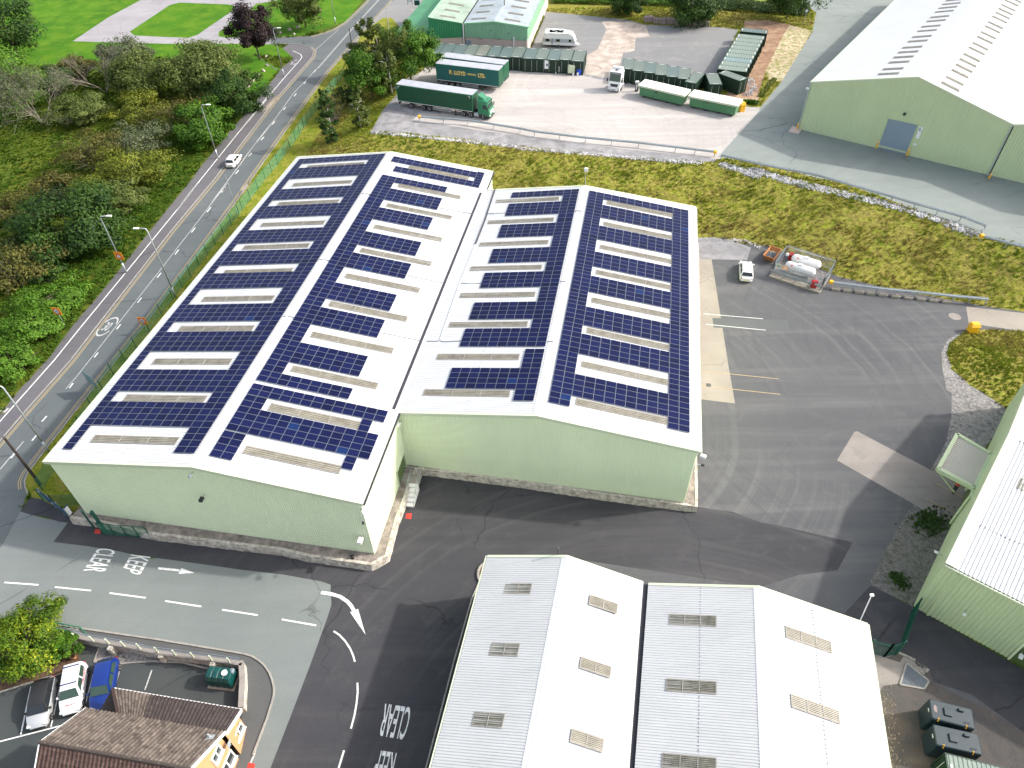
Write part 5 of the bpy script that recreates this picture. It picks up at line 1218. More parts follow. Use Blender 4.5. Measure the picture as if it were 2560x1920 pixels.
def limbs(mb, base, top, r0, spread, n, rr, droop=0.0):
    """trunk with tapering limbs reaching into the crown"""
    H_ = (top - base).length; mb.tube([base - Vector((0, 0, .2)), base.lerp(top, .35) + Vector((rr.uniform(-.1, .1), rr.uniform(-.1, .1), 0)) * H_ * .2, top], [r0, r0 * .7, r0 * .15], 7)
    for i in range(n):
        t = rr.uniform(.25, .85); p = base.lerp(top, t); a = rr.uniform(0, 6.283); L = spread * rr.uniform(.6, 1.0) * (1.15 - t * .5)
        q = p + Vector((math.cos(a) * L, math.sin(a) * L, L * (.55 - droop)))
        m_ = p.lerp(q, .5) + Vector((0, 0, L * .12)); mb.tube([p, m_, q], [r0 * .38 * (1 - t * .5), r0 * .22, r0 * .06], 5)

def crown(mb, c, rx, ry, rz, n, size, rr, lumps=26, shell=.55, up=.35, flat=0.0, vert=0.0):
    """foliage built of leaf sprays gathered into clumps, with gaps between clumps"""
    cl = []
    for i in range(lumps):
        while True:
            d = Vector((rr.gauss(0, 1), rr.gauss(0, 1), rr.gauss(.25, .9)))
            if d.length > .2: break
        d.normalize(); k = shell + (1 - shell) * rr.random() ** .7
        if d.z < -.3: k *= .75
        o_ = rr.choice((.72, .82, .82, .92, 1.02)); cl.append((Vector((d.x * rx * k * o_, d.y * ry * k * o_, d.z * rz * k * o_)), rr.uniform(.13, .40), rr.gauss(0, .15), d))
    per = n // lumps
    for p, s, tone, d0 in cl:
        for j in range(per):
            d = Vector((rr.gauss(0, 1), rr.gauss(0, 1), rr.gauss(0, 1))); d.normalize()
            k = rr.random() ** .45
            q = c + p + Vector((d.x * rx, d.y * ry, d.z * rz * (.8 + vert))) * s * k
            nn = (d * .6 + d0 * .4 + Vector((rr.uniform(-.6, .6), rr.uniform(-.6, .6), up + rr.uniform(-.4, .5)))).normalized()
            leaf(mb, q, nn, size * rr.uniform(.6, 1.3), rr, min(1, max(0, rr.gauss(.45, .2) + tone)))

TREES = []
def tree(name, label, cpx, hc, rad, mat, kind='round', n=None, size=None, rz=None, ground=None, cat='tree', group=None, bark='bark', seed=1, trunkr=None, lumps=None):
    """cpx: surveyed position of the crown's middle; hc: its height over the ground"""
    rr = random.Random(seed * 31 + 5); rad *= 1.5; rz = (rz or rad * .8) * (1.2 if rz else 1)
    g0 = atg(*cpx).z; C_ = at(*cpx, g0 + hc); gz = h1(C_.x, C_.y); C_ = at(*cpx, gz + hc); gz = h1(C_.x, C_.y)
    t = thing(name, label, cat, (C_.x, C_.y, gz), 0, group); c = Vector((0, 0, hc)); rz = rz or rad * .85
    size = size or .17 + rad * .016; n = int(1.4 * (n or min(8000, 1500 + 260 * rad * rad)))
    mb = MB(); top = Vector((rr.uniform(-.2, .2) * rad, rr.uniform(-.2, .2) * rad, hc + rz * .45)); limbs(mb, Vector((0, 0, 0)), top, trunkr or .08 + .025 * hc, rad * .75, 9, rr); mb.build('trunk', bark, t, smooth=True)
    mb = MB()
    if kind == 'birch':
        for k in range(5): crown(mb, c + Vector((rr.uniform(-.45, .45) * rad, rr.uniform(-.45, .45) * rad, (k - 2) * rz * .36)), rad * .62, rad * .62, rz * .36, n // 5, size, rr, 9, .5, -.2, vert=.9)
    elif kind == 'column':
        for k in range(5): f = 1 - abs(k - 1.6) / 4.2; crown(mb, c + Vector((0, 0, (k - 2) * rz * .4)), rad * f, rad * f, rz * .38, n // 5, size, rr, 10, .6)
    else: crown(mb, c, rad, rad, rz, n, size, rr, lumps or int(22 + rad * 4))
    mb.build('crown', mat, t)
    return t

def bush(label, cpx, hc, rad, mat, seed, rz=None, group=None, n=None, name='bush', cat='bush', twig=.5, size=None):
    rr = random.Random(seed * 17 + 3); rad *= 1.55; hc *= 1.1; C_ = at(*cpx, hc); t = thing(name, label, cat, (C_.x, C_.y, h1(C_.x, C_.y)), 0, group)
    rz = rz or hc * 1.0; mb = MB()
    k_ = int(14 + 26 * twig)
    for i in range(k_):
        a = rr.uniform(0, 6.283); e = rr.uniform(.35, 1.4); L = rr.uniform(.75, 1.12); p = Vector((rr.uniform(-.3, .3), rr.uniform(-.3, .3), 0)) * rad
        q = Vector((math.cos(a) * math.cos(e) * rad, math.sin(a) * math.cos(e) * rad, hc * .2 + math.sin(e) * (hc * .8 + rz * .5))) * L
        m_ = p.lerp(q, .55) + Vector((rr.uniform(-.1, .1), rr.uniform(-.1, .1), .12)) * rad
        mb.tube([p, m_, q], [.05, .03, .008], 4)
    mb.build('branches', 'dead_wood' if twig > .6 else 'bark', t)
    mb = MB(); crown(mb, Vector((0, 0, hc)), rad, rad, rz, int(1.4 * (n or 1200 + 230 * rad * rad)), size or .15 + rad * .012, rr, int(18 + rad * 5), .5); mb.build('foliage', mat, t)
    return t

def dead_tree(label, cpx, hc, rad, seed, leafmat=None, n=0):
    rr = random.Random(seed); C_ = at(*cpx, hc); t = thing('bare_tree', label, 'tree', (C_.x, C_.y, 0)); mb = MB(); tips = []
    def grow(p, d, L, r, lev):
        q = p + d * L; m_ = p.lerp(q, .5) + Vector((rr.uniform(-.06, .06), rr.uniform(-.06, .06), rr.uniform(-.03, .06))) * L
        mb.tube([p, m_, q], [r, r * .75, r * .5], 5 if lev < 2 else 3, cap=False)
        if lev >= 4: tips.append(q); return
        for i in range(4 if lev < 3 else 3):
            dd = (d + Vector((rr.gauss(0, .42), rr.gauss(0, .42), rr.gauss(.06, .28)))).normalized(); grow(q if i else m_, dd, L * rr.uniform(.60, .82), r * .55, lev + 1)
    for i in range(6):
        a = rr.uniform(0, 6.283); grow(Vector((0, 0, 0)), Vector((math.cos(a) * .75, math.sin(a) * .75, .8)).normalized(), rad * .42, .11, 0)
    mb.build('branches', 'dead_wood', t)
    if leafmat:
        mb = MB()
        for i in range(n):
            q = rr.choice(tips) + Vector((rr.gauss(0, .5), rr.gauss(0, .5), rr.gauss(0, .4))); leaf(mb, q, Vector((rr.uniform(-1, 1), rr.uniform(-1, 1), 1)).normalized(), .16, rr, rr.random())
        mb.build('foliage', leafmat, t)

D = 'D'; GT = 'trees of the scrubland left of the road'
tree('broadleaf_tree', 'huge dark green tree at the top left corner', (D, 5, 55), 7.0, 6.8, 'leaf_dark', seed=1)
tree('broadleaf_tree', 'mid green tree below the huge dark corner tree on the left edge', (D, 5, 185), 5.0, 6.0, 'leaf_mid', seed=2)
tree('copper_tree', 'dark purple leaved tree on the lawn beside the road', (D, 545, 62), 6.6, 4.0, 'leaf_purple', rz=4.6, n=13000, seed=3, size=.27, lumps=44)
tree('broadleaf_tree', 'olive green tree on the lawn at the top beside the road', (D, 650, 8), 5.5, 5.0, 'leaf_olive', seed=4)
dead_tree('bare pale limbed tree in the middle of the scrub', (D, 215, 165), 3.4, 9.0, 5)
dead_tree('half bare grey willow at the left, with sparse grey leaves', (D, 78, 235), 3.0, 9.5, 6, 'leaf_grey', 13000)
tree('willow_tree', 'grey green willow behind the bare tree', (D, 268, 130), 4.5, 4.2, 'leaf_grey', seed=7, n=7000)
tree('willow_tree', 'loose olive tree between the grey willow and the big sage tree', (D, 310, 165), 4.4, 4.4, 'leaf_olive', seed=8)
tree('broadleaf_tree', 'large sage olive tree with a dense domed crown, largest in the scrub', (D, 435, 160), 4.8, 6.2, 'leaf_olive', seed=9, n=15000, rz=4.8)
tree('broadleaf_tree', 'dark green shrubby tree at the road end of the scrub', (D, 512, 210), 3.0, 4.4, 'leaf_dark', seed=10)
tree('broadleaf_tree', 'bright green bushy tree beside the lamp post in mid scrub', (D, 438, 272), 3.2, 4.1, 'leaf_bright', seed=11, n=9000)
bush('brown twiggy hawthorn left of the bright green tree', (D, 400, 245), 2.8, 4.2, 'leaf_rust', 12, twig=1, n=3600)
bush('olive hawthorn in front of the grey willow', (D, 300, 235), 2.8, 4.4, 'leaf_yellow', 13, n=4200)
bush('small dark brown bush at the edge of the lawn', (D, 165, 145), 2.4, 2.7, 'leaf_rust', 14)
bush('dark olive bush between the two bare trees', (D, 180, 235), 2.4, 3.8, 'leaf_olive', 15)
bush('dusky bush behind the half bare willow', (D, 110, 175), 2.4, 3.2, 'leaf_dark', 16)
bush('brown and grey twiggy bush in the middle of the rough meadow', (D, 200, 325), 2.8, 4.4, 'leaf_rust', 17, twig=1, n=4200)
bush('grey topped bush behind the yellow green bush', (D, 300, 300), 2.8, 3.9, 'leaf_grey', 18, twig=.8, n=3600)
bush('yellow green bush, brightest in the rough meadow', (D, 280, 365), 3.0, 4.6, 'leaf_yellow', 19, n=7500)
bush('rust brown bush on its own in the left meadow', (D, 122, 405), 2.2, 3.2, 'leaf_rust', 20, twig=.9)
bush('small olive bush under the yellow green bush', (D, 205, 408), 2.2, 3.0, 'leaf_yellow', 21)
bush('feathery grey green bush near the road verge', (D, 258, 425), 2.2, 3.0, 'leaf_olive', 22)
tree('broadleaf_tree', 'broad dark green tree beside the road on the left', (D, 150, 488), 3.8, 5.4, 'leaf_dark', rz=4.3, seed=23, n=13000)
bush('brown bush behind the broad dark green tree', (D, 55, 455), 2.2, 3.4, 'leaf_rust', 24, twig=.9)
bush('large russet bush at the left edge', (D, 30, 565), 2.6, 4.4, 'leaf_rust', 25, twig=1, n=5500)
bush('low dark bush between the russet bush and the dark tree', (D, 90, 590), 1.5, 2.4, 'leaf_dark', 26)
bush('green bramble mound near the orange speed sign', (D, 60, 700), 1.3, 3.0, 'leaf_mid', 27, rz=1.4)
bush('green bramble mound at the left edge above the road', (D, 12, 775), 1.2, 3.0, 'leaf_mid', 28, rz=1.3)
bush('bramble mound beside the verge below the lamp with the triangle sign', (D, 105, 640), 1.2, 3.2, 'leaf_mid', 29, rz=1.3)
# right of the road
tree('birch_tree', 'tall drooping birch at the top of the group beside the lorry park', (D, 822, 100), 5.0, 3.0, 'leaf_olive', 'birch', rz=4.4, seed=31, n=6500, bark='birch_bark')
tree('broadleaf_tree', 'bright green spreading tree nearest the workshop', (D, 882, 112), 5.2, 4.2, 'leaf_bright', rz=5.0, seed=32, n=8500)
tree('birch_tree', 'slim yellowish birch behind the round maple', (D, 840, 150), 5.0, 2.8, 'leaf_olive', 'birch', rz=5.0, seed=33, n=5500, bark='birch_bark')
tree('round_maple', 'round dark green maple with a visible pale trunk beside the road fence', (D, 800, 168), 4.4, 3.9, 'leaf_bright', seed=34, n=8500, rz=3.8)
tree('birch_tree', 'pale green birch at the left of the tree group above the fence', (D, 782, 125), 4.2, 2.8, 'leaf_olive', seed=35)
tree('birch_tree', 'narrow dark birch standing alone by the green fence', (D, 712, 262), 3.8, 1.9, 'leaf_dark', 'column', rz=4.0, seed=36, n=4200, bark='birch_bark')
bush('thin twiggy birch crown beside the lone narrow birch', (D, 715, 222), 3.4, 2.0, 'leaf_rust', 37, twig=1, n=700)
tree('birch_tree', 'small birch with a white stem at the corner of the lorry park', (D, 774, 238), 3.4, 1.8, 'leaf_olive', 'column', rz=3.0, seed=38, n=3400, bark='birch_bark')
bush('sparse shrub between the maple and the lone birch', (D, 750, 205), 1.6, 2.6, 'leaf_dark', 39)
bush('low weeds beside the end of the container row', (D, 925, 128), 1.2, 1.6, 'leaf_mid', 40)
# beyond the compound
tree('broadleaf_tree', 'large dark tree behind the row of concrete blocks', (D, 1500, 5), 4.2, 5.6, 'leaf_dark', seed=41, n=9000)
tree('broadleaf_tree', 'small dark tree at the top edge above the middle compound', (D, 1352, 2), 3.0, 3.4, 'leaf_dark', seed=42)
tree('broadleaf_tree', 'dark tree with a leaning trunk beside the access road sign', (D, 1712, -14), 5.4, 4.4, 'leaf_dark', seed=43, n=7000)
tree('hedge_tree', 'bushy yellow green evergreen beside the parked cars', (D, 60, 1382), 2.0, 2.55, 'leaf_hedge', rz=1.6, seed=44, n=16000, size=.13, lumps=60)
tree('hedge_tree', 'darker evergreen beside the yellow green one at the green railing', (D, 138, 1398), 1.2, .95, 'leaf_bright', rz=.9, seed=45, n=4500, size=.12)

# --- ground cover nobody could count
def tufts(name, mat, polyf, n, hgt_, seed, bbox, lean=.5, wid=.10, blades=4):
    """grass tussocks scattered where polyf says so, standing on the terrain"""
    r = np.random.RandomState(seed); x = r.uniform(bbox[0], bbox[1], n * 3); y = r.uniform(bbox[2], bbox[3], n * 3); P = np.stack([x, y], 1); ok = polyf(P); P = P[ok][:n]
    z, f = hgt(P); mb = MB(); rr = random.Random(seed)
    for (px, py), pz, pf in zip(P, z, f):
        tone = (.42 - .55 * (pf - .45) if 0 < pf < 1 else .35) + .5 * noise.noise(Vector((px * .16, py * .16, 1.3))) + .2 * noise.noise(Vector((px * .6, py * .6, 5)))
        hh_ = hgt_ * (.7 + .8 * abs(noise.noise(Vector((px * .3, py * .3, 9)))))
        la = 6.283 * noise.noise(Vector((px * .1, py * .1, 4)))
        for b in range(blades):
            a = rr.uniform(0, 6.283); d = Vector((math.cos(a), math.sin(a), 0)); s = Vector((-d.y, d.x, 0)) * wid * rr.uniform(.5, 1.2); h_ = hh_ * rr.uniform(.5, 1.2)
            p = Vector((px, py, pz - .03)) + d * .05; L_ = Vector((math.cos(la), math.sin(la), 0)) * lean * .6 * h_ + d * h_ * lean
            o = len(mb.v); q = p + L_ * .5 + Vector((0, 0, h_ * .7)); t_ = p + L_ * 1.25 + Vector((0, 0, h_))
            mb.v += [tuple(p - s), tuple(p + s), tuple(q + s * .8), tuple(t_), tuple(q - s * .8)]; mb.f.append([o, o + 1, o + 2, o + 3, o + 4]); mb.m.append(0); mb.a.append(min(1, max(0, tone + rr.gauss(0, .08))))
    o = mb.build(name, mat); tag(o, kind='stuff'); return o
hardpolys = [XY(p) for n_, m_, p in REG if isinstance(p, list) and m_ not in ('bank_grass', 'verge_grass', 'wild_grass', 'lawn', 'field_grass')]
GI = [XY(p) for n_, m_, p in REG if n_ == 'grass_island'][0]; VG = [XY(p) for n_, m_, p in REG if n_ == 'verge'][0]
bl = [tuple(v.xy) for v in (b1f['f0'], b1f['f1'], b1f['b1'], b1f['b0'])]; bl2 = [tuple(v.xy) for v in (b2f['f0'], b2f['f1'], b2f['b1'], b2f['b0'])]
def free(P):
    ok = np.ones(len(P), bool)
    for q in hardpolys + [bl, bl2]: ok &= ~inpoly(P, q)
    return ok
def on_bank(P):
    z, f = hgt(P); return (((f > 0.0) & (f <= 1)) & free(P) & (P[:, 1] < 187 + (P[:, 0] < 5) * 20)) | inpoly(P, GI)
def vis_left(P): return free(P) & (hgt(P)[1] <= 0) & ~inpoly(P, VG) & ~inpoly(P, XY([p for n_, m_, p in REG if n_ == 'park_lawn'][0])) & (P[:, 0] < -44)
tufts('bank_tussocks', 'grass_blades', on_bank, 34000, .28, 3, (-36, 110, 60, 200), .9, .08)
tufts('island_tussocks', 'grass_blades', lambda P: inpoly(P, GI), 3500, .3, 4, (45, 90, 45, 76), .8, .09)
tufts('verge_tussocks', 'verge_blades', lambda P: inpoly(P, VG) & ~inpoly(P, bl) & (hgt(P)[1] <= 0), 6000, .13, 5, (-56, -20, 40, 170), .5, .05)
tufts('meadow_grass', 'meadow_blades', vis_left, 26000, .45, 6, (-125, -44, 40, 185), .7, .12)
def road_side(P):
    d = dpoly(P, XY(wpathL + [Vector((-200, 400, 0)), Vector((-201, 0, 0))][:0]) ) if False else None
    A = np.array(XY(wpathL)); m = np.full(len(P), 1e9)
    for a, b in zip(A[:-1], A[1:]):
        e = b - a; t = np.clip(((P - a) @ e) / max(e @ e, 1e-9), 0, 1); m = np.minimum(m, np.hypot(*(P - a - t[:, None] * e).T))
    n_ = np.array([noise.noise(Vector((p[0] * .15, p[1] * .15, 2))) for p in P]); return vis_left(P) & (m < 9 + 8 * n_) & (P[:, 1] < 150)
rr = random.Random(12); r_ = np.random.RandomState(8); P = np.stack([r_.uniform(-100, -44, 16000), r_.uniform(38, 150, 16000)], 1); P = P[road_side(P)][:5200]; mb = MB()
for px, py in P:
    hh_ = .5 + .9 * abs(noise.noise(Vector((px * .25, py * .25, 7)))); tone = .45 + .4 * noise.noise(Vector((px * .12, py * .12, 3)))
    for j in range(9):
        c = Vector((px + rr.gauss(0, .3), py + rr.gauss(0, .3), rr.uniform(.1, 1) * hh_)); leaf(mb, c, Vector((rr.uniform(-.7, .7), rr.uniform(-.7, .7), 1)).normalized(), .15, rr, min(1, max(0, tone + rr.gauss(0, .14))))
tag(mb.build('roadside_scrub', 'scrub_leaves'), kind='stuff')
# field hedge behind the compounds, weeds by the workshop wall
def hedge(name, label, a, b, w_, h_, mat, n, seed, cat='hedge'):
    rr = random.Random(seed); c = (a + b) / 2; t = thing(name, label, cat, (c.x, c.y, (a.z + b.z) / 2)); mb = MB(); d = b - a; nn = Vector((-d.y, d.x, 0)).normalized()
    for i in range(n):
        s = min(1, max(0, rr.gauss(.5, .27) if d.length < 8 else rr.random())); u = rr.gauss(0, .42) if d.length < 8 else rr.uniform(-1, 1); top = h_ * (.6 + .5 * noise.noise(Vector((s * d.length * .25, seed, 0)))) * (1 - .4 * u * u)
        p = a.lerp(b, s) + nn * u * w_ / 2 + Vector((0, 0, top * rr.random() ** .6)) - Vector((c.x, c.y, (a.z + b.z) / 2)); leaf(mb, p, Vector((rr.uniform(-.7, .7), rr.uniform(-.7, .7), .8)).normalized(), .24, rr, min(1, max(0, rr.gauss(.45, .22))))
    mb.build('foliage', mat, t); mb = MB()
    for i in range(int(d.length / 1.5)):
        p = a.lerp(b, (i + .5) / int(d.length / 1.5)) - Vector((c.x, c.y, (a.z + b.z) / 2)); mb.tube([p, p + Vector((rr.uniform(-.3, .3), rr.uniform(-.3, .3), h_ * .6))], [.06, .02], 4)
    mb.build('stems', 'bark', t); return t
hedge('field_hedge', 'overgrown hedge along the back of the compounds below the field', Vector((12, 194, 4)), Vector((44, 189.5, 4)), 7, 2.4, 'leaf_mid', 15000, 51)
hedge('field_hedge', 'dark overgrown hedge behind the concrete blocks beside the bare soil', Vector((44, 189.5, 4)), Vector((72, 181, 4)), 8, 2.2, 'leaf_dark', 12000, 52)
hedge('weed_strip', 'yellow flowering weeds along the foot of the workshop side wall', at('e3', 1800, 640, 4), at('e3', 1975, 240, 4), .9, .9, 'leaf_yellow', 1500, 53, 'weeds')
hedge('weed_strip', 'green weeds on the soil beside the yellow salt bin', at('e2', 1640, 1080, 4), at('e2', 1850, 1110, 4), 1.6, .7, 'leaf_bright', 900, 54, 'weeds')
hedge('weed_strip', 'weeds along the edge of the bare soil beside the upper access road', at('e2', 1880, 1010, 4), at('e2', 2080, 760, 4), 1.0, .5, 'leaf_yellow', 800, 55, 'weeds')
hedge('weed_strip', 'dark weeds in the shade below the dock ramp', at('c3', 1400, 1200, 0), at('c3', 1560, 1350, 0), 4.5, .12, 'leaf_dark', 420, 56, 'weeds')
hedge('weed_strip', 'dark weed patch beside the corner of the right hand warehouse', at('d3', 1160, 120, 0), at('d3', 1300, 240, 0), 1.6, .1, 'leaf_dark', 200, 57, 'weeds')

# stones: riprap along the crest, boulders on the lawn
plain('boulder', (.42, .36, .32), .9, var=.3, scale=2); plain('riprap', (.27, .265, .27), .95, var=.6, scale=1.1, col2=(.47, .46, .47)); plain('litter', (.20, .14, .10), .9, var=.7, scale=1.5, col2=(.34, .28, .21))
def rock(mb, c, s, rr, a=.5):
    M = Matrix.Rotation(rr.uniform(0, 6.283), 3, 'Z') @ Matrix.Rotation(rr.uniform(-.5, .5), 3, 'X'); P = []
    for x, y, z in ((1, 0, -.4), (.5, .85, -.5), (-.6, .8, -.4), (-1, 0, -.5), (-.5, -.9, -.4), (.6, -.8, -.5), (.6, .1, .45), (.1, .6, .5), (-.6, .1, .4), (-.1, -.6, .55)):
        P.append(c + M @ Vector((x * s * rr.uniform(.75, 1.2), y * s * .8 * rr.uniform(.7, 1.2), z * s * rr.uniform(.7, 1.2))))
    mb.add(P, [(0, 1, 7, 6), (1, 2, 7), (2, 3, 8, 7), (3, 4, 8), (4, 5, 9, 8), (5, 0, 6, 9), (6, 7, 8, 9), (0, 5, 4, 3, 2, 1)], 0, a)
mb = MB(); rr = random.Random(4)
def strip_rocks(pl, w_, n, s0, s1):
    L = sum((pl[i + 1] - pl[i]).length for i in range(len(pl) - 1))
    for i in range(len(pl) - 1):
        a, b = pl[i], pl[i + 1]
        for j in range(int(n * (b - a).length / L)):
            p = a.lerp(b, rr.random()) + Vector((rr.uniform(-w_, w_), rr.uniform(-w_, w_), 0)) * .5; p.z = h1(p.x, p.y) + .02; rock(mb, p, rr.uniform(s0, s1), rr)
strip_rocks(K('a1', (1030, 1052), (1300, 1070), (1700, 1110), (2212, 1165)) + K('a2', (300, 1175), (700, 1205), (1200, 1250), (1750, 1285)), .8, 1500, .14, .32)
strip_rocks(K('a2', (1900, 1300), (2212, 1390)) + K('b3', (60, -80), (420, 25), (800, 110), (1200, 210), (1500, 300), (1830, 430)), 1.3, 1900, .12, .30)
tag(mb.build('riprap_stones', 'riprap'), kind='stuff')
mb = MB(); strip_rocks(K('d3', (1110, 1060), (1130, 1250), (1170, 1500), (1190, 1659)), 1.4, 200, .03, .10); tag(mb.build('rubble_litter', 'litter'), kind='stuff')
mb = MB(); strip_rocks(K('b2', (1900, 625), (2100, 640), (2212, 690)), .6, 120, .08, .2); strip_rocks(K('e2', (1720, 740), (1790, 900), (1700, 990)), 1.6, 160, .1, .26); tag(mb.build('loose_rubble', 'riprap'), kind='stuff')
BL = ['boulder on the left end of the stones below the olive lawn tree', 'pinkish boulder left of the largest one below the olive lawn tree', 'whitest boulder, nearest the side road below the olive lawn tree', 'largest boulder below the olive lawn tree, farthest right', 'boulder at the foot of the dark purple tree', 'dark boulder just below the purple tree foot', 'third boulder down from the purple tree',
 'fourth boulder down from the purple tree', 'smallest boulder in the line below the purple tree', 'large boulder, next to last in the line below the purple tree', 'pale boulder at the bottom end of the line below the purple tree']
for k, px, s in (('a1', (320, 260), .5), ('a1', (392, 238), .6), ('a1', (428, 272), .45), ('a1', (460, 218), .7), ('a0', (2105, 450), .5), ('a0', (2110, 520), .5), ('a0', (2080, 562), .55), ('a0', (2043, 598), .5), ('a0', (2025, 617), .35), ('a0', (1998, 643), .65), ('a0', (1962, 685), .5)):
    p = atg(k, *px); mb = MB(); rock(mb, Vector((0, 0, s * .3)), s, rr); o = mb.build('boulder', 'boulder'); o.location = p; tag(o, BL.pop(0), 'boulder', 'boulders edging the roadside lawn')

# ------------------------------------------------------------------ street furniture
def lamp_post(label, k, base, top, arm_dir, L=1.0):
    b = atg(k, *base); H_ = 0
    best = min((abs((at(k, top[0], top[1], b.z + h_ * .05) - Vector((b.x, b.y, b.z + h_ * .05))).xy.length), h_ * .05) for h_ in range(80, 260)); H_ = best[1]
    t = thing('street_lamp', label, 'lamp post', b); mb = MB(); mb.tube([(0, 0, 0), (0, 0, 1.6)], .13, 10); mb.tube([(0, 0, 1.6), (0, 0, H_ - .3), (arm_dir * .12, 0, H_), (arm_dir * L, 0, H_ + .08)], [.10, .08, .07, .055], 8); mb.build('pole', 'galvanised', t, smooth=True)
    mb = MB(); mb.cbox((arm_dir * (L + .25), 0, H_ + .08), (.75, .30, .13), .04); mb.build('lantern', 'white_paint', t); return t
l3 = lamp_post('street lamp carrying an orange triangle warning sign', 'b0', (998, 730), (795, 285), 1)
lamp_post('street lamp on the lawn side next to the dark purple tree', 'a1', (348, 605), (268, 222), 1)
lamp_post('street lamp left of the road near the white moving car', 'a0', (1722, 1250), (1592, 830), 1)
lamp_post('street lamp on the warehouse side of the road, between the triangle sign and the painted speed roundel', 'b0', (1388, 925), (1155, 385), -1)['label'] = 'street lamp on the warehouse verge opposite the lamp with the triangle sign'
lamp_post('street lamp nearest the bottom left junction', 'c0', (388, 722), (28, 200), -1)
lamp_post('street lamp at the top edge beside the lawn tree', 'a1', (755, 188), (722, -40), 1)
def pole(label, k, base, top, r, mat, name='utility_pole', cat='pole'):
    b = atg(k, *base); h_ = min((abs((at(k, top[0], top[1], b.z + q * .05) - b).xy.length), q * .05) for q in range(20, 300))[1]
    t = thing(name, label, cat, b); mb = MB(); mb.tube([(0, 0, -.1), (0, 0, h_)], [r, r * .7], 9); mb.build('shaft', mat, t); mb = MB(); mb.tube([(0, 0, h_), (0, 0, h_ + .12)], r * .9, 9)
    for s in (-1, 1): mb.bar((s * .12, 0, h_ * .42), (s * .34, 0, h_ * .42), .05)
    mb.build('cap', 'iron', t); return t
plain('pole_timber', (.040, .028, .024), .9, var=.3, scale=3)
pole('dark brown timber pole at the junction corner in front of the long warehouse', 'c0', (318, 982), (62, 600), .16, 'pole_timber')
pole('thin grey post between the road and the mesh fence', 'b0', (1880, 272), (1778, -50), .06, 'galvanised')
pole('short dark post on the far side of the road opposite the side road', 'a1', (890, 402), (862, 230), .13, 'pole_timber')
pole('pale timber pole rising out of the tree group', 'a1', (1178, 252), (1160, 70), .13, 'birch_bark')
pole('slim grey post beside the side road junction', 'a1', (420, 462), (395, 352), .06, 'galvanised')
pole('thin pole by the parking area at the top edge', 'a0', (2052, 26), (2030, -60), .06, 'galvanised')

plain('cabinet_red', (.38, .012, .015), .5, var=.1); plain('sign_orange', (.75, .27, .02), .5, var=.05); plain('sign_red', (.65, .03, .02), .5, var=.05); plain('sign_back', (.12, .22, .24), .5, var=.1); plain('sign_teal', (.01, .06, .12), .4, var=.08); plain('sign_cyan', (.10, .50, .60), .5, var=.05)
def round_sign(label, k, px, facing, hz=2.3, size=.95, red='circle', post=True, word=None):
    c = atg(k, *px[0]) if post else None
    t = thing('speed_sign' if red == 'circle' else 'warning_sign', label, 'road sign', c if post else px); n = Vector((math.cos(facing), math.sin(facing), .0)); x_ = Vector((-n.y, n.x, 0)); s = size / 2; o = Vector((0, 0, hz))
    mb = MB(); P = [o + x_ * a * s + Zv * b_ * s for a, b_ in ((-1, -1), (1, -1), (1, 1), (-1, 1))]; mb.loft([[p - n * .02 for p in P], [p + n * .02 for p in P]]); mb.build('board', 'sign_orange', t)
    mb = MB()
    if red == 'circle':
        mb.disc(o + n * .03, s * .80, n, .02, 20, 0); mb.disc(o + n * .045, s * .60, n, .02, 20, 1); mb.build('roundel', ['sign_red', 'sign_white'], t)
    else:
        tri = [(-.9, -.62), (.9, -.62), (0, .85)]; mb.loft([[o + x_ * a * s + Zv * b_ * s + n * q for a, b_ in tri] for q in (.021, .04)], mi=0); mb.loft([[o + x_ * a * s * .62 + Zv * (b_ * .62 - .03) * s + n * q for a, b_ in tri] for q in (.041, .055)], mi=1)
        mb.bar(o + n * .065 - Zv * s * .25, o + n * .065 + Zv * s * .28, .05, .02, mi=2); mb.bar(o + n * .065 - Zv * s * .28, o + n * .065 + Zv * .05 + x_ * s * .18, .04, .02, mi=2); mb.build('triangle', ['sign_red', 'sign_white', 'sign_navy'], t)
    if word:
        mb = MB(); w_ = s * .42; text_quad(mb, word, o - x_ * w_ - Zv * w_ * .8, o + x_ * w_ - Zv * w_ * .8, o - x_ * w_ + Zv * w_ * .8, o + x_ * w_ + Zv * w_ * .8, n * .06, .02); mb.build('numerals', 'sign_navy', t)
    if post:
        mb = MB(); mb.tube([(0, 0, 0), tuple(o - n * .05)], .04, 7); mb.build('post', 'galvanised', t)
    return t
fc = R(-100)
b_ = atg('b0', 998, 730)
round_sign('orange warning sign with a red triangle fixed to the lamp post', None, b_ + Vector((.12, -.14, 0)), fc, 2.9, 1.25, 'tri', False)
round_sign('orange speed limit sign in the bushes left of the road', 'b0', ((520, 1160),), fc, 2.6, 1.1, word='30')
round_sign('orange speed limit sign on the warehouse verge beside the road', 'b0', ((1170, 1208),), fc, 2.0, 1.1, word='30')
b_ = atg('c0', 770, 262); t = thing('direction_sign', 'grey back of a twin panel road direction sign beside the long warehouse', 'road sign', b_)
mb = MB(); dx = Vector((.72, -.5, 0)).normalized()
for s in (-.62, .62): mb.tube([dx * s, dx * s + Zv * 2.7], .045, 7)
mb.build('post', 'galvanised', t)
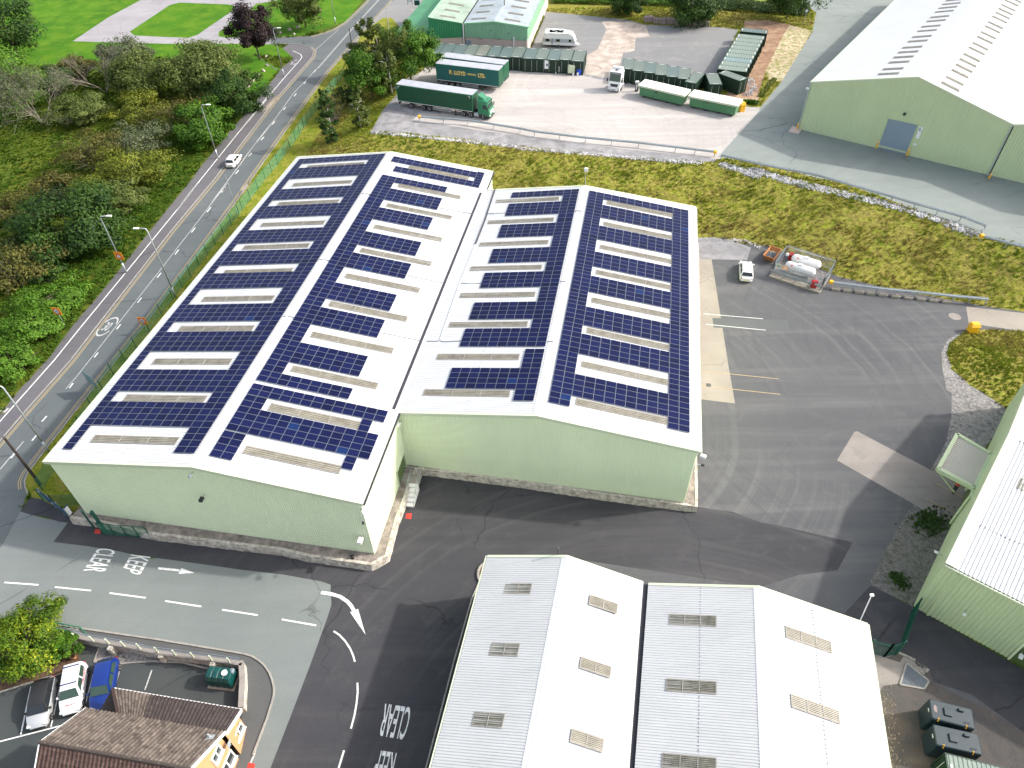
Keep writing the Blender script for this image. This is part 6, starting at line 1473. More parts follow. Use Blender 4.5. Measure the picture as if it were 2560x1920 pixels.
for s in (-.02,):
    mb = MB(); P = [dx * -1.0 + Zv * 1.3, dx * 1.0 + Zv * 1.3, dx * 1.0 + Zv * 3.1, dx * -1.0 + Zv * 3.1]; nn = Vector((-dx.y, dx.x, 0)); mb.loft([[p for p in P], [p + nn * .04 for p in P]])
    for zz_ in (1.6, 2.2, 2.8): mb.bar(dx * -1.0 - nn * .03 + Zv * zz_, dx * 1.0 - nn * .03 + Zv * zz_, .05, mi=1)
    mb.build('panel', ['sign_back', 'galvanised'], t)
t = thing('speed_sign', 'small round white limit sign on a thin post beside the upper access road', 'road sign', at('a3', 468, 190, 4)); mb = MB(); mb.tube([(0, 0, 0), (0, 0, 2.6)], .05, 7); mb.build('post', 'galvanised', t)
mb = MB(); mb.disc((0, -.06, 2.8), .42, (0, -1, .1), .03, 18, 0); mb.disc((0, -.09, 2.8), .30, (0, -1, .1), .03, 18, 1); mb.build('disc', ['sign_navy', 'sign_white'], t)

# company board at the entrance corner
a, b = at('f2', 372, 262, 1.9), at('f2', 775, 490, 1.9); a.z = b.z = 0
a0 = at('f2', 390, 330, .75); b0_ = at('f2', 690, 600, .75)
a, b = Vector((a0.x, a0.y, 0)), at('f2', 790, 700, 0); b = Vector((b.x, b.y, 0)); a = at('f2', 415, 400, 0.0); 
dd = (b - a).normalized(); nn = Vector((dd.y, -dd.x, 0)); L_ = (b - a).length
t = thing('company_board', 'long navy sign board with a white square at the site entrance', 'sign', (a + b) / 2); hh = L_ / 2
P = lambda s, z, o=0: dd * (s * L_ - hh) + Zv * z + nn * o
mb = MB(); q4 = [P(0, .75), P(1, .75), P(1, 2.05), P(0, 2.05)]; mb.loft([[v - nn * .03 for v in q4], [v + nn * .03 for v in q4]]); mb.build('board', 'sign_teal', t)
mb = MB(); [mb.tube([P(s, 0, -.08), P(s, 2.05, -.08)], .05, 7) for s in (.03, .35, .67, .97)]; mb.build('posts', 'galvanised', t).name = 'post'
k0, k1 = at('f2', 725, 625, .75), at('f2', 782, 550, .75); k0.z = k1.z = 0; mb = MB(); kd = (k1 - k0).normalized(); kn = Vector((kd.y, -kd.x, 0)); o0 = k0 - (a + b) / 2; o0.z = 0
KP = lambda s, z, o=0: o0 + kd * s + Zv * z + kn * o; KL = (k1 - k0).length
q4 = [KP(0, .6), KP(KL, .6), KP(KL, 2.0), KP(0, 2.0)]; mb.loft([[v - kn * .05 for v in q4], q4]); mb.build('return_board', 'sign_teal', t)
mb = MB(); mb.quad(KP(.08, .72, .02), KP(KL - .08, .72, .02), KP(KL - .08, 1.88, .02), KP(.08, 1.88, .02)); mb.build('notice', 'sign_white', t)
mb = MB(); mb.disc(P(.05, 1.75, .05), .12, nn, .03, 12, 0); mb.disc(P(.50, 1.45, .05), .12, nn, .03, 12, 0)
rr = random.Random(2)
for i in range(6): mb.quad(P(.10 + i * .035, 1.25 + (i % 2) * .08, .05), P(.122 + i * .035, 1.25, .05), P(.120 + i * .035, 1.6, .05), P(.105 + i * .035, 1.55, .05), mi=1)
for i in range(7): mb.quad(P(.53 + i * .033, 1.3, .05), P(.547 + i * .033, 1.3, .05), P(.545 + i * .033, 1.52, .05), P(.535 + i * .033, 1.46 + .06 * (i % 2), .05), mi=0)
mb.build('lettering', ['sign_white', 'sign_cyan'], t)

plain('fence_green', (.03, .15, .085), .5, var=.15); plain('fence_dark_green', (.006, .075, .050), .5, var=.15)
def mesh_mat():
    m, nt, b = nodes('fence_mesh'); b.inputs['Base Color'].default_value = (.06, .26, .16, 1); b.inputs['Roughness'].default_value = .6
    v = N(nt, 'ShaderNodeTexCoord'); sx = N(nt, 'ShaderNodeSeparateXYZ'); nt.links.new(v.outputs['UV'], sx.inputs[0])
    def st(sock, sc_, w_):
        a = N(nt, 'ShaderNodeMath', operation='MULTIPLY'); nt.links.new(sock, a.inputs[0]); a.inputs[1].default_value = sc_
        f = N(nt, 'ShaderNodeMath', operation='FRACT'); nt.links.new(a.outputs[0], f.inputs[0]); g = N(nt, 'ShaderNodeMath', operation='LESS_THAN'); nt.links.new(f.outputs[0], g.inputs[0]); g.inputs[1].default_value = w_; return g.outputs[0]
    mx = N(nt, 'ShaderNodeMath', operation='MAXIMUM'); nt.links.new(st(sx.outputs[0], 20, .22), mx.inputs[0]); nt.links.new(st(sx.outputs[1], 10, .2), mx.inputs[1])
    tr = N(nt, 'ShaderNodeBsdfTransparent'); ms = N(nt, 'ShaderNodeMixShader'); nt.links.new(mx.outputs[0], ms.inputs[0]); nt.links.new(tr.outputs[0], ms.inputs[1]); nt.links.new(b.outputs[0], ms.inputs[2]); nt.links.new(ms.outputs[0], nt.nodes['Material Output'].inputs[0]); MATS['fence_mesh'] = m
mesh_mat()
def mesh_fence(name, label, pl, hgt_, gap, cat='fence', rail=False, pr=.035):
    c = pl[len(pl) // 2]; t = thing(name, label, cat, c); P = []
    for i in range(len(pl) - 1):
        n = max(1, round((pl[i + 1] - pl[i]).length / gap)); P += [pl[i].lerp(pl[i + 1], j / n) for j in range(n)]
    P.append(pl[-1]); mb = MB(); mb.uv = []; s = 0
    for p, q in zip(P, P[1:]):
        L = (q - p).length; p2, q2 = p + Zv * .05, q + Zv * .05; mb.quad(p2, q2, q2 + Zv * (hgt_ - .1), p2 + Zv * (hgt_ - .1)); mb.uv += [(s, 0), (s + L, 0), (s + L, hgt_), (s, hgt_)]; s += L
    wpart(mb, 'mesh_panel', 'fence_mesh', t)
    for p in P:
        mb = MB(); mb.bar(p - Zv * .1, p + Zv * hgt_, pr * 2); wpart(mb, 'post', 'fence_dark_green', t)
    if rail:
        mb = MB(); [mb.bar(p + Zv * z_, q + Zv * z_, .05) for p, q in zip(P, P[1:]) for z_ in (.15, hgt_ - .05)]; wpart(mb, 'rail', 'fence_dark_green', t)
    return t
mesh_fence('mesh_fence', 'long green mesh fence along the road beside the long warehouse', K('a1', (830, 590), (600, 880), (505, 1010), (440, 1110), (300, 1300), (200, 1420), (20, 1660)) + K('b0', (1890, 275), (1700, 510), (1370, 945), (1080, 1330), (900, 1540)) + K('c0', (560, 690), (440, 850), (340, 1030)), 1.9, 3.0)
mesh_fence('mesh_fence', 'short green mesh fence across the grass corner behind the company board', K('f2', (380, 390), (560, 470)) + [Vector((b1f['f0'].x - .4, b1f['f0'].y + 1.5, 0))], 1.9, 2.4)
# swing gates
def bar_gate(name, label, p, q, hgt_, n, mesh=True, cat='gate', bars=.12, mat='fence_green'):
    c = (p + q) / 2; t = thing(name, label, cat, c); d = (q - p); mb = MB(); mb.bar(p + Zv * .15, q + Zv * .15, .09); mb.bar(p + Zv * hgt_, q + Zv * hgt_, .09); mb.bar(p, p + Zv * hgt_, .10); mb.bar(q, q + Zv * hgt_, .10); wpart(mb, 'gate_frame', mat, t)
    mb = MB(); k = int(d.length / bars)
    for i in range(1, k): s = p + d * (i / k); mb.bar(s + Zv * .15, s + Zv * hgt_, .03 if mesh else .05)
    wpart(mb, 'infill_bars', mat, t); return t
g1 = at('f2', 1215, 865), at('f2', 1870, 915)
mesh_fence('site_gate', 'open green mesh gate folded against the ledge of the long warehouse', list(g1), 1.9, 1.3, 'gate', rail=True)
t = thing('gate_post', 'dark green square gate post pair beside the red ground mark', 'gate post', at('f2', 1240, 840)); mb = MB(); mb.bar((0, .1, 0), (0, .1, 3.4), .22); mb.build('post', 'fence_dark_green', t); mb = MB(); mb.bar((0, .1, 2.6), (-.6, .4, 2.6), .12); mb.bar((0, .1, 1.2), (-.6, .4, 1.2), .12); mb.build('hinge', 'fence_dark_green', t)
t = thing('gate_post', 'slim dark green post on the ledge left of the green mesh gate', 'gate post', at('f2', 1045, 725, .6)); mb = MB(); mb.bar((0, 0, -.6), (0, 0, 2.2), .12); mb.build('post', 'fence_dark_green', t); mb = MB(); mb.cbox((0, 0, 2.23), (.18, .18, .06), .02); mb.build('cap', 'fence_green', t)
# palisade and tall gate, bottom right
def palisade(name, label, p, q, hgt_, cat='fence', sp=.16, mat='fence_dark_green', w_=.07, pr=.1):
    t = thing(name, label, cat, (p + q) / 2); d = q - p; k = max(2, int(d.length / sp)); mb = MB()
    for i in range(k + 1): s = p + d * (i / k); mb.bar(s + Zv * .08, s + Zv * hgt_, w_, .02)
    wpart(mb, 'pales', mat, t); mb = MB()
    for z_ in (.35, hgt_ - .3): mb.bar(p + Zv * z_, q + Zv * z_, .06)
    wpart(mb, 'rail', mat, t)
    for s in (p, q): mb = MB(); mb.bar(s, s + Zv * (hgt_ + .1), pr); wpart(mb, 'post', mat, t)
    return t
palisade('palisade_fence', 'short dark green palisade fence behind the bottom right shed', at('d3', 960, 745), at('d3', 1105, 745 + 35), 2.2)['x'] = 0
palisade('palisade_fence', 'dark green palisade wing next to the tall gate post', at('d3', 1105, 780), at('d3', 1190, 765), 2.2)
gA, gB = at('d3', 1200, 760), at('d3', 1335, 395)
palisade('palisade_gate', 'tall closed dark green palisade gate across the service road', gA, Vector((gB.x, gB.y, 0)) - (gB - gA).normalized() * .5, 2.3, 'gate', .14)
for o in list(bpy.data.objects):
    if 'x' in o.keys(): del o['x']

# guard rails
def guard_rail(label, pl, gap=3.2, z=.72, dbl=True, yel=(), name='guard_rail'):
    t = thing(name, label, 'crash barrier', pl[0]); P = []
    for i in range(len(pl) - 1):
        n = max(1, round((pl[i + 1] - pl[i]).length / gap)); P += [pl[i].lerp(pl[i + 1], j / n) for j in range(n)]
    P.append(pl[-1])
    for p in P: mb = MB(); mb.bar(p, p + Zv * (z + .08), .10, .14); wpart(mb, 'post', 'galvanised', t)
    for sgn in ((-1, 1) if dbl else (1,)):
        rows = []
        for i, p in enumerate(P):
            d = (P[min(i + 1, len(P) - 1)] - P[max(i - 1, 0)]); n = Vector((-d.y, d.x, 0)).normalized() * sgn
            rows.append([p + n * o_ + Zv * (z + h_) for o_, h_ in ((.10, -.16), (.17, -.10), (.17, -.05), (.10, 0), (.17, .05), (.17, .10), (.10, .16), (.07, .16), (.07, -.16))])
        mb = MB(); mb.loft(rows, True); wpart(mb, 'rail', 'galvanised', t)
    for i in yel:
        mb = MB(); mb.cbox(P[i] + Zv * z, (.5, .5, .42), .05); wpart(mb, 'end_cap', 'safety_yellow', t)
    return t
plain('safety_yellow', (.80, .42, .01), .5, var=.1)
guard_rail('long crash barrier along the near edge of the pale lorry park, yellow tipped', ats('a1', [(1420, 958), (1800, 985), (2212, 1052)], 4) + ats('a2', [(430, 1075), (830, 1125), (1250, 1165), (1540, 1200), (1850, 1238)], 4), 4.2, .85, yel=(0, -1))
guard_rail('crash barrier along the upper access road from the yellow end post to the far right', ats('a2', [(1900, 1260), (2212, 1335)], 4) + ats('b3', [(560, -5), (830, 75), (1160, 170), (1340, 225), (1700, 325), (1890, 400)], 4), 3.8, .8)
guard_rail('crash barrier at the right edge continuing beyond the yellow tipped bend', ats('b3', [(1860, 480), (2060, 535), (2400, 620)], 4), 3.2, .8, yel=(0,))
guard_rail('two sided crash barrier on concrete blocks at the foot of the bank', K('b3', (672, 850), (1040, 900), (1340, 930), (1640, 962), (1900, 985)), 2.6, .95, yel=(0,))
mb = MB(); rr = random.Random(3); pl = K('b3', (672, 858), (1040, 903), (1340, 935), (1640, 967)); t = thing('block_kerb', 'row of rough concrete blocks under the crash barrier at the foot of the bank', 'concrete blocks', pl[0])
for p, q in zip(pl, pl[1:]):
    k = int((q - p).length / 1.25)
    for i in range(k):
        mb = MB(); c = p.lerp(q, (i + .5) / k); mb.cbox(c + Vector((0, -.15, .17)), (1.12, .55 + rr.uniform(-.06, .06), .36), .05, math.atan2((q - p).y, (q - p).x) + rr.uniform(-.04, .04)); wpart(mb, 'block', 'pale_concrete', t)
sg = thing('hedge_board', 'tilted white marker board at the bend of the upper crash barrier', 'barrier end', at('b3', 1862, 470, 4)); mb = MB(); mb.bar((0, 0, .7), (.75, 1.3, .8), .05, .4); mb.build('rail', 'galvanised', sg); mb = MB(); mb.bar((.75, 1.3, 0), (.75, 1.3, .9), .1); mb.build('post', 'galvanised', sg)

def bollard(label, p, h_=1.0, r=.11):
    t = thing('bollard', label, 'bollard', p); mb = MB(); mb.tube([(0, 0, 0), (0, 0, h_ - .06), (0, 0, h_)], [r, r, r * .6], 10); mb.build('post', 'safety_yellow', t, smooth='auto'); mb = MB(); mb.tube([(0, 0, h_ - .25), (0, 0, h_ - .15)], r * 1.03, 10); mb.build('band', 'sign_white', t)
bollard('yellow bollard at the left foot of the blue roller door', at('a3', 1045, 1170, 4), 1.3, .14); bollard('yellow bollard at the right foot of the blue roller door', at('a3', 1285, 1230, 4), 1.3, .14)
bollard('yellow bollard on a small concrete plinth at the left corner of the upper warehouse', at('a3', 416, 1028, 4), 1.3, .13); bollard('yellow bollard at the downpipe between the two upper warehouse bays', at('a3', 1935, 1410, 4), .9, .15)
mb = MB(); mb.prism([at('a3', *q, 4) for q in ((348, 1045), (385, 1000), (455, 1030), (430, 1062))], 4, 4.18); o = mb.build('bollard_plinth', 'masonry_pink'); tag(o, 'small pink concrete plinth under the yellow corner bollard', 'plinth')
# grit bins
def grit_bin(label, p, w_=1.0, h_=1.1, rz=0.0):
    t = thing('grit_bin', label, 'grit bin', p, rz); mb = MB(); mb.cbox((0, 0, h_ * .4), (w_, w_ * .75, h_ * .8), .06); mb.build('bin', 'safety_yellow', t); mb = MB(); mb.loft([[Vector((x * w_ * .55, y * w_ * .42, h_ * .8)) for x, y in ((-1, -1), (1, -1), (1, 1), (-1, 1))], [Vector((x * w_ * .40, y * w_ * .25 + .05, h_ * 1.08)) for x, y in ((-1, -1), (1, -1), (1, 1), (-1, 1))]]); mb.build('lid', 'safety_yellow', t)
grit_bin('yellow grit bin at the tip of the grass island', at('b3', 1798, 1195, 0), 1.1, 1.2); grit_bin('yellow salt bin beside the right end of the green tank enclosures', at('e2', 1620, 1205, 4), 1.0, 1.5, .3)

# ------------------------------------------------------------------ containers
def cont_mat(name, c): sheet_metal(name, c, .55, .25)
cont_mat('container_green', (.014, .040, .024)); cont_mat('container_roof_a', (.135, .17, .15)); cont_mat('container_roof_b', (.105, .15, .145)); cont_mat('container_roof_c', (.17, .185, .16)); cont_mat('container_ribbed', (.19, .24, .205))
plain('corner_white', (.62, .62, .60), .6, var=.2)
def container(label, L, W_, H_, group, roof, ribs=True, side='container_green', cat='container'):
    """long axis y, doors at -y"""
    t = thing('container', label, cat, (0, 0, 0), 0, group); mb = MB(); h = lambda x, y, z: Vector((x, y, z))
    for (a, b, n) in ((h(-W_ / 2, -L / 2, .1), h(-W_ / 2, L / 2, .1), h(-1, 0, 0)), (h(W_ / 2, -L / 2, .1), h(W_ / 2, L / 2, .1), h(1, 0, 0)), (h(-W_ / 2, L / 2, .1), h(W_ / 2, L / 2, .1), h(0, 1, 0)), (h(-W_ / 2, -L / 2, .1), h(W_ / 2, -L / 2, .1), h(0, -1, 0))):
        corr(mb, lambda s: lerp(a, b, s), lambda s: lerp(a, b, s) + Zv * (H_ - .15), (b - a).length, .28, .04, n)
    for sx in (-1, 1):
        for sy in (-1, 1): mb.bar((sx * W_ / 2, sy * L / 2, .02), (sx * W_ / 2, sy * L / 2, H_), .12)
    for z_ in (.08, H_ - .06):
        for sx in (-1, 1): mb.bar((sx * W_ / 2, -L / 2, z_), (sx * W_ / 2, L / 2, z_), .11)
        for sy in (-1, 1): mb.bar((-W_ / 2, sy * L / 2, z_), (W_ / 2, sy * L / 2, z_), .11)
    mb.build('body', side, t); mb = MB()
    if ribs: corr(mb, lambda s: h(-W_ / 2 + .05, -L / 2 + .05 + s * (L - .1), H_ - .02), lambda s: h(W_ / 2 - .05, -L / 2 + .05 + s * (L - .1), H_ - .02), L, .32, .035, Zv)
    else: mb.box((0, 0, H_ - .03), (W_ - .08, L - .08, .06))
    mb.build('roof', roof, t)
    for sx in (-.28, .28): mb = MB(); mb.tube([(sx * W_, -L / 2 - .07, .25), (sx * W_, -L / 2 - .07, H_ - .25)], .022, 5); mb.build('lock_bar', 'corner_white', t)
    for y_ in (-L / 2 + .25, L / 2 - .25): mb = MB(); mb.box((0, y_, H_ + .025), (W_ * .42, .14, .02)); mb.build('roof_marking', 'corner_white', t)
    return t
def put(o, p, rz, label=None, roofm=None, first=[None]):
    o.location = p; o.rotation_euler = (0, 0, rz)
    if label: o['label'] = label
protos = {}
def place_container(key, label, p, rz, args, roofm):
    if key not in protos:
        protos[key] = container(label, *args); o = protos[key]
    else: o = copy_tree(protos[key])
    put(o, p, rz, label); return o
A0, A1 = at('e3', 345, 655, 6.6), at('e1', 850, 625, 6.6); A0.z = A1.z = 4; ga = 'green storage containers in a row behind the trailers'
n_ = 14; d = (A1 - A0) / (n_ - 1); rz = math.atan2(d.y, d.x); ms_ = ['container_roof_b', 'container_roof_a', 'container_roof_c']
words = ['at the tree end of the long row', 'second from the tree end of the long row', 'third from the tree end of the long row', 'fourth from the tree end, behind the lettered trailer', 'fifth from the tree end, behind the lettered trailer', 'sixth from the tree end, behind the two trailers', 'seventh from the tree end, in the middle of the long row', 'eighth from the tree end of the long row', 'ninth from the tree end, behind the trailer rear doors', 'tenth from the tree end of the long row', 'fifth from the caravan end, behind the white generator', 'fourth from the caravan end, behind the pale tank', 'third from the caravan end, behind the plastic tank', 'last of the long row at the dirt track end']
words = ['storage container %s' % w_ for w_ in words]
seqm = [1, 0, 0, 0, 1, 2, 0, 0, 1, 0, 1, 0, 1, 1]
for i in range(n_):
    m_ = ms_[seqm[i]]; q = A0 + d * i + Vector((0, (.25 if i in (5, 8, 12) else 0) - .12 * (i % 2), 0)); place_container('A' + m_, words[i], q, rz + (.02 if i % 3 == 0 else 0), (6.0, d.length - .07, 2.6, ga, m_, False), m_)
gb = 'green storage containers in the row behind the white tractor unit'
B0 = (at('a2', 1095, 530, 6.6) + at('a2', 1250, 475, 6.6)) / 2; B0 = (at('e2', -80, 600, 6.6) + at('e2', 200, 500, 6.6)) / 2; B1 = (at('e2', 700, 735, 6.6) + at('e2', 965, 630, 6.6)) / 2; B0.z = B1.z = 4; d = (B1 - B0) / 5.0
rzb = math.atan2(d.y, d.x)
names = ['container behind the white tractor unit, first of the middle row', 'second container of the middle row', 'third container of the middle row', 'fourth container of the middle row', 'fifth container of the middle row', 'sixth container of the middle row, above the left white lidded enclosure']
for i in range(6):
    m_ = ms_[(1, 1, 0, 1, 0, 1)[i]]; place_container('B' + m_, names[i], B0 + d * (i + .0), rzb + .30, (5.6, d.length * .97, 2.6, gb, m_, False), m_)
def cont_at(label, k, fl, fr, bl, z=6.6, L=5.9, W_=2.35, roofm='container_roof_a', grp='loose green containers beside the middle row'):
    a, b, c = at(k, *fl, z), at(k, *fr, z), at(k, *bl, z); x_ = (b - a); x_.z = 0; W_ = min(2.6, x_.length); y_ = (c - a); L = y_.length; y_.normalize(); cen = a + x_ * .5 + y_ * L / 2; cen.z = 4
    o = container(label, L, W_, 2.6, grp, roofm, False); o.location = cen; o.rotation_euler = (0, 0, math.atan2(-y_.x, y_.y)); return o
cont_at('dull green container standing at an angle, right after the sixth of the middle row', 'e2', (840, 800), (995, 818), (970, 662))
cont_at('container turned towards the viewer, between the two angled ones', 'e2', (1190, 838), (1355, 830), (1130, 683))
cont_at('container turned to the left, last of the angled ones, beside the soil', 'e2', (1610, 790), (1705, 745), (1310, 680))
gc = 'green containers side by side at the right of the compound'
F_, Bk = (at('e2', 1285, 620, 6.6) + at('e2', 1695, 665, 6.6)) / 2, (at('e2', 1580, 128, 6.6) + at('e2', 1955, 175, 6.6)) / 2; F_.z = Bk.z = 4; ax_ = (at('e2', 1695, 665, 6.6) - at('e2', 1285, 620, 6.6)); ax_.z = 0; lenc = ax_.length; d = (Bk - F_) / 9
names = ['nearest of the ribbed roof containers on the right', 'second nearest ribbed roof container on the right', 'third nearest ribbed roof container, with a bluish roof', 'fourth nearest ribbed roof container on the right', 'fifth ribbed roof container, middle of the right stack', 'sixth nearest ribbed roof container on the right', 'seventh nearest ribbed roof container on the right', 'eighth nearest ribbed roof container on the right', 'ninth nearest ribbed roof container, next to the dark farthest one']
cont_mat('container_bluish', (.17, .25, .25))
for i in range(9):
    m_ = 'container_bluish' if i == 2 else 'container_ribbed'; o = place_container('C' + m_, names[i], F_ + d * (i + .5), math.atan2(-ax_.x, ax_.y), (lenc - .1, d.length - .05, 2.6, gc, m_, True), m_)
o = container('farthest dark blue green container at the back of the right stack', lenc - .1, 2.4, 2.6, gc, 'container_roof_b', True); o.location = F_ + d * 10.2; o.rotation_euler = (0, 0, math.atan2(-ax_.x, ax_.y))

# green tank enclosures with white lids
sheet_metal('enclosure_green', (.085, .235, .11), .5, .12); sheet_metal('lid_white', (.82, .82, .80), .45, .06)
def enclosure(label, fl, fr, bl):
    a, b, c = at('e2', *fl, 6.3), at('e2', *fr, 6.3), at('e2', *bl, 6.3); x_ = b - a; L = x_.length; x_.normalize(); y_ = Vector((-x_.y, x_.x, 0)); W_ = 2.6; cen = a + x_ * L / 2 + y_ * W_ / 2; cen.z = 4
    t = thing('tank_enclosure', label, 'tank enclosure', cen, math.atan2(x_.y, x_.x)); mb = MB()
    mb.loft([[Vector((sx * (L / 2 - .35), sy * (W_ / 2 - .25), z_)) for sx, sy in ((-1, -1), (1, -1), (1, 1), (-1, 1))] for z_ in (.35, 1.75)]); [mb.box((q * L / 3, -W_ / 2 + .24, 1.05), (.10, .08, 1.4)) for q in (-.5, .5)]; mb.build('body', 'enclosure_green', t)
    mb = MB(); corr(mb, lambda s: Vector((-L / 2 + s * L, -W_ / 2 - .1, 2.2)), lambda s: Vector((-L / 2 + s * L, W_ / 2 + .15, 2.35)), L, .40, .09, Zv); mb.build('lid', 'lid_white', t)
    mb = MB(); [mb.bar((-L / 2, sy * (W_ / 2 + .1), 2.1), (L / 2, sy * (W_ / 2 + .1), 2.1), .10, .28) for sy in (-1, 1)]; [mb.bar((sx * L / 2, -W_ / 2 - .1, 2.1), (sx * L / 2, W_ / 2 + .1, 2.1), .10, .28) for sx in (-1, 1)]; mb.build('lid_frame', 'trim_cream', t)
    mb = MB(); [mb.box((q * L / 2.4, 0, .18), (.5, W_ - .7, .36)) for q in (-.9, -.3, .3, .9)]; mb.build('skid', 'gutter_dark', t)
    mb = MB(); mb.cbox((-.1 * L, -W_ / 2 + .02, 1.7), (.25, .3, .35), .04); mb.bar((0, -.1, 2.35), (-.3, -.9, 2.4), .08); mb.build('fill_point', 'iron', t); return t
enclosure('green tank enclosure with a white ribbed lid, next to the white tractor unit', (195, 835), (840, 985), (285, 758)); enclosure('green tank enclosure with a white ribbed lid, next to the yellow salt bin', (890, 985), (1580, 1125), (985, 890))
t = thing('fuel_pump', 'slim white and black fuel pump left of the tank enclosures', 'fuel pump', at('e2', 170, 930, 4)); mb = MB(); mb.cbox((0, 0, .8), (.55, .45, 1.6), .05); mb.build('cabinet', 'gutter_dark', t); mb = MB(); mb.cbox((0, -.02, 1.75), (.7, .55, .35), .05); mb.cbox((-.1, -.24, .9), (.22, .06, 1.0), .02); mb.build('head', 'white_paint', t)
# concrete block row
bx = [(1290, 140, 1365, 'top'), (1365, 150, 1412, ''), (1415, 155, 1468, ''), (1468, 155, 1530, ''), (1528, 163, 1575, ''), (1577, 165, 1622, ''), (1622, 168, 1668, ''), (1672, 172, 1718, ''), (1720, 172, 1762, ''), (1763, 175, 1806, '')]
lb = ['largest brownish block at the left end of the row', 'pale block, second in the row', 'third block in the row by the hedge', 'fourth block, widest of the middle ones', 'fifth block in the row by the hedge', 'sixth block in the row by the hedge', 'seventh block in the row by the hedge', 'eighth block in the row by the hedge', 'ninth block, next to last in the row', 'last block at the right end of the row']
rr = random.Random(6); plain('block_pink', (.30, .23, .22), .9, var=.35, scale=1.2)
for (x0, y0, x1, _), l_ in zip(bx, lb):
    a, b = at('a2', x0, y0 + 30, 4), at('a2', x1, y0 + 30, 4); L = (b - a).length * .94; t = thing('concrete_block', l_, 'concrete block', (a + b) / 2, math.atan2((b - a).y, (b - a).x) + rr.uniform(-.05, .05), 'concrete blocks along the hedge'); mb = MB(); mb.cbox((0, 0, .55), (L, 1.3, 1.1 + rr.uniform(-.1, .15)), .1); mb.build('block', 'block_pink', t); mb = MB(); [mb.bar((q * L * .25, 0, 1.05), (q * L * .25 + .1, 0, 1.2), .08, .2) for q in (-1, 1)]; mb.build('lifting_eye', 'iron', t)

# plant by the container row: generator, boxes, tank, drum
def item(name, label, cat, k, px, z, parts, rz=0.0):
    t = thing(name, label, cat, at(k, *px, z), rz)
    for pn, mat, fn in parts: mb = MB(); fn(mb); mb.build(pn, mat, t)
    return t
plain('drum_blue', (.01, .06, .42), .4, var=.1); plain('tank_pale', (.55, .62, .42), .4, var=.1)
item('generator', 'tall white machine on dark legs in front of the containers', 'generator', 'e1', (240, 950), 4, [('housing', 'white_paint', lambda m: m.cbox((0, 0, 1.65), (1.6, 1.1, 1.6), .08)), ('grille', 'cable_grey', lambda m: m.box((-.1, -.57, 1.6), (.8, .03, .45))), ('frame', 'iron', lambda m: [m.bar((x, y, 0), (x, y, .9), .14) for x in (-.6, .6) for y in (-.4, .4)] and m.box((0, 0, .8), (1.5, 1.0, .12)))])
item('machine_box', 'low white machine box with a drawbar right of the tall white machine', 'machine', 'e1', (385, 950), 4, [('housing', 'white_paint', lambda m: m.cbox((0, 0, .75), (1.6, 1.2, 1.2), .08)), ('vent', 'cable_grey', lambda m: m.box((-.3, -.62, .8), (.5, .03, .4))), ('drawbar', 'white_paint', lambda m: m.bar((0, -.6, .3), (.0, -1.2, .2), .14))])
item('liquid_tank', 'pale translucent liquid tank on a black pallet', 'tank', 'e1', (690, 985), 4, [('vessel', 'tank_pale', lambda m: m.cbox((0, 0, 1.1), (1.4, 1.2, 1.5), .15)), ('pallet', 'iron', lambda m: m.box((0, 0, .18), (1.5, 1.3, .36)))])
item('white_tank', 'white box tank behind the pale tank', 'tank', 'e1', (790, 905), 4, [('vessel', 'white_paint', lambda m: m.cbox((0, 0, 1.0), (1.3, 1.1, 1.5), .15)), ('cap', 'iron', lambda m: m.tube([(0, 0, 1.75), (0, 0, 1.85)], .16, 10))])
item('blue_drum', 'blue drum beside the pale tank', 'drum', 'e1', (845, 1000), 4, [('drum', 'drum_blue', lambda m: m.tube([(0, 0, 0), (0, 0, .05), (0, 0, .55), (0, 0, .6), (0, 0, 1.15)], [.46, .5, .5, .54, .48], 14)), ('lid', 'iron', lambda m: m.tube([(0, 0, 1.15), (0, 0, 1.2)], .4, 14))])
for px, l_ in (((735, 1018), 'small white canister left of the blue drum'), ((820, 1018), 'small white canister in front of the blue drum')): item('canister', l_, 'canister', 'e1', px, 4, [('can', 'white_paint', lambda m: m.cbox((0, 0, .3), (.35, .25, .6), .05)), ('cap', 'iron', lambda m: m.tube([(0, 0, .6), (0, 0, .66)], .06, 8))])
# tables and clutter outside the green lean-to
item('notice_stand', 'white framed stand outside the green lean-to at the top', 'stand', 'e3', (140, 70), 4, [('panel', 'white_paint', lambda m: m.box((0, 0, 1.3), (1.3, .06, 1.3))), ('leg', 'fence_green', lambda m: m.bar((-.6, 0, 0), (-.6, 0, 2), .07)), ('leg', 'fence_green', lambda m: m.bar((.6, 0, 0), (.6, 0, 2), .07))])
item('wheeled_bin', 'dark green wheeled bin outside the green lean-to', 'bin', 'e3', (238, 70), 4, [('bin', 'fence_dark_green', lambda m: m.cbox((0, 0, .6), (1.3, .9, 1.1), .08)), ('lid', 'shutter_blue', lambda m: m.cbox((0, 0, 1.2), (1.35, .95, .12), .04))])

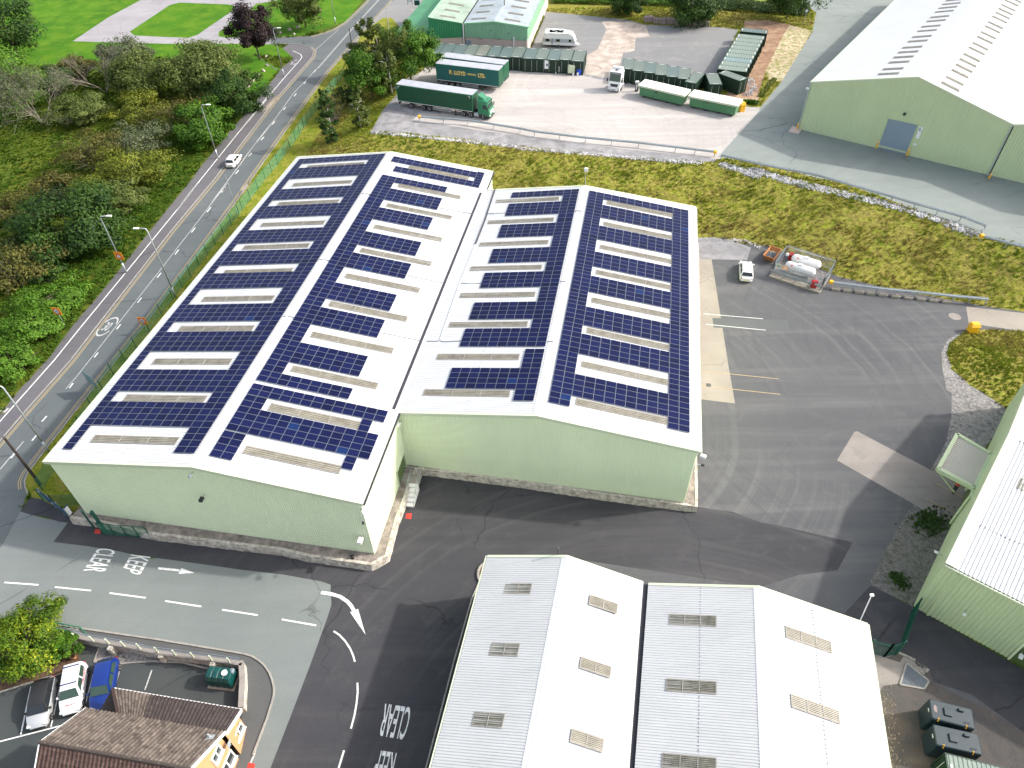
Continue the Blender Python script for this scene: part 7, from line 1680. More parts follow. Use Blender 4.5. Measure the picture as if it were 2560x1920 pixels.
# ------------------------------------------------------------------ gas tank compound
gz = .25; c0_, c1_ = at('f0', 705, 752, gz), at('f0', 1588, 1046, gz); xg = (c1_ - c0_).normalized(); yg = Vector((-xg.y, xg.x, 0)); Lg = (c1_ - c0_).length; Wg = 5.4
t = thing('gas_compound_slab', 'raised concrete slab under the two white gas tanks', 'slab', (c0_ + c1_) / 2); mb = MB(); mb.prism([c0_, c1_, c1_ + yg * (Wg + .6), c0_ + yg * (Wg + .6)], -.1, gz); wpart(mb, 'slab', 'pale_concrete', t)
mb = MB(); mb.prism([c0_ + yg * .9 + xg * .3, c1_ + yg * .9 - xg * .3, c1_ + yg * Wg - xg * .3, c0_ + yg * Wg + xg * .3], gz, gz + .012); wpart(mb, 'floor', 'dark_gravel', t)
s0 = Vector((0, 0, 0)); fa, fb, fcn, fd = c0_ + yg * .75 + xg * .15, c1_ + yg * .75 - xg * .1, c1_ + yg * (Wg + .4) - xg * .1, c0_ + yg * (Wg + .4) + xg * .15
for (p, q, l_) in ((fa, fb, 'near side of the galvanised palisade round the gas tanks'), (fb, fcn, 'right side of the galvanised palisade round the gas tanks'), (fcn, fd, 'bank side of the galvanised palisade round the gas tanks'), (fd, fa, 'left side of the galvanised palisade round the gas tanks')):
    palisade('palisade_fence', l_, p, q, 1.95, sp=.15, mat='galvanised', w_=.055, pr=.09)
guard_rail('short crash barrier fixed in front of the gas tank fence', [c0_ + yg * .3 + xg * .15, c1_ + yg * .3 - xg * .15], 1.9, .75, False)
def gas_tank(label, ka, kb, z=1.25, r=.62):
    a, b = at('f0', *ka, z), at('f0', *kb, z); c = (a + b) / 2; d = (b - a).normalized(); L = (b - a).length; t = thing('gas_tank', label, 'gas tank', (c.x, c.y, gz), math.atan2(d.y, d.x)); zc_ = z - gz
    mb = MB(); pr = [(-L / 2 - .02, .05), (-L / 2 + .06, .45), (-L / 2 + .22, .82), (-L / 2 + .42, 1), (L / 2 - .42, 1), (L / 2 - .22, .82), (L / 2 - .06, .45), (L / 2 + .02, .05)]; mb.tube([(x, 0, zc_) for x, k in pr], [r * k for x, k in pr], 20); mb.build('vessel', 'white_paint', t, smooth=True)
    mb = MB(); mb.cbox((-.1, 0, zc_ + r), (.75, .42, .22), .05); mb.build('hatch', 'white_paint', t)
    for sx in (-1, 1): mb = MB(); mb.box((sx * L * .3, 0, .2), (.25, .8, .42)); mb.build('saddle', 'galvanised', t)
    mb = MB(); mb.box((-L * .27, -r * .72, zc_ + r * .72), (.28, .03, .10)); mb.box((-L * .27, -r * .86, zc_ + r * .56), (.08, .03, .2)); mb.build('red_mark', 'sign_red', t)
gas_tank('white cylindrical gas tank nearer the bank', (1100, 435), (1608, 590)); gas_tank('white cylindrical gas tank nearer the crash barrier', (990, 560), (1515, 715))
item('pipe_set', 'grey pipework and valves at the left end of the gas tanks', 'pipework', 'f0', (985, 520), gz, [('valve', 'white_paint', lambda m: m.cbox((0, 0, 1.3), (.4, .3, .35), .05)), ('pipes', 'cable_grey', lambda m: [m.tube([(x, 0, 0), (x, 0, 1.2), (x + .5, -.1, 1.25)], .05, 6) for x in (-.3, -.1, .15)])])
item('fire_box', 'red cabinet at the left end of the far gas tank', 'fire cabinet', 'f0', (1068, 480), gz, [('cabinet', 'cabinet_red', lambda m: m.cbox((0, 0, .55), (.65, .5, .9), .06)), ('lid', 'cabinet_red', lambda m: m.cbox((0, 0, 1.03), (.7, .55, .08), .03))])
item('fire_box', 'red cabinet standing outside the near right corner of the gas tank fence', 'fire cabinet', 'f0', (1470, 955), gz, [('cabinet', 'cabinet_red', lambda m: m.cbox((0, 0, .55), (.75, .55, .9), .06)), ('lid', 'cabinet_red', lambda m: m.cbox((0, 0, 1.03), (.8, .6, .08), .03))])
for px, l_, m_ in (((855, 615), 'cream hazard notice on the gas tank fence', 'trim_cream'), ((975, 645), 'orange hazard notice on the gas tank fence', 'sign_orange')):
    p = at('f0', *px, 1.75); q = fa + xg * (p - fa).dot(xg) - yg * .05; t = thing('notice', l_, 'notice', Vector((q.x, q.y, 1.75))); mb = MB(); P = [xg * a_ * .38 + Zv * b_ * .24 for a_, b_ in ((-1, -1), (1, -1), (1, 1), (-1, 1))]; mb.loft([P, [v - yg * .03 for v in P]]); mb.build('board', m_, t); mb = MB(); [mb.quad(*[xg * a_ * .28 + Zv * (zz_ + b_ * .03) - yg * .034 for a_, b_ in ((-1, -1), (1, -1), (1, 1), (-1, 1))]) for zz_ in (-.1, 0, .1)]; mb.build('stripe', 'sign_navy' if m_ == 'trim_cream' else 'sign_white', t)
# rusty skip
plain('rust', (.36, .13, .04), .9, var=.45, scale=3, col2=(.45, .20, .08)); plain('tarp', (.02, .028, .04), .5, var=.3, scale=4)
a, b, c = at('f0', 600, 405, 1.0), at('f0', 790, 470, 1.0), at('f0', 700, 210, 1.2); x_ = (b - a).normalized(); y_ = Vector((-x_.y, x_.x, 0)); wS = (b - a).length; lS = 3.0
cen = a + x_ * wS / 2 + y_ * lS / 2; t = thing('skip', 'rusty open skip holding a black sheet, left of the gas tanks', 'skip', (cen.x, cen.y, 0), math.atan2(x_.y, x_.x)); mb = MB()
top = [(-wS / 2, -lS / 2), (wS / 2, -lS / 2), (wS / 2, lS / 2), (-wS / 2, lS / 2)]; bot = [(x * .8, y * .55) for x, y in top]
o1 = [Vector((x, y, 1.1)) for x, y in top]; o2 = [Vector((x, y, .08)) for x, y in bot]; i1 = [Vector((x * .93, y * .95, 1.1)) for x, y in top]; i2 = [Vector((x * .93, y * .93, .2)) for x, y in bot]
mb.loft([o2, o1, i1, i2], True); [mb.bar((s * wS / 2, -lS * .2, .9), (s * wS / 2 + s * .15, -lS * .2, .7), .08) for s in (-1, 1)]; mb.build('body', 'rust', t)
mb = MB(); rr = random.Random(9); rows = [[Vector((wS * .36 * (-1 + 2 * i / 6), -lS * .32 + lS * .52 * j / 6, .75 + rr.uniform(-.05, .06))) for i in range(7)] for j in range(7)]; mb.loft(rows, False, closed=False); mb.build('black_sheet', 'tarp', t); mb = MB(); mb.box((0, 0, .5), (wS * .72, lS * .6, .3)); mb.build('contents', 'litter', t)

# ------------------------------------------------------------------ steps, oil tanks, car park wall
def steps():
    a, b = at('c1', 1305, 1160, 0), at('c1', 1375, 1168, 0); q = at('c1', 1350, 975, .9); x_ = (b - a).normalized(); y_ = Vector((-x_.y, x_.x, 0)); w_ = (b - a).length; n = 5; Ls = (q - (a + b) / 2).dot(y_)
    t = thing('access_steps', 'white steps with rails climbing to the side door of the long warehouse', 'steps', (a + b) / 2, math.atan2(x_.y, x_.x))
    for i in range(n): mb = MB(); zt_ = .98 * (i + 1) / n; mb.cbox((0, Ls * (i + .5) / n, zt_ / 2), (w_, Ls / n - .03, zt_), .02); mb.build('step', 'white_paint', t)
    mb = MB(); 
    for s in (-1, 1):
        x0 = s * w_ / 2; mb.tube([(x0, 0, .1), (x0, 0, 1.1), (x0, Ls, 2.0), (x0, Ls + 1.2, 2.0)], .025, 6); mb.tube([(x0, 0, .6), (x0, Ls, 1.5), (x0, Ls + 1.2, 1.5)], .02, 6)
        for u in (.5, 1.0, 1.25): mb.tube([(x0, Ls * u, min(u, 1) * .98), (x0, Ls * u, min(u, 1) * .9 + 1.1)], .025, 6)
    mb.tube([(-w_ / 2 - 1.6, Ls + 1.2, 2.0), (w_ / 2, Ls + 1.2, 2.0)], .025, 6); mb.tube([(-w_ / 2 - 1.6, Ls + 1.2, 1.5), (w_ / 2, Ls + 1.2, 1.5)], .02, 6)
    mb.build('handrail', 'galvanised', t); mb = MB(); mb.box((-.5, Ls + .6, .95), (w_ + 1.2, 1.2, .08)); mb.build('landing', 'kerb_stone', t)
steps()
plain('tank_slate', (.016, .032, .042), .35, var=.12, scale=.8); plain('tank_teal', (.004, .055, .052), .35, var=.1)
def bulk_tank(label, fl, fr, bl, rusty):
    a, b, c = at('f3', *fl, 2.3), at('f3', *fr, 2.3), at('f3', *bl, 2.3); x_ = (b - a); L = x_.length; x_.normalize(); y_ = Vector((-x_.y, x_.x, 0)); W_ = (c - a).dot(y_); cen = a + x_ * L / 2 + y_ * W_ / 2
    t = thing('bulk_tank', label, 'oil tank', (cen.x, cen.y, 0), math.atan2(x_.y, x_.x)); mb = MB(); mb.cbox((0, 0, 1.2), (L, W_, 2.2), .07); mb.build('body', 'tank_slate', t); mb = MB(); mb.cbox((-.1 * L, 0, 2.36), (.55, .6, .12), .03); mb.build('hatch', 'tank_slate', t)
    mb = MB(); mb.cbox((.22 * L, W_ * .27, 2.38), (.4, .22, .16), .03); mb.tube([(.25 * L, -W_ * .3, 2.3), (.28 * L, -W_ * .3, 2.42), (.36 * L, -W_ * .3, 2.42), (.38 * L, -W_ * .3, 2.3)], .02, 6); mb.build('fittings', 'tank_slate', t)
    for s in (-.34, .3): mb = MB(); mb.tube([(s * L, -W_ / 2 - .02, 2.1), (s * L, -W_ / 2 + .12, 2.33)], .05, 8); mb.build('lifting_eye', 'safety_yellow', t)
    mb = MB(); mb.box((-L / 2 - .01, 0, 1.95), (.02, .3, .12)); mb.build('plate', 'sign_white', t)
    if rusty: mb = MB(); mb.disc((-L * .38, .05, 2.302), .22, (0, 0, 1), .01, 14); mb.v = [(-L * .38 + (v[0] + L * .38) * .55, v[1] * 1.3, v[2]) for v in mb.v]; mb.build('rust_patch', 'block_pink', t)
bulk_tank('slate blue steel tank with a rust brown patch on top', (690, 1085), (1195, 1215), (650, 852), True); bulk_tank('slate blue steel tank between the rust patched tank and the green container', (745, 1395), (1280, 1515), (700, 1148), False)
a, b = at('f3', 850, 1490, 2.6), at('f3', 1500, 1655, 2.6); x_ = (b - a).normalized(); y_ = Vector((-x_.y, x_.x, 0)); o = container('green ribbed container cut off by the bottom edge beside the slate tanks', 6.0, 2.4, 2.6, None, 'container_ribbed', True); cen = a + x_ * 3.0 - y_ * 1.2; cen.z = 0; o.location = cen; o.rotation_euler = (0, 0, math.atan2(-x_.x, x_.y))
# open drain pit with steel grating
P = [at('f3', *q) for q in ((395, 450), (655, 660), (600, 750), (320, 700))]; c = sum(P, Vector()) / 4; t = thing('drain_grating', 'steel grating over a drain pit beside the bottom right shed', 'drain grating', c); mb = MB(); mb.prism(P, -.02, .03); wpart(mb, 'pit', 'gutter_dark', t); mb = MB()
for i in range(34):
    s = (i + .5) / 34; mb.bar(lerp(P[0], P[1], s) + Zv * .06, lerp(P[3], P[2], s) + Zv * .06, .03)
wpart(mb, 'bars', 'cable_grey', t); mb = MB(); [mb.bar(P[i] + Zv * .05, P[(i + 1) % 4] + Zv * .05, .14, .08) for i in range(4)]; wpart(mb, 'kerb', 'kerb_stone', t)
item('debris_pile', 'dark rubbish lying on the kerb corner above the drain grating', 'rubbish', 'f3', (540, 475), 0, [('scraps', 'iron', lambda m: [rock(m, Vector((x, y, .08)), .16, random.Random(i)) for i, (x, y) in enumerate(((0, 0), (.25, -.15), (-.25, .6), (-.1, .2)))])])
# car park: low wall with railing, oil tank
wz = 1.0; plW = [at('d0', *q, wz) for q in ((560, 600), (700, 640), (1040, 700), (1250, 745), (1650, 795), (1915, 832))]; plW2 = [at('d0', *q, wz) for q in ((1908, 832), (1915, 960), (1905, 1180))]
t = thing('garden_wall', 'low stone and brick wall with piers along the car park', 'wall', plW[3].xy.to_3d()); rr = random.Random(3)
for pl in (plW, plW2):
    mb = MB(); rows = []
    for i, p in enumerate(pl):
        d = (pl[min(i + 1, len(pl) - 1)] - pl[max(i - 1, 0)]); n = Vector((-d.y, d.x, 0)).normalized() * .16; rows.append([Vector((p.x, p.y, 0)) - n, p - n, p + n, Vector((p.x, p.y, 0)) + n])
    mb.loft(rows, True); wpart(mb, 'wall', 'stone_wall', t); mb = MB(); rows = []
    for i, p in enumerate(pl):
        d = (pl[min(i + 1, len(pl) - 1)] - pl[max(i - 1, 0)]); n = Vector((-d.y, d.x, 0)).normalized() * .22; rows.append([p - n, p - n + Zv * .09, p + n + Zv * .09, p + n])
    mb.loft(rows, True); wpart(mb, 'coping', 'dirty_concrete', t)
for q in ((875, 705), (1275, 765), (1680, 830)):
    p = at('d0', *q, .9); mb = MB(); mb.cbox((p.x, p.y - .08, .5), (.42, .42, 1.0), .03, -.1); wpart(mb, 'pier', 'stone_wall', t)
rl_ = thing('wall_railing', 'grey two bar railing with cream posts on top of the car park wall', 'railing', plW[3]); top = [p + Zv * .09 for p in plW]; L = 0
for z_ in (.45, .85): mb = MB(); mb.tube([p + Zv * z_ for p in top], .035, 6); wpart(mb, 'rail', 'cable_grey', rl_)
for q in ((580, 608), (715, 632), (838, 652), (962, 672), (1085, 690), (1228, 720), (1368, 742), (1512, 762), (1658, 785), (1800, 803)): p = at('d0', *q, wz + .7); mb = MB(); mb.bar((p.x, p.y, wz + .05), (p.x, p.y, wz + 1.0), .10); wpart(mb, 'post', 'trim_cream', rl_)
bar_gate('mesh_panel_gate', 'pale green mesh gate panel beside the evergreen, with two white notices', at('d0', 410, 560), at('d0', 690, 612), 1.5, 3, bars=.5)
mb = MB(); o = bpy.data.objects[[x.name for x in bpy.data.objects if x.name.startswith('mesh_panel_gate')][0]]
for q in ((560, 560), (600, 566)): p = at('d0', *q, 1.0); mb.box((p.x, p.y - .03, 1.0), (.38, .03, .28))
wpart(mb, 'notice', 'sign_white', o)
a, b = at('f1', 1730, 400, 1.0), at('f1', 1975, 470, .6); x_ = at('f1', 2030, 330, 1.5) - at('f1', 1770, 300, 1.5); x_.z = 0; x_.normalize(); cen = at('f1', 1875, 365, .8)
t = thing('heating_oil_tank', 'dark teal ribbed plastic oil tank in the corner of the car park', 'oil tank', (cen.x, cen.y, 0), math.atan2(x_.y, x_.x)); mb = MB(); prof = []
for i in range(25):
    u = -1 + 2 * i / 24; k = 1 - .07 * (i % 6 in (0,)) - (.12 if abs(u) > .95 else 0); prof.append((u * 1.05, k))
mb.loft([[Vector((x, .62 * k * cy, .15 + .78 * (1 + cz_ * k))) for cy, cz_ in ((-1, -.9), (-1, .45), (-.7, .85), (0, 1), (.7, .85), (1, .45), (1, -.9))] for x, k in prof]); mb.build('tank_body', 'tank_teal', t)
mb = MB(); mb.tube([(.5, .0, 1.68), (.5, 0, 1.78)], .24, 16); mb.build('filler_cap', 'white_paint', t); mb = MB(); mb.cbox((.95, .3, 1.5), (.3, .4, .3), .05); mb.build('pump_box', 'cable_grey', t); mb = MB(); mb.box((0, 0, .05), (2.3, 1.5, .12)); mb.build('plinth', 'pale_concrete', t)
item('terracotta_pot', 'orange terracotta pot at the edge of the planting bed', 'plant pot', 'd0', (590, 790), 0, [('pot', 'render_orange', lambda m: m.tube([(0, 0, 0), (0, 0, .3), (0, 0, .36)], [.14, .22, .24], 12)), ('soil', 'brown_soil', lambda m: m.tube([(0, 0, .33), (0, 0, .365)], .19, 12))])
item('coping_stone', 'loose grey stone slabs at the corner of the car park wall', 'stone', 'd0', (585, 665), 0, [('slab', 'stone_wall', lambda m: m.cbox((0, 0, .25), (.9, .5, .5), .05)), ('slab', 'stone_wall', lambda m: m.cbox((.1, .1, .56), (.6, .4, .12), .03))])
item('planter_kerb', 'curved pale kerb with soil at the back left corner of the bottom shed', 'planter', 'd1', (1905, 130), 0, [('kerb', 'kerb_stone', lambda m: m.tube([(.45 + math.cos(R(a)) * .75, math.sin(R(a)) * 1.1, .12) for a in range(60, 241, 20)], .12, 6)), ('soil', 'brown_soil', lambda m: m.prism([Vector((.45 + math.cos(R(a)) * .66, math.sin(R(a)) * 1.0, 0)) for a in range(60, 241, 20)], .0, .1))])
item('bracket_stand', 'small black valve on the ledge in front of the long warehouse', 'valve', 'c1', (890, 1565), .86, [('body', 'black_plastic', lambda m: m.cbox((0, 0, .2), (.32, .28, .4), .05)), ('handle', 'black_plastic', lambda m: m.bar((-.25, 0, .42), (.25, .05, .5), .06))])

# ------------------------------------------------------------------ vehicles
def paint(name, c, rough=.28, metal=0.0): plain(name, c, rough, metal, var=.04, scale=1, coat=.6)
paint('car_white', (.78, .78, .78)); paint('car_silver', (.50, .51, .52), .3, .3); paint('car_blue', (.006, .03, .20), .25, .2); plain('tyre', (.018, .018, .019), .85, var=.3); plain('rim_grey', (.36, .37, .38), .35, .6, var=.1)
plain('glass_tint', (.012, .016, .02), .06, var=.05, spec=.8); plain('glass_green', (.03, .06, .045), .08, var=.2, spec=.8); plain('lamp_red', (.30, .008, .008), .2, var=.1); plain('lamp_clear', (.62, .64, .66), .15, var=.1); plain('plate_yellow', (.70, .55, .08), .5, var=.05)
def wheel(t, x, y, r, w_=.22, rim='rim_grey', rimk=.62):
    s = 1 if y > 0 else -1; mb = MB(); mb.tube([(x, y - w_ / 2, r), (x, y - w_ / 2 + .03, r), (x, y + w_ / 2 - .03, r), (x, y + w_ / 2, r)], [r * .92, r, r, r * .92], 20); o = mb.build('wheel', 'tyre', t, smooth='auto')
    mb = MB(); yy = y + s * (w_ / 2 + .004); mb.tube([(x, yy - s * .04, r), (x, yy, r), (x, yy - s * .012, r)], [r * rimk, r * rimk, r * rimk * .5], 16); mb.build('rim', rim, o)
def car(label, p, rz, L, W_, H_, col, hood=.27, tail=.05, rear_slope=.10, roofcol=None, group=None, glass='glass_tint', wedge=1.0, cat='car'):
    """x forward. Lower shell lofted from cross-sections, glasshouse lofted above the belt line"""
    t = thing('car', label, cat, p, rz, group); hw = W_ / 2; xs = []
    belt = H_ * .62; n = 21; rings = []
    for i in range(n):
        u = i / (n - 1); x = -L / 2 + L * u
        e = min(1, (u / .12) ** .5 if u < .12 else 1, ((1 - u) / .24) ** .55 if u > .76 else 1)
        wv = hw * (.70 + .30 * e)
        if u > 1 - hood: top = belt - (belt - H_ * .42) * ((u - (1 - hood)) / hood) ** 1.6 * wedge
        elif u < tail + .02: top = belt - .06 * (1 - u / (tail + .02))
        else: top = belt
        if i in (0, n - 1): top -= .10; wv *= .94
        zb = .20 if 0 < i < n - 1 else .34
        r_ = [(-wv * .90, zb), (-wv, zb + .14), (-wv * 1.0, top * .62), (-wv * .965, top - .05), (-wv * .84, top), (0, top + .035), (wv * .84, top), (wv * .965, top - .05), (wv, top * .62), (wv, zb + .14), (wv * .90, zb)]
        rings.append([Vector((x, y, z)) for y, z in r_])
    mb = MB(); mb.loft(rings, True); mb.build('body', col, t, smooth='auto')
    x0 = -L / 2 + L * (tail + .01); x1 = L / 2 - L * (hood - .03); r0 = x0 + L * rear_slope; r1 = x1 - L * .155; hb, hr = hw * .90, hw * .70
    prof = [(x0, belt - .02, hb), (lerp(x0, r0, .8), H_ - .10, hw * .745), (r0 + .12, H_ - .02, hr), ((r0 + r1) / 2, H_, hr), (r1 - .1, H_ - .02, hr), (lerp(x1, r1, .86), H_ - .09, hw * .74), (x1, belt - .02, hb)]
    rc = roofcol or col; mb = MB(); rings = []
    for x, z, hwid in prof: rings.append([Vector((x, -hb if z > belt + .05 else -hwid, belt - .03)), Vector((x, -hwid, z - .02)), Vector((x, -hwid * .7, z + .015)), Vector((x, hwid * .7, z + .015)), Vector((x, hwid, z - .02)), Vector((x, hb if z > belt + .05 else hwid, belt - .03))])
    mb.loft(rings, True); mb.build('cabin', rc, t, smooth='auto')
    def gl(name, pts, off):
        c = sum(map(Vector, pts), Vector()) / len(pts); mb = MB(); o = Vector(off); mb.quad(*[c + (Vector(q_) - c) * .94 + o for q_ in pts]); mb.build(name, glass, t)
    zt = H_ - .09; xr = lerp(x1, r1, .86); xb = lerp(x0, r0, .8)
    gl('windscreen', [(x1 + .02, -hb, belt + .02), (x1 + .02, hb, belt + .02), (xr, hw * .72, zt), (xr, -hw * .72, zt)], (.035, 0, .03)); gl('rear_window', [(x0 - .01, -hb * .95, belt + .08), (x0 - .01, hb * .95, belt + .08), (xb, hw * .68, H_ - .12), (xb, -hw * .68, H_ - .12)], (-.03, 0, .02))
    xm = (x0 + x1) / 2 - .05
    for s in (-1, 1):
        yb, yt = s * (hb + .012), s * (hw * .75 + .012)
        gl('side_window', [(x1 - .28, yb, belt + .03), (xm + .04, yb, belt + .03), (xm + .04, yt, H_ - .12), (xr - .18, yt, H_ - .13)], (0, s * .012, 0)); gl('side_window', [(xm - .04, yb, belt + .03), (x0 + .35, yb, belt + .05), (xb + .22, yt, H_ - .14), (xm - .04, yt, H_ - .12)], (0, s * .012, 0))
        mb = MB(); mb.cbox((x1 - .25, s * (hw + .07), belt + .04), (.16, .18, .13), .03); mb.build('mirror', rc, t)
        mb = MB(); mb.cbox((L / 2 - .20, s * hw * .70, H_ * .44), (.28, hw * .36, .13), .04); mb.build('headlight', 'lamp_clear', t)
        mb = MB(); mb.cbox((-L / 2 + .13, s * hw * .74, belt - .17), (.12, hw * .22, .20), .03); mb.build('tail_light', 'lamp_red', t)
    wr = .31
    for x in (L / 2 - L * .185, -L / 2 + L * .19):
        for s in (-1, 1): wheel(t, x, s * (hw - .10), wr)
    mb = MB(); mb.box((-L / 2 - .012, 0, .55), (.02, .52, .11)); mb.build('number_plate', 'plate_yellow', t); mb = MB(); mb.box((L / 2 - .02, 0, .33), (.06, W_ * .55, .13)); mb.build('grille', 'black_plastic', t)
    return t
def place2(k, rear, front): a, b = atg(k, *rear), atg(k, *front); d = b - a; return (a + b) / 2, math.atan2(d.y, d.x)
p, a = place2('a0', (1815, 1318), (1905, 1228)); 
rd = (atg('a0', 1975, 1222) - atg('a0', 1765, 1500)); a = math.atan2(rd.y, rd.x)
car('white hatchback driving away on the left lane of the main road', atg('a0', 1855, 1290), a, 4.2, 1.78, 1.5, 'car_white')
_, ha = place2('f0', (322, 800), (306, 480)); p = at('f0', 315, 655, .7); p.z = 0; car('white estate car parked facing away beside the gas tank fence', p, ha, 4.5, 1.84, 1.52, 'car_white', hood=.24)
def front_rear(label, roofc, hz, heading, **kw):
    p = at('d0', *roofc, hz); p.z = 0; return car(label, p, heading, **kw)
hd = math.atan2(*(lambda d: (d.y, d.x))(at('d0', 165, 1395) - at('d0', 245, 1015)))
c1 = front_rear('silver hatchback with a dark roof, leftmost in the car park', (320, 1130), .8, hd, L=4.05, W_=1.72, H_=1.48, col='car_silver', roofcol='black_plastic', hood=.26)
c2 = front_rear('white estate with pink lettering between the silver and blue cars', (572, 1020), .8, hd + .02, L=4.2, W_=1.72, H_=1.55, col='car_white', hood=.29, rear_slope=.03, glass='glass_green')
c3 = front_rear('dark blue hatchback nearest the tiled house', (815, 985), .8, hd - .05, L=4.3, W_=1.76, H_=1.5, col='car_blue', hood=.28, glass='glass_green')
plain('lettering_pink', (.62, .05, .09), .5, var=.05)
mb = MB(); text_quad(mb, 'PHILLIPS', (-1.35, .876, .92), (.1, .876, .92), (-1.35, .872, 1.10) , (.1, .872, 1.10), (0, .006, 0), .03); mb.build('lettering', 'lettering_pink', c2); mb = MB(); text_quad(mb, 'PHILLIPS', (1.62, .45, .93), (1.62, -.25, .93), (1.50, .45, .965), (1.50, -.25, .965), (0, 0, .02), .03)
mb.build('lettering', 'lettering_pink', c2); mb = MB(); [mb.bar((x, -.62, 1.58), (x, .62, 1.58), .09, .06) for x in (-1.45, .05)]; mb.build('roof_bar', 'sign_navy', c2)

# --- lorries: x forward
plain('lorry_green', (.004, .155, .065), .4, var=.08, coat=.4); plain('curtain_green', (.002, .062, .028), .55, var=.12, scale=.8, bump=.5, bscale=1.2); plain('curtain_teal', (.003, .095, .085), .55, var=.12, scale=.8, bump=.5, bscale=1.2); plain('trailer_roof', (.36, .375, .42), .5, var=.12, scale=.7); plain('chassis', (.03, .03, .033), .6, var=.2); plain('gold_paint', (.72, .52, .16), .5, var=.08)
def trailer(t, x0, L, W_, zf, zt, curtain, axles, legs=True, front='lorry_green', guard=True):
    """curtain-sided semi-trailer whose rear is at x0"""
    def part(n, m, f, par=t, **k): mb = MB(); f(mb); return mb.build(n, m, par, **k)
    hw = W_ / 2
    for s in (-1, 1):
        mb = MB(); k = 24; rows = [[Vector((x0 + .15 + (L - .3) * i / k, s * (hw - .01 + .018 * (i % 2)), z)) for i in range(k + 1)] for z in (zf, (zf + zt) / 2, zt - .12)]; mb.loft(rows, False, closed=False); mb.build('curtain', curtain, t)
    part('roof', 'trailer_roof', lambda m: [m.box((x0 + L / 2, 0, zt), (L, W_ + .04, .07))] + [m.box((x0 + L * (i + .5) / 16, 0, zt + .04), (.03, W_, .015)) for i in range(16)])
    part('frame', front, lambda m: [m.box((x0 + L / 2, s * (hw + .0), zt - .10), (L, .06, .14)) for s in (-1, 1)] + [m.bar((x, s * (hw - .04), zf), (x, s * (hw - .04), zt), .14) for s in (-1, 1) for x in (x0 + .07, x0 + L - .07)])
    part('headboard', 'curtain_green', lambda m: m.box((x0 + L - .04, 0, (zf + zt) / 2), (.08, W_ - .1, zt - zf))); part('rear_door', front, lambda m: [m.box((x0 + .04, s * hw / 2, (zf + zt) / 2), (.08, hw - .06, zt - zf - .05)) for s in (-1, 1)])
    part('side_rail', 'white_paint', lambda m: [m.box((x0 + L / 2, s * (hw + .015), zf - .02), (L - .2, .03, .07)) for s in (-1, 1)]); part('deck', 'chassis', lambda m: [m.box((x0 + L / 2, 0, zf - .1), (L, W_ - .05, .14))] + [m.box((x0 + L / 2, s * .45, zf - .35), (L - 1, .12, .35)) for s in (-1, 1)])
    for ax in axles:
        for s in (-1, 1): wheel(t, x0 + ax, s * (hw - .18), .5, .34)
    if guard:
        for s in (-1, 1): part('side_guard', 'galvanised', lambda m: [m.bar((x0 + axles[-1] + .8, s * (hw - .06), z_), (x0 + L - 4.4, s * (hw - .06), z_), .04, .12) for z_ in (.55, .85)] + [m.bar((x, s * (hw - .06), .5), (x, s * (hw - .06), zf - .1), .05) for x in (x0 + axles[-1] + .8, x0 + L - 4.4)])
    if legs:
        for s in (-1, 1): part('landing_leg', 'chassis', lambda m: [m.bar((x0 + L - 3.6, s * .95, .05), (x0 + L - 3.6, s * .95, zf - .1), .16), m.box((x0 + L - 3.6, s * .95, .03), (.4, .3, .06))])
    part('mudguard', 'chassis', lambda m: m.box((x0 + .1, 0, .75), (.06, W_ - .3, .5)))
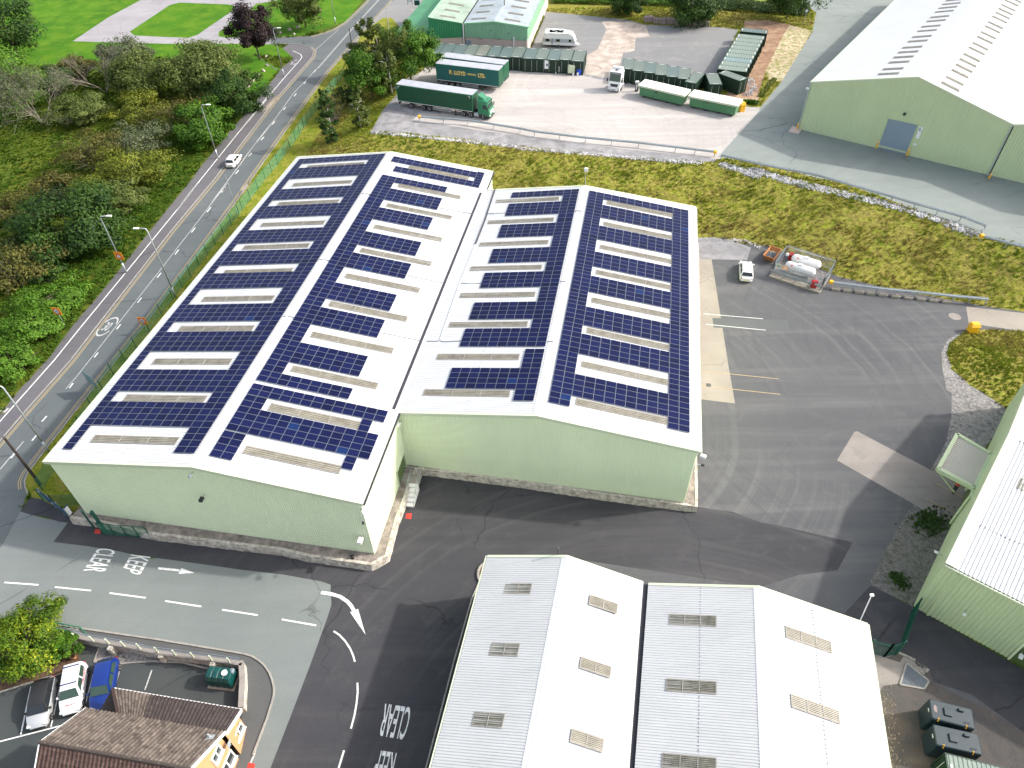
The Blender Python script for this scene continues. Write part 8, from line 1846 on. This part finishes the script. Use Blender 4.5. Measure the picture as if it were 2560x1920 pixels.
def tractor(t, x0, col, hcab=3.3, W_=2.45, deflector=True, axles=(1.0, 2.45, 5.0), rim='rim_grey', sleeper=2.2):
    """three or two axle unit; x0 = rear of chassis, front at x0+6.1"""
    def part(n, m, f, par=t, **k): mb = MB(); f(mb); return mb.build(n, m, par, **k)
    xf = x0 + 6.1; hw = W_ / 2; part('chassis', 'chassis', lambda m: [m.box((x0 + 2.6, s * .42, .85), (5.2, .12, .28)) for s in (-1, 1)] + [m.box((x0 + 1.6, 0, 1.05), (1.1, .9, .14)), m.box((xf - 1.15, 0, .62), (2.1, W_ - .1, .55))])
    sec = []
    for x, z0, z1, k in ((xf - sleeper, 1.0, hcab, .97), (xf - sleeper + .1, .95, hcab + .02, 1), (xf - .95, .9, hcab, 1), (xf - .48, .75, hcab - .16, .985), (xf - .16, .55, 2.0, .97), (xf, .48, 1.55, .93), (xf, .42, .9, .93)):
        w_ = hw * k; sec.append([Vector((x, y, z)) for y, z in ((-w_, z0), (-w_, z1 - .22), (-w_ + .12, z1 - .05), (-w_ * .6, z1), (w_ * .6, z1), (w_ - .12, z1 - .05), (w_, z1 - .22), (w_, z0))])
    part('cab', col, lambda m: m.loft(sec, True), smooth='auto')
    part('windscreen', 'glass_green', lambda m: m.quad((xf - .10, -hw * .88, 1.98), (xf - .10, hw * .88, 1.98), (xf - .43, hw * .84, hcab - .42), (xf - .43, -hw * .84, hcab - .42)))
    for s in (-1, 1):
        part('side_window', 'glass_tint', lambda m: m.quad((xf - .35, s * (hw + .012), 1.95), (xf - 1.25, s * (hw + .012), 1.95), (xf - 1.25, s * (hw + .012), 2.6), (xf - .62, s * (hw + .012), 2.6)))
        part('mirror', 'black_plastic', lambda m: m.cbox((xf - .15, s * (hw + .22), 2.15), (.12, .26, .6), .04)); part('headlight', 'lamp_clear', lambda m: m.cbox((xf + .0, s * hw * .74, .78), (.12, .42, .2), .04)); part('step_panel', 'chassis', lambda m: m.box((xf - .72, s * (hw - .02), .55), (.62, .1, .5)))
        part('fuel_tank', 'galvanised', lambda m: m.cbox((x0 + 3.55, s * (hw - .28), .70), (1.0, .55, .55), .1))
    part('grille', 'gutter_dark' if col == 'car_white' else 'white_paint', lambda m: m.loft([[Vector((xf + .01, y, z)) for y, z in ((-.78, 1.55), (.78, 1.55), (.62, 1.02), (-.62, 1.02))], [Vector((xf + .03, y, z)) for y, z in ((-.78, 1.55), (.78, 1.55), (.62, 1.02), (-.62, 1.02))]]))
    part('bumper', col if col == 'car_white' else 'chassis', lambda m: m.cbox((xf - .08, 0, .48), (.34, W_ * .97, .34), .06)); part('fog_lamp', 'gutter_dark', lambda m: [m.box((xf + .1, y, .48), (.02, w_, .14)) for y, w_ in ((-.9, .3), (.9, .3), (0, .9))])
    part('sun_visor', 'glass_tint', lambda m: m.box((xf - .33, 0, hcab - .30), (.22, W_ * .9, .05)))
    if deflector: part('air_deflector', col, lambda m: m.loft([[Vector((xf - sleeper + .05, y, hcab)) for y in (-hw * .8, hw * .8)] + [Vector((xf - sleeper + .05, y, hcab + .75)) for y in (hw * .7, -hw * .7)], [Vector((xf - sleeper + .85, y, hcab)) for y in (-hw * .6, hw * .6)] + [Vector((xf - sleeper + .85, y, hcab + .30)) for y in (hw * .5, -hw * .5)], [Vector((xf - sleeper + 1.3, y, hcab - .02)) for y in (-hw * .4, hw * .4)] + [Vector((xf - sleeper + 1.3, y, hcab + .04)) for y in (hw * .3, -hw * .3)]]))
    part('roof_hatch', 'glass_tint', lambda m: m.box((xf - sleeper * .5, 0, hcab + .03), (.5, .6, .04)))
    for ax in axles:
        for s in (-1, 1): wheel(t, x0 + ax, s * (hw - .17), .5, .34, rim)
UZ = UPZ
a, b = at('e0', 470, 1150, UZ), at('e0', 1700, 1312, UZ); d = (b - a).normalized()
rA, rB = at('e0', 205, 695, UZ + 4.15), at('e0', 1525, 885, UZ + 4.15); d = (rB - rA).normalized(); ang = math.atan2(d.y, d.x); Lt = (rB - rA).length; nrm = Vector((-d.y, d.x, 0)); org = rA + nrm * 1.27; org.z = UZ
t = thing('articulated_lorry', 'green articulated lorry with plain curtain sides at the front of the lorry park', 'lorry', org, ang)
trailer(t, 0, Lt, 2.54, 1.2, 4.15, 'curtain_green', (2.6, 5.1, 6.35), True); tractor(t, Lt - 3.0, 'lorry_green', 3.35)
mb = MB()
for x, s in ((.35, 1), (Lt - .5, -1)): mb.bar((x, -1.30, 3.85), (x + s * .35, -1.30, 3.85), .02, .07); mb.bar((x, -1.30, 3.88), (x, -1.30, 3.5), .07, .02)
mb.build('corner_mark', 'white_paint', t)
def parked_trailer(label, fl, fr, word, z=4.2, ctn='curtain_teal'):
    A, B_ = at('e0', *fl, UZ + z), at('e0', *fr, UZ + z); d = (B_ - A).normalized(); L = (B_ - A).length; o = A + Vector((-d.y, d.x, 0)) * 1.27; o.z = UZ
    t = thing('curtain_trailer', label, 'trailer', o, math.atan2(d.y, d.x)); trailer(t, 0, L, 2.54, 1.2, z, ctn, (1.9, 3.15, 4.4), True)
    if word:
        for txt, s0, s1, z0, z1 in (('F.', .215, .268, 2.5, 3.3), ('LLOYD', .290, .475, 2.5, 3.3), ('(PENLEY)', .505, .64, 2.66, 3.08), ('LTD.', .672, .785, 2.5, 3.3)):
            mb = MB(); text_quad(mb, txt, (L * s0, -1.31, z0), (L * s1, -1.31, z0), (L * s0, -1.31, z1), (L * s1, -1.31, z1), (0, 0, 0), .05); mb.build('lettering', 'gold_paint', t)
    mb = MB(); mb.box((L + .01, -.5, 1.5), (.03, .5, .5)); mb.build('service_panel', 'gutter_dark', t)
    return t
parked_trailer('teal curtain trailer with gold F. LLOYD lettering, parked without a tractor', (888, 335), (1985, 460), True); parked_trailer('plain green trailer parked behind the gold lettered trailer', (990, 222), (2075, 360), False, ctn='curtain_teal')
p = at('e1', 1540, 1330, UZ); q = at('e1', 1800, 1120, UZ); fwd = R(-113)
f0_, f1_ = at('e1', 1420, 1335, UZ), at('e1', 1640, 1360, UZ); fm = (f0_ + f1_) / 2; dv_ = Vector((math.cos(fwd), math.sin(fwd), 0)); o = fm - dv_ * 6.1
t = thing('tractor_unit', 'white lorry tractor unit parked nose out beside the tank enclosures', 'lorry', o, fwd); tractor(t, 0, 'car_white', 3.75, deflector=False, axles=(1.0, 4.75)); mb = MB(); mb.cbox((4.2, 0, 3.95), (.7, 2.0, .35), .1); mb.build('roof_fairing', 'car_white', t)
# caravans: x forward
plain('caravan_white', (.80, .80, .80), .35, var=.03); plain('caravan_grey', (.42, .44, .47), .4, var=.05)
def caravan(label, p, rz, L=7.0, W_=2.4, H_=2.9):
    t = thing('caravan', label, 'caravan', p, rz, 'white touring caravans in the compound'); hw = W_ / 2; prof = [(-L / 2, .5), (-L / 2 - .03, 1.2), (-L / 2 + .12, 2.0), (-L / 2 + .5, H_ - .08), (-L / 2 + 1.2, H_), (L / 2 - 1.5, H_), (L / 2 - .75, H_ - .25), (L / 2 - .2, 1.75), (L / 2, 1.1), (L / 2 - .1, .5)]
    mb = MB(); mb.loft([[Vector((x, s * (hw - k), z)) for x, z in prof] for s, k in ((-1, .08),)] + [[Vector((x * 1.0, -hw, z)) for x, z in prof], [Vector((x, hw, z)) for x, z in prof]], True); mb.build('body', 'caravan_white', t, smooth='auto')
    for s in (-1, 1):
        mb = MB(); mb.quad((-L / 2 + .1, s * (hw + .004), 1.1), (L / 2 - .25, s * (hw + .004), 1.1), (L / 2 - .55, s * (hw + .004), 1.8), (-L / 2 + .15, s * (hw + .004), 1.8)); mb.build('side_band', 'caravan_grey', t)
        for x, w_ in ((-L * .36, .9), (-L * .04, .8), (L * .33, .5)): mb = MB(); mb.cbox((x, s * (hw + .01), 1.52), (w_, .04, .5), .01); mb.build('window', 'glass_tint', t)
    mb = MB(); mb.cbox((-L * .22, -hw - .01, 1.3), (.12, .03, 1.2), .005); mb.build('door_gap', 'glass_tint', t)
    for x in (-L * .12, L * .12): mb = MB(); mb.cbox((x, 0, H_ + .04), (.5, .4, .1), .03); mb.build('roof_light', 'caravan_grey', t)
    for s in (-1, 1): wheel(t, -.1, s * (hw - .12), .32, .2)
    mb = MB(); mb.bar((L / 2 - .3, -.55, .5), (L / 2 + 1.0, 0, .5), .1); mb.bar((L / 2 - .3, .55, .5), (L / 2 + 1.0, 0, .5), .1); mb.cbox((L / 2 + .25, 0, .62), (.5, 1.0, .25), .05); mb.build('drawbar', 'white_paint', t)
cvp = at('e1', 470, 470, UZ) + Vector((0, 1.15, 0)); caravan('white caravan with a grey side band standing in front of the other caravan', cvp, R(-9)); cv2 = at('e1', 415, 180, UZ + 2.6); caravan('white caravan mostly hidden behind the grey banded caravan', Vector((cv2.x, cv2.y + .6, UZ)), R(-9), 6.0)
# vehicles half hidden by the lean-to
for px, l_ in (((195, 165), 'brown van partly hidden behind the green lean-to'), ((75, 310), 'dark car partly hidden at the corner of the green lean-to')):
    p = at('e3', *px, UZ); car(l_, Vector((p.x - 1.0, p.y + 1.2, h1(p.x, p.y))), R(70), 4.4, 1.8, 1.6, 'brown_paint' if 'brown' in l_ else 'glass_tint') if MATS.setdefault('brown_paint', MATS['chassis']) else 0

# ------------------------------------------------------------------ the worker at the dock ramp
plain('skin', (.45, .26, .19), .6, var=.05); plain('hi_vis_red', (.75, .035, .02), .6, var=.08, scale=8); plain('trousers_black', (.012, .013, .018), .8, var=.2); plain('hair_dark', (.02, .014, .010), .8, var=.2)
def skin_mesh(name, mat, V, E_, parent, lvl=2):
    me = bpy.data.meshes.new(name); me.from_pydata([v[:3] for v in V], E_, []); me.materials.append(MATS[mat]); o = bpy.data.objects.new(name, me); COL.objects.link(o); o.parent = parent
    sk = o.modifiers.new('skin', 'SKIN'); ss = o.modifiers.new('sub', 'SUBSURF'); ss.levels = ss.render_levels = lvl
    for i, v in enumerate(V): me.skin_vertices[0].data[i].radius = (v[3], v[4] if len(v) > 4 else v[3])
    me.skin_vertices[0].data[0].use_root = True
    return o
def person():
    ft = at('c3', 1652, 1040, 0); t = thing('person', 'person in a red vest and black trousers walking on the dock ramp under the canopy', 'person', ft, R(35))
    V = [(0, 0, .95, .14, .11), (0, 0, 1.18, .14, .10), (0, 0, 1.40, .17, .10), (0, 0, 1.50, .06), (0, 0, 1.56, .055), (.01, 0, 1.66, .095, .085), (.01, 0, 1.74, .08, .075),
         (0, .19, 1.43, .06), (-.05, .27, 1.16, .045), (.12, .25, .96, .034), (.18, .24, .90, .03), (0, -.19, 1.43, .06), (.03, -.28, 1.16, .045), (.20, -.22, 1.00, .034), (.26, -.21, .95, .03),
         (0, .10, .90, .09), (.16, .10, .50, .065), (.10, .10, .10, .045), (.24, .10, .05, .035), (0, -.10, .90, .09), (-.06, -.10, .48, .065), (-.26, -.10, .12, .045), (-.13, -.10, .06, .035)]
    E_ = [(0, 1), (1, 2), (2, 3), (3, 4), (4, 5), (5, 6), (2, 7), (7, 8), (8, 9), (9, 10), (2, 11), (11, 12), (12, 13), (13, 14), (0, 15), (15, 16), (16, 17), (17, 18), (0, 19), (19, 20), (20, 21), (21, 22)]
    skin_mesh('body', 'skin', V, E_, t)
    skin_mesh('vest', 'hi_vis_red', [(0, 0, .98, .175, .135), (0, 0, 1.18, .165, .125), (0, 0, 1.38, .185, .125), (0, 0, 1.46, .11, .10), (0, .16, 1.42, .085), (-.02, .23, 1.28, .07), (0, -.16, 1.42, .085), (.01, -.23, 1.28, .07)], [(0, 1), (1, 2), (2, 3), (2, 4), (4, 5), (2, 6), (6, 7)], t)
    skin_mesh('trousers', 'trousers_black', [(0, 0, .95, .16, .13), (0, .10, .88, .11), (.16, .10, .50, .085), (.10, .10, .14, .065), (0, -.10, .88, .11), (-.06, -.10, .48, .085), (-.26, -.10, .16, .065)], [(0, 1), (1, 2), (2, 3), (0, 4), (4, 5), (5, 6)], t)
    for y, x in ((.10, .17), (-.10, -.19)): mb = MB(); mb.cbox((x, y, .05), (.28, .11, .10), .03); mb.build('shoe', 'trousers_black', t)
    for wx, wy, wz in ((.18, .24, .90), (.26, -.21, .95)):
        P0 = Vector((wx, wy, wz)); s = 1 if wy > 0 else -1
        V = [(wx - .01, wy, wz + .02, .026, .018), (wx + .045, wy, wz - .045, .036, .016)]; E_ = [(0, 1)]
        for k, ln in ((-1.5, .062), (-.5, .075), (.5, .07), (1.5, .052)):
            b_ = len(V); y_ = wy + k * .019; V += [(wx + .06, y_, wz - .06, .0095), (wx + .06 + ln * .5, y_, wz - .06 - ln * .45, .009), (wx + .06 + ln * .75, y_, wz - .06 - ln * .95, .008)]; E_ += [(1, b_), (b_, b_ + 1), (b_ + 1, b_ + 2)]
        b_ = len(V); V += [(wx + .02, wy - s * .045, wz - .01, .011), (wx + .06, wy - s * .06, wz - .045, .0095)]; E_ += [(0, b_), (b_, b_ + 1)]
        skin_mesh('hand', 'skin', V, E_, t, 1)
    mb = MB(); cen = Vector((.005, 0, 1.705)); n = 14
    rings = [[cen + Vector((math.cos(2 * math.pi * j / n) * .105 * math.cos(el) - .01, math.sin(2 * math.pi * j / n) * .098 * math.cos(el), .125 * math.sin(el))) for j in range(n)] for el in (.0, .35, .7, 1.1, 1.45)]
    mb.loft(rings, True); mb.build('hair', 'hair_dark', t, smooth=True)
    mb = MB()
    for y in (-.033, .033): mb.tube([(.092, y, 1.68), (.102, y, 1.68)], .011, 8)
    mb.bar((.095, -.025, 1.605), (.095, .025, 1.605), .012); mb.build('eyes_and_mouth', 'hair_dark', t)
    mb = MB(); mb.loft([[Vector((.09, -.013, 1.64)), Vector((.09, .013, 1.64)), Vector((.09, .006, 1.685)), Vector((.09, -.006, 1.685))], [Vector((.118, -.01, 1.645)), Vector((.118, .01, 1.645)), Vector((.10, .004, 1.68)), Vector((.10, -.004, 1.68))]]); mb.build('nose', 'skin', t)
    for s in (-1, 1): mb = MB(); mb.tube([(.005, s * .092, 1.66), (.0, s * .108, 1.67)], .024, 8); mb.build('ear', 'skin', t)
person()
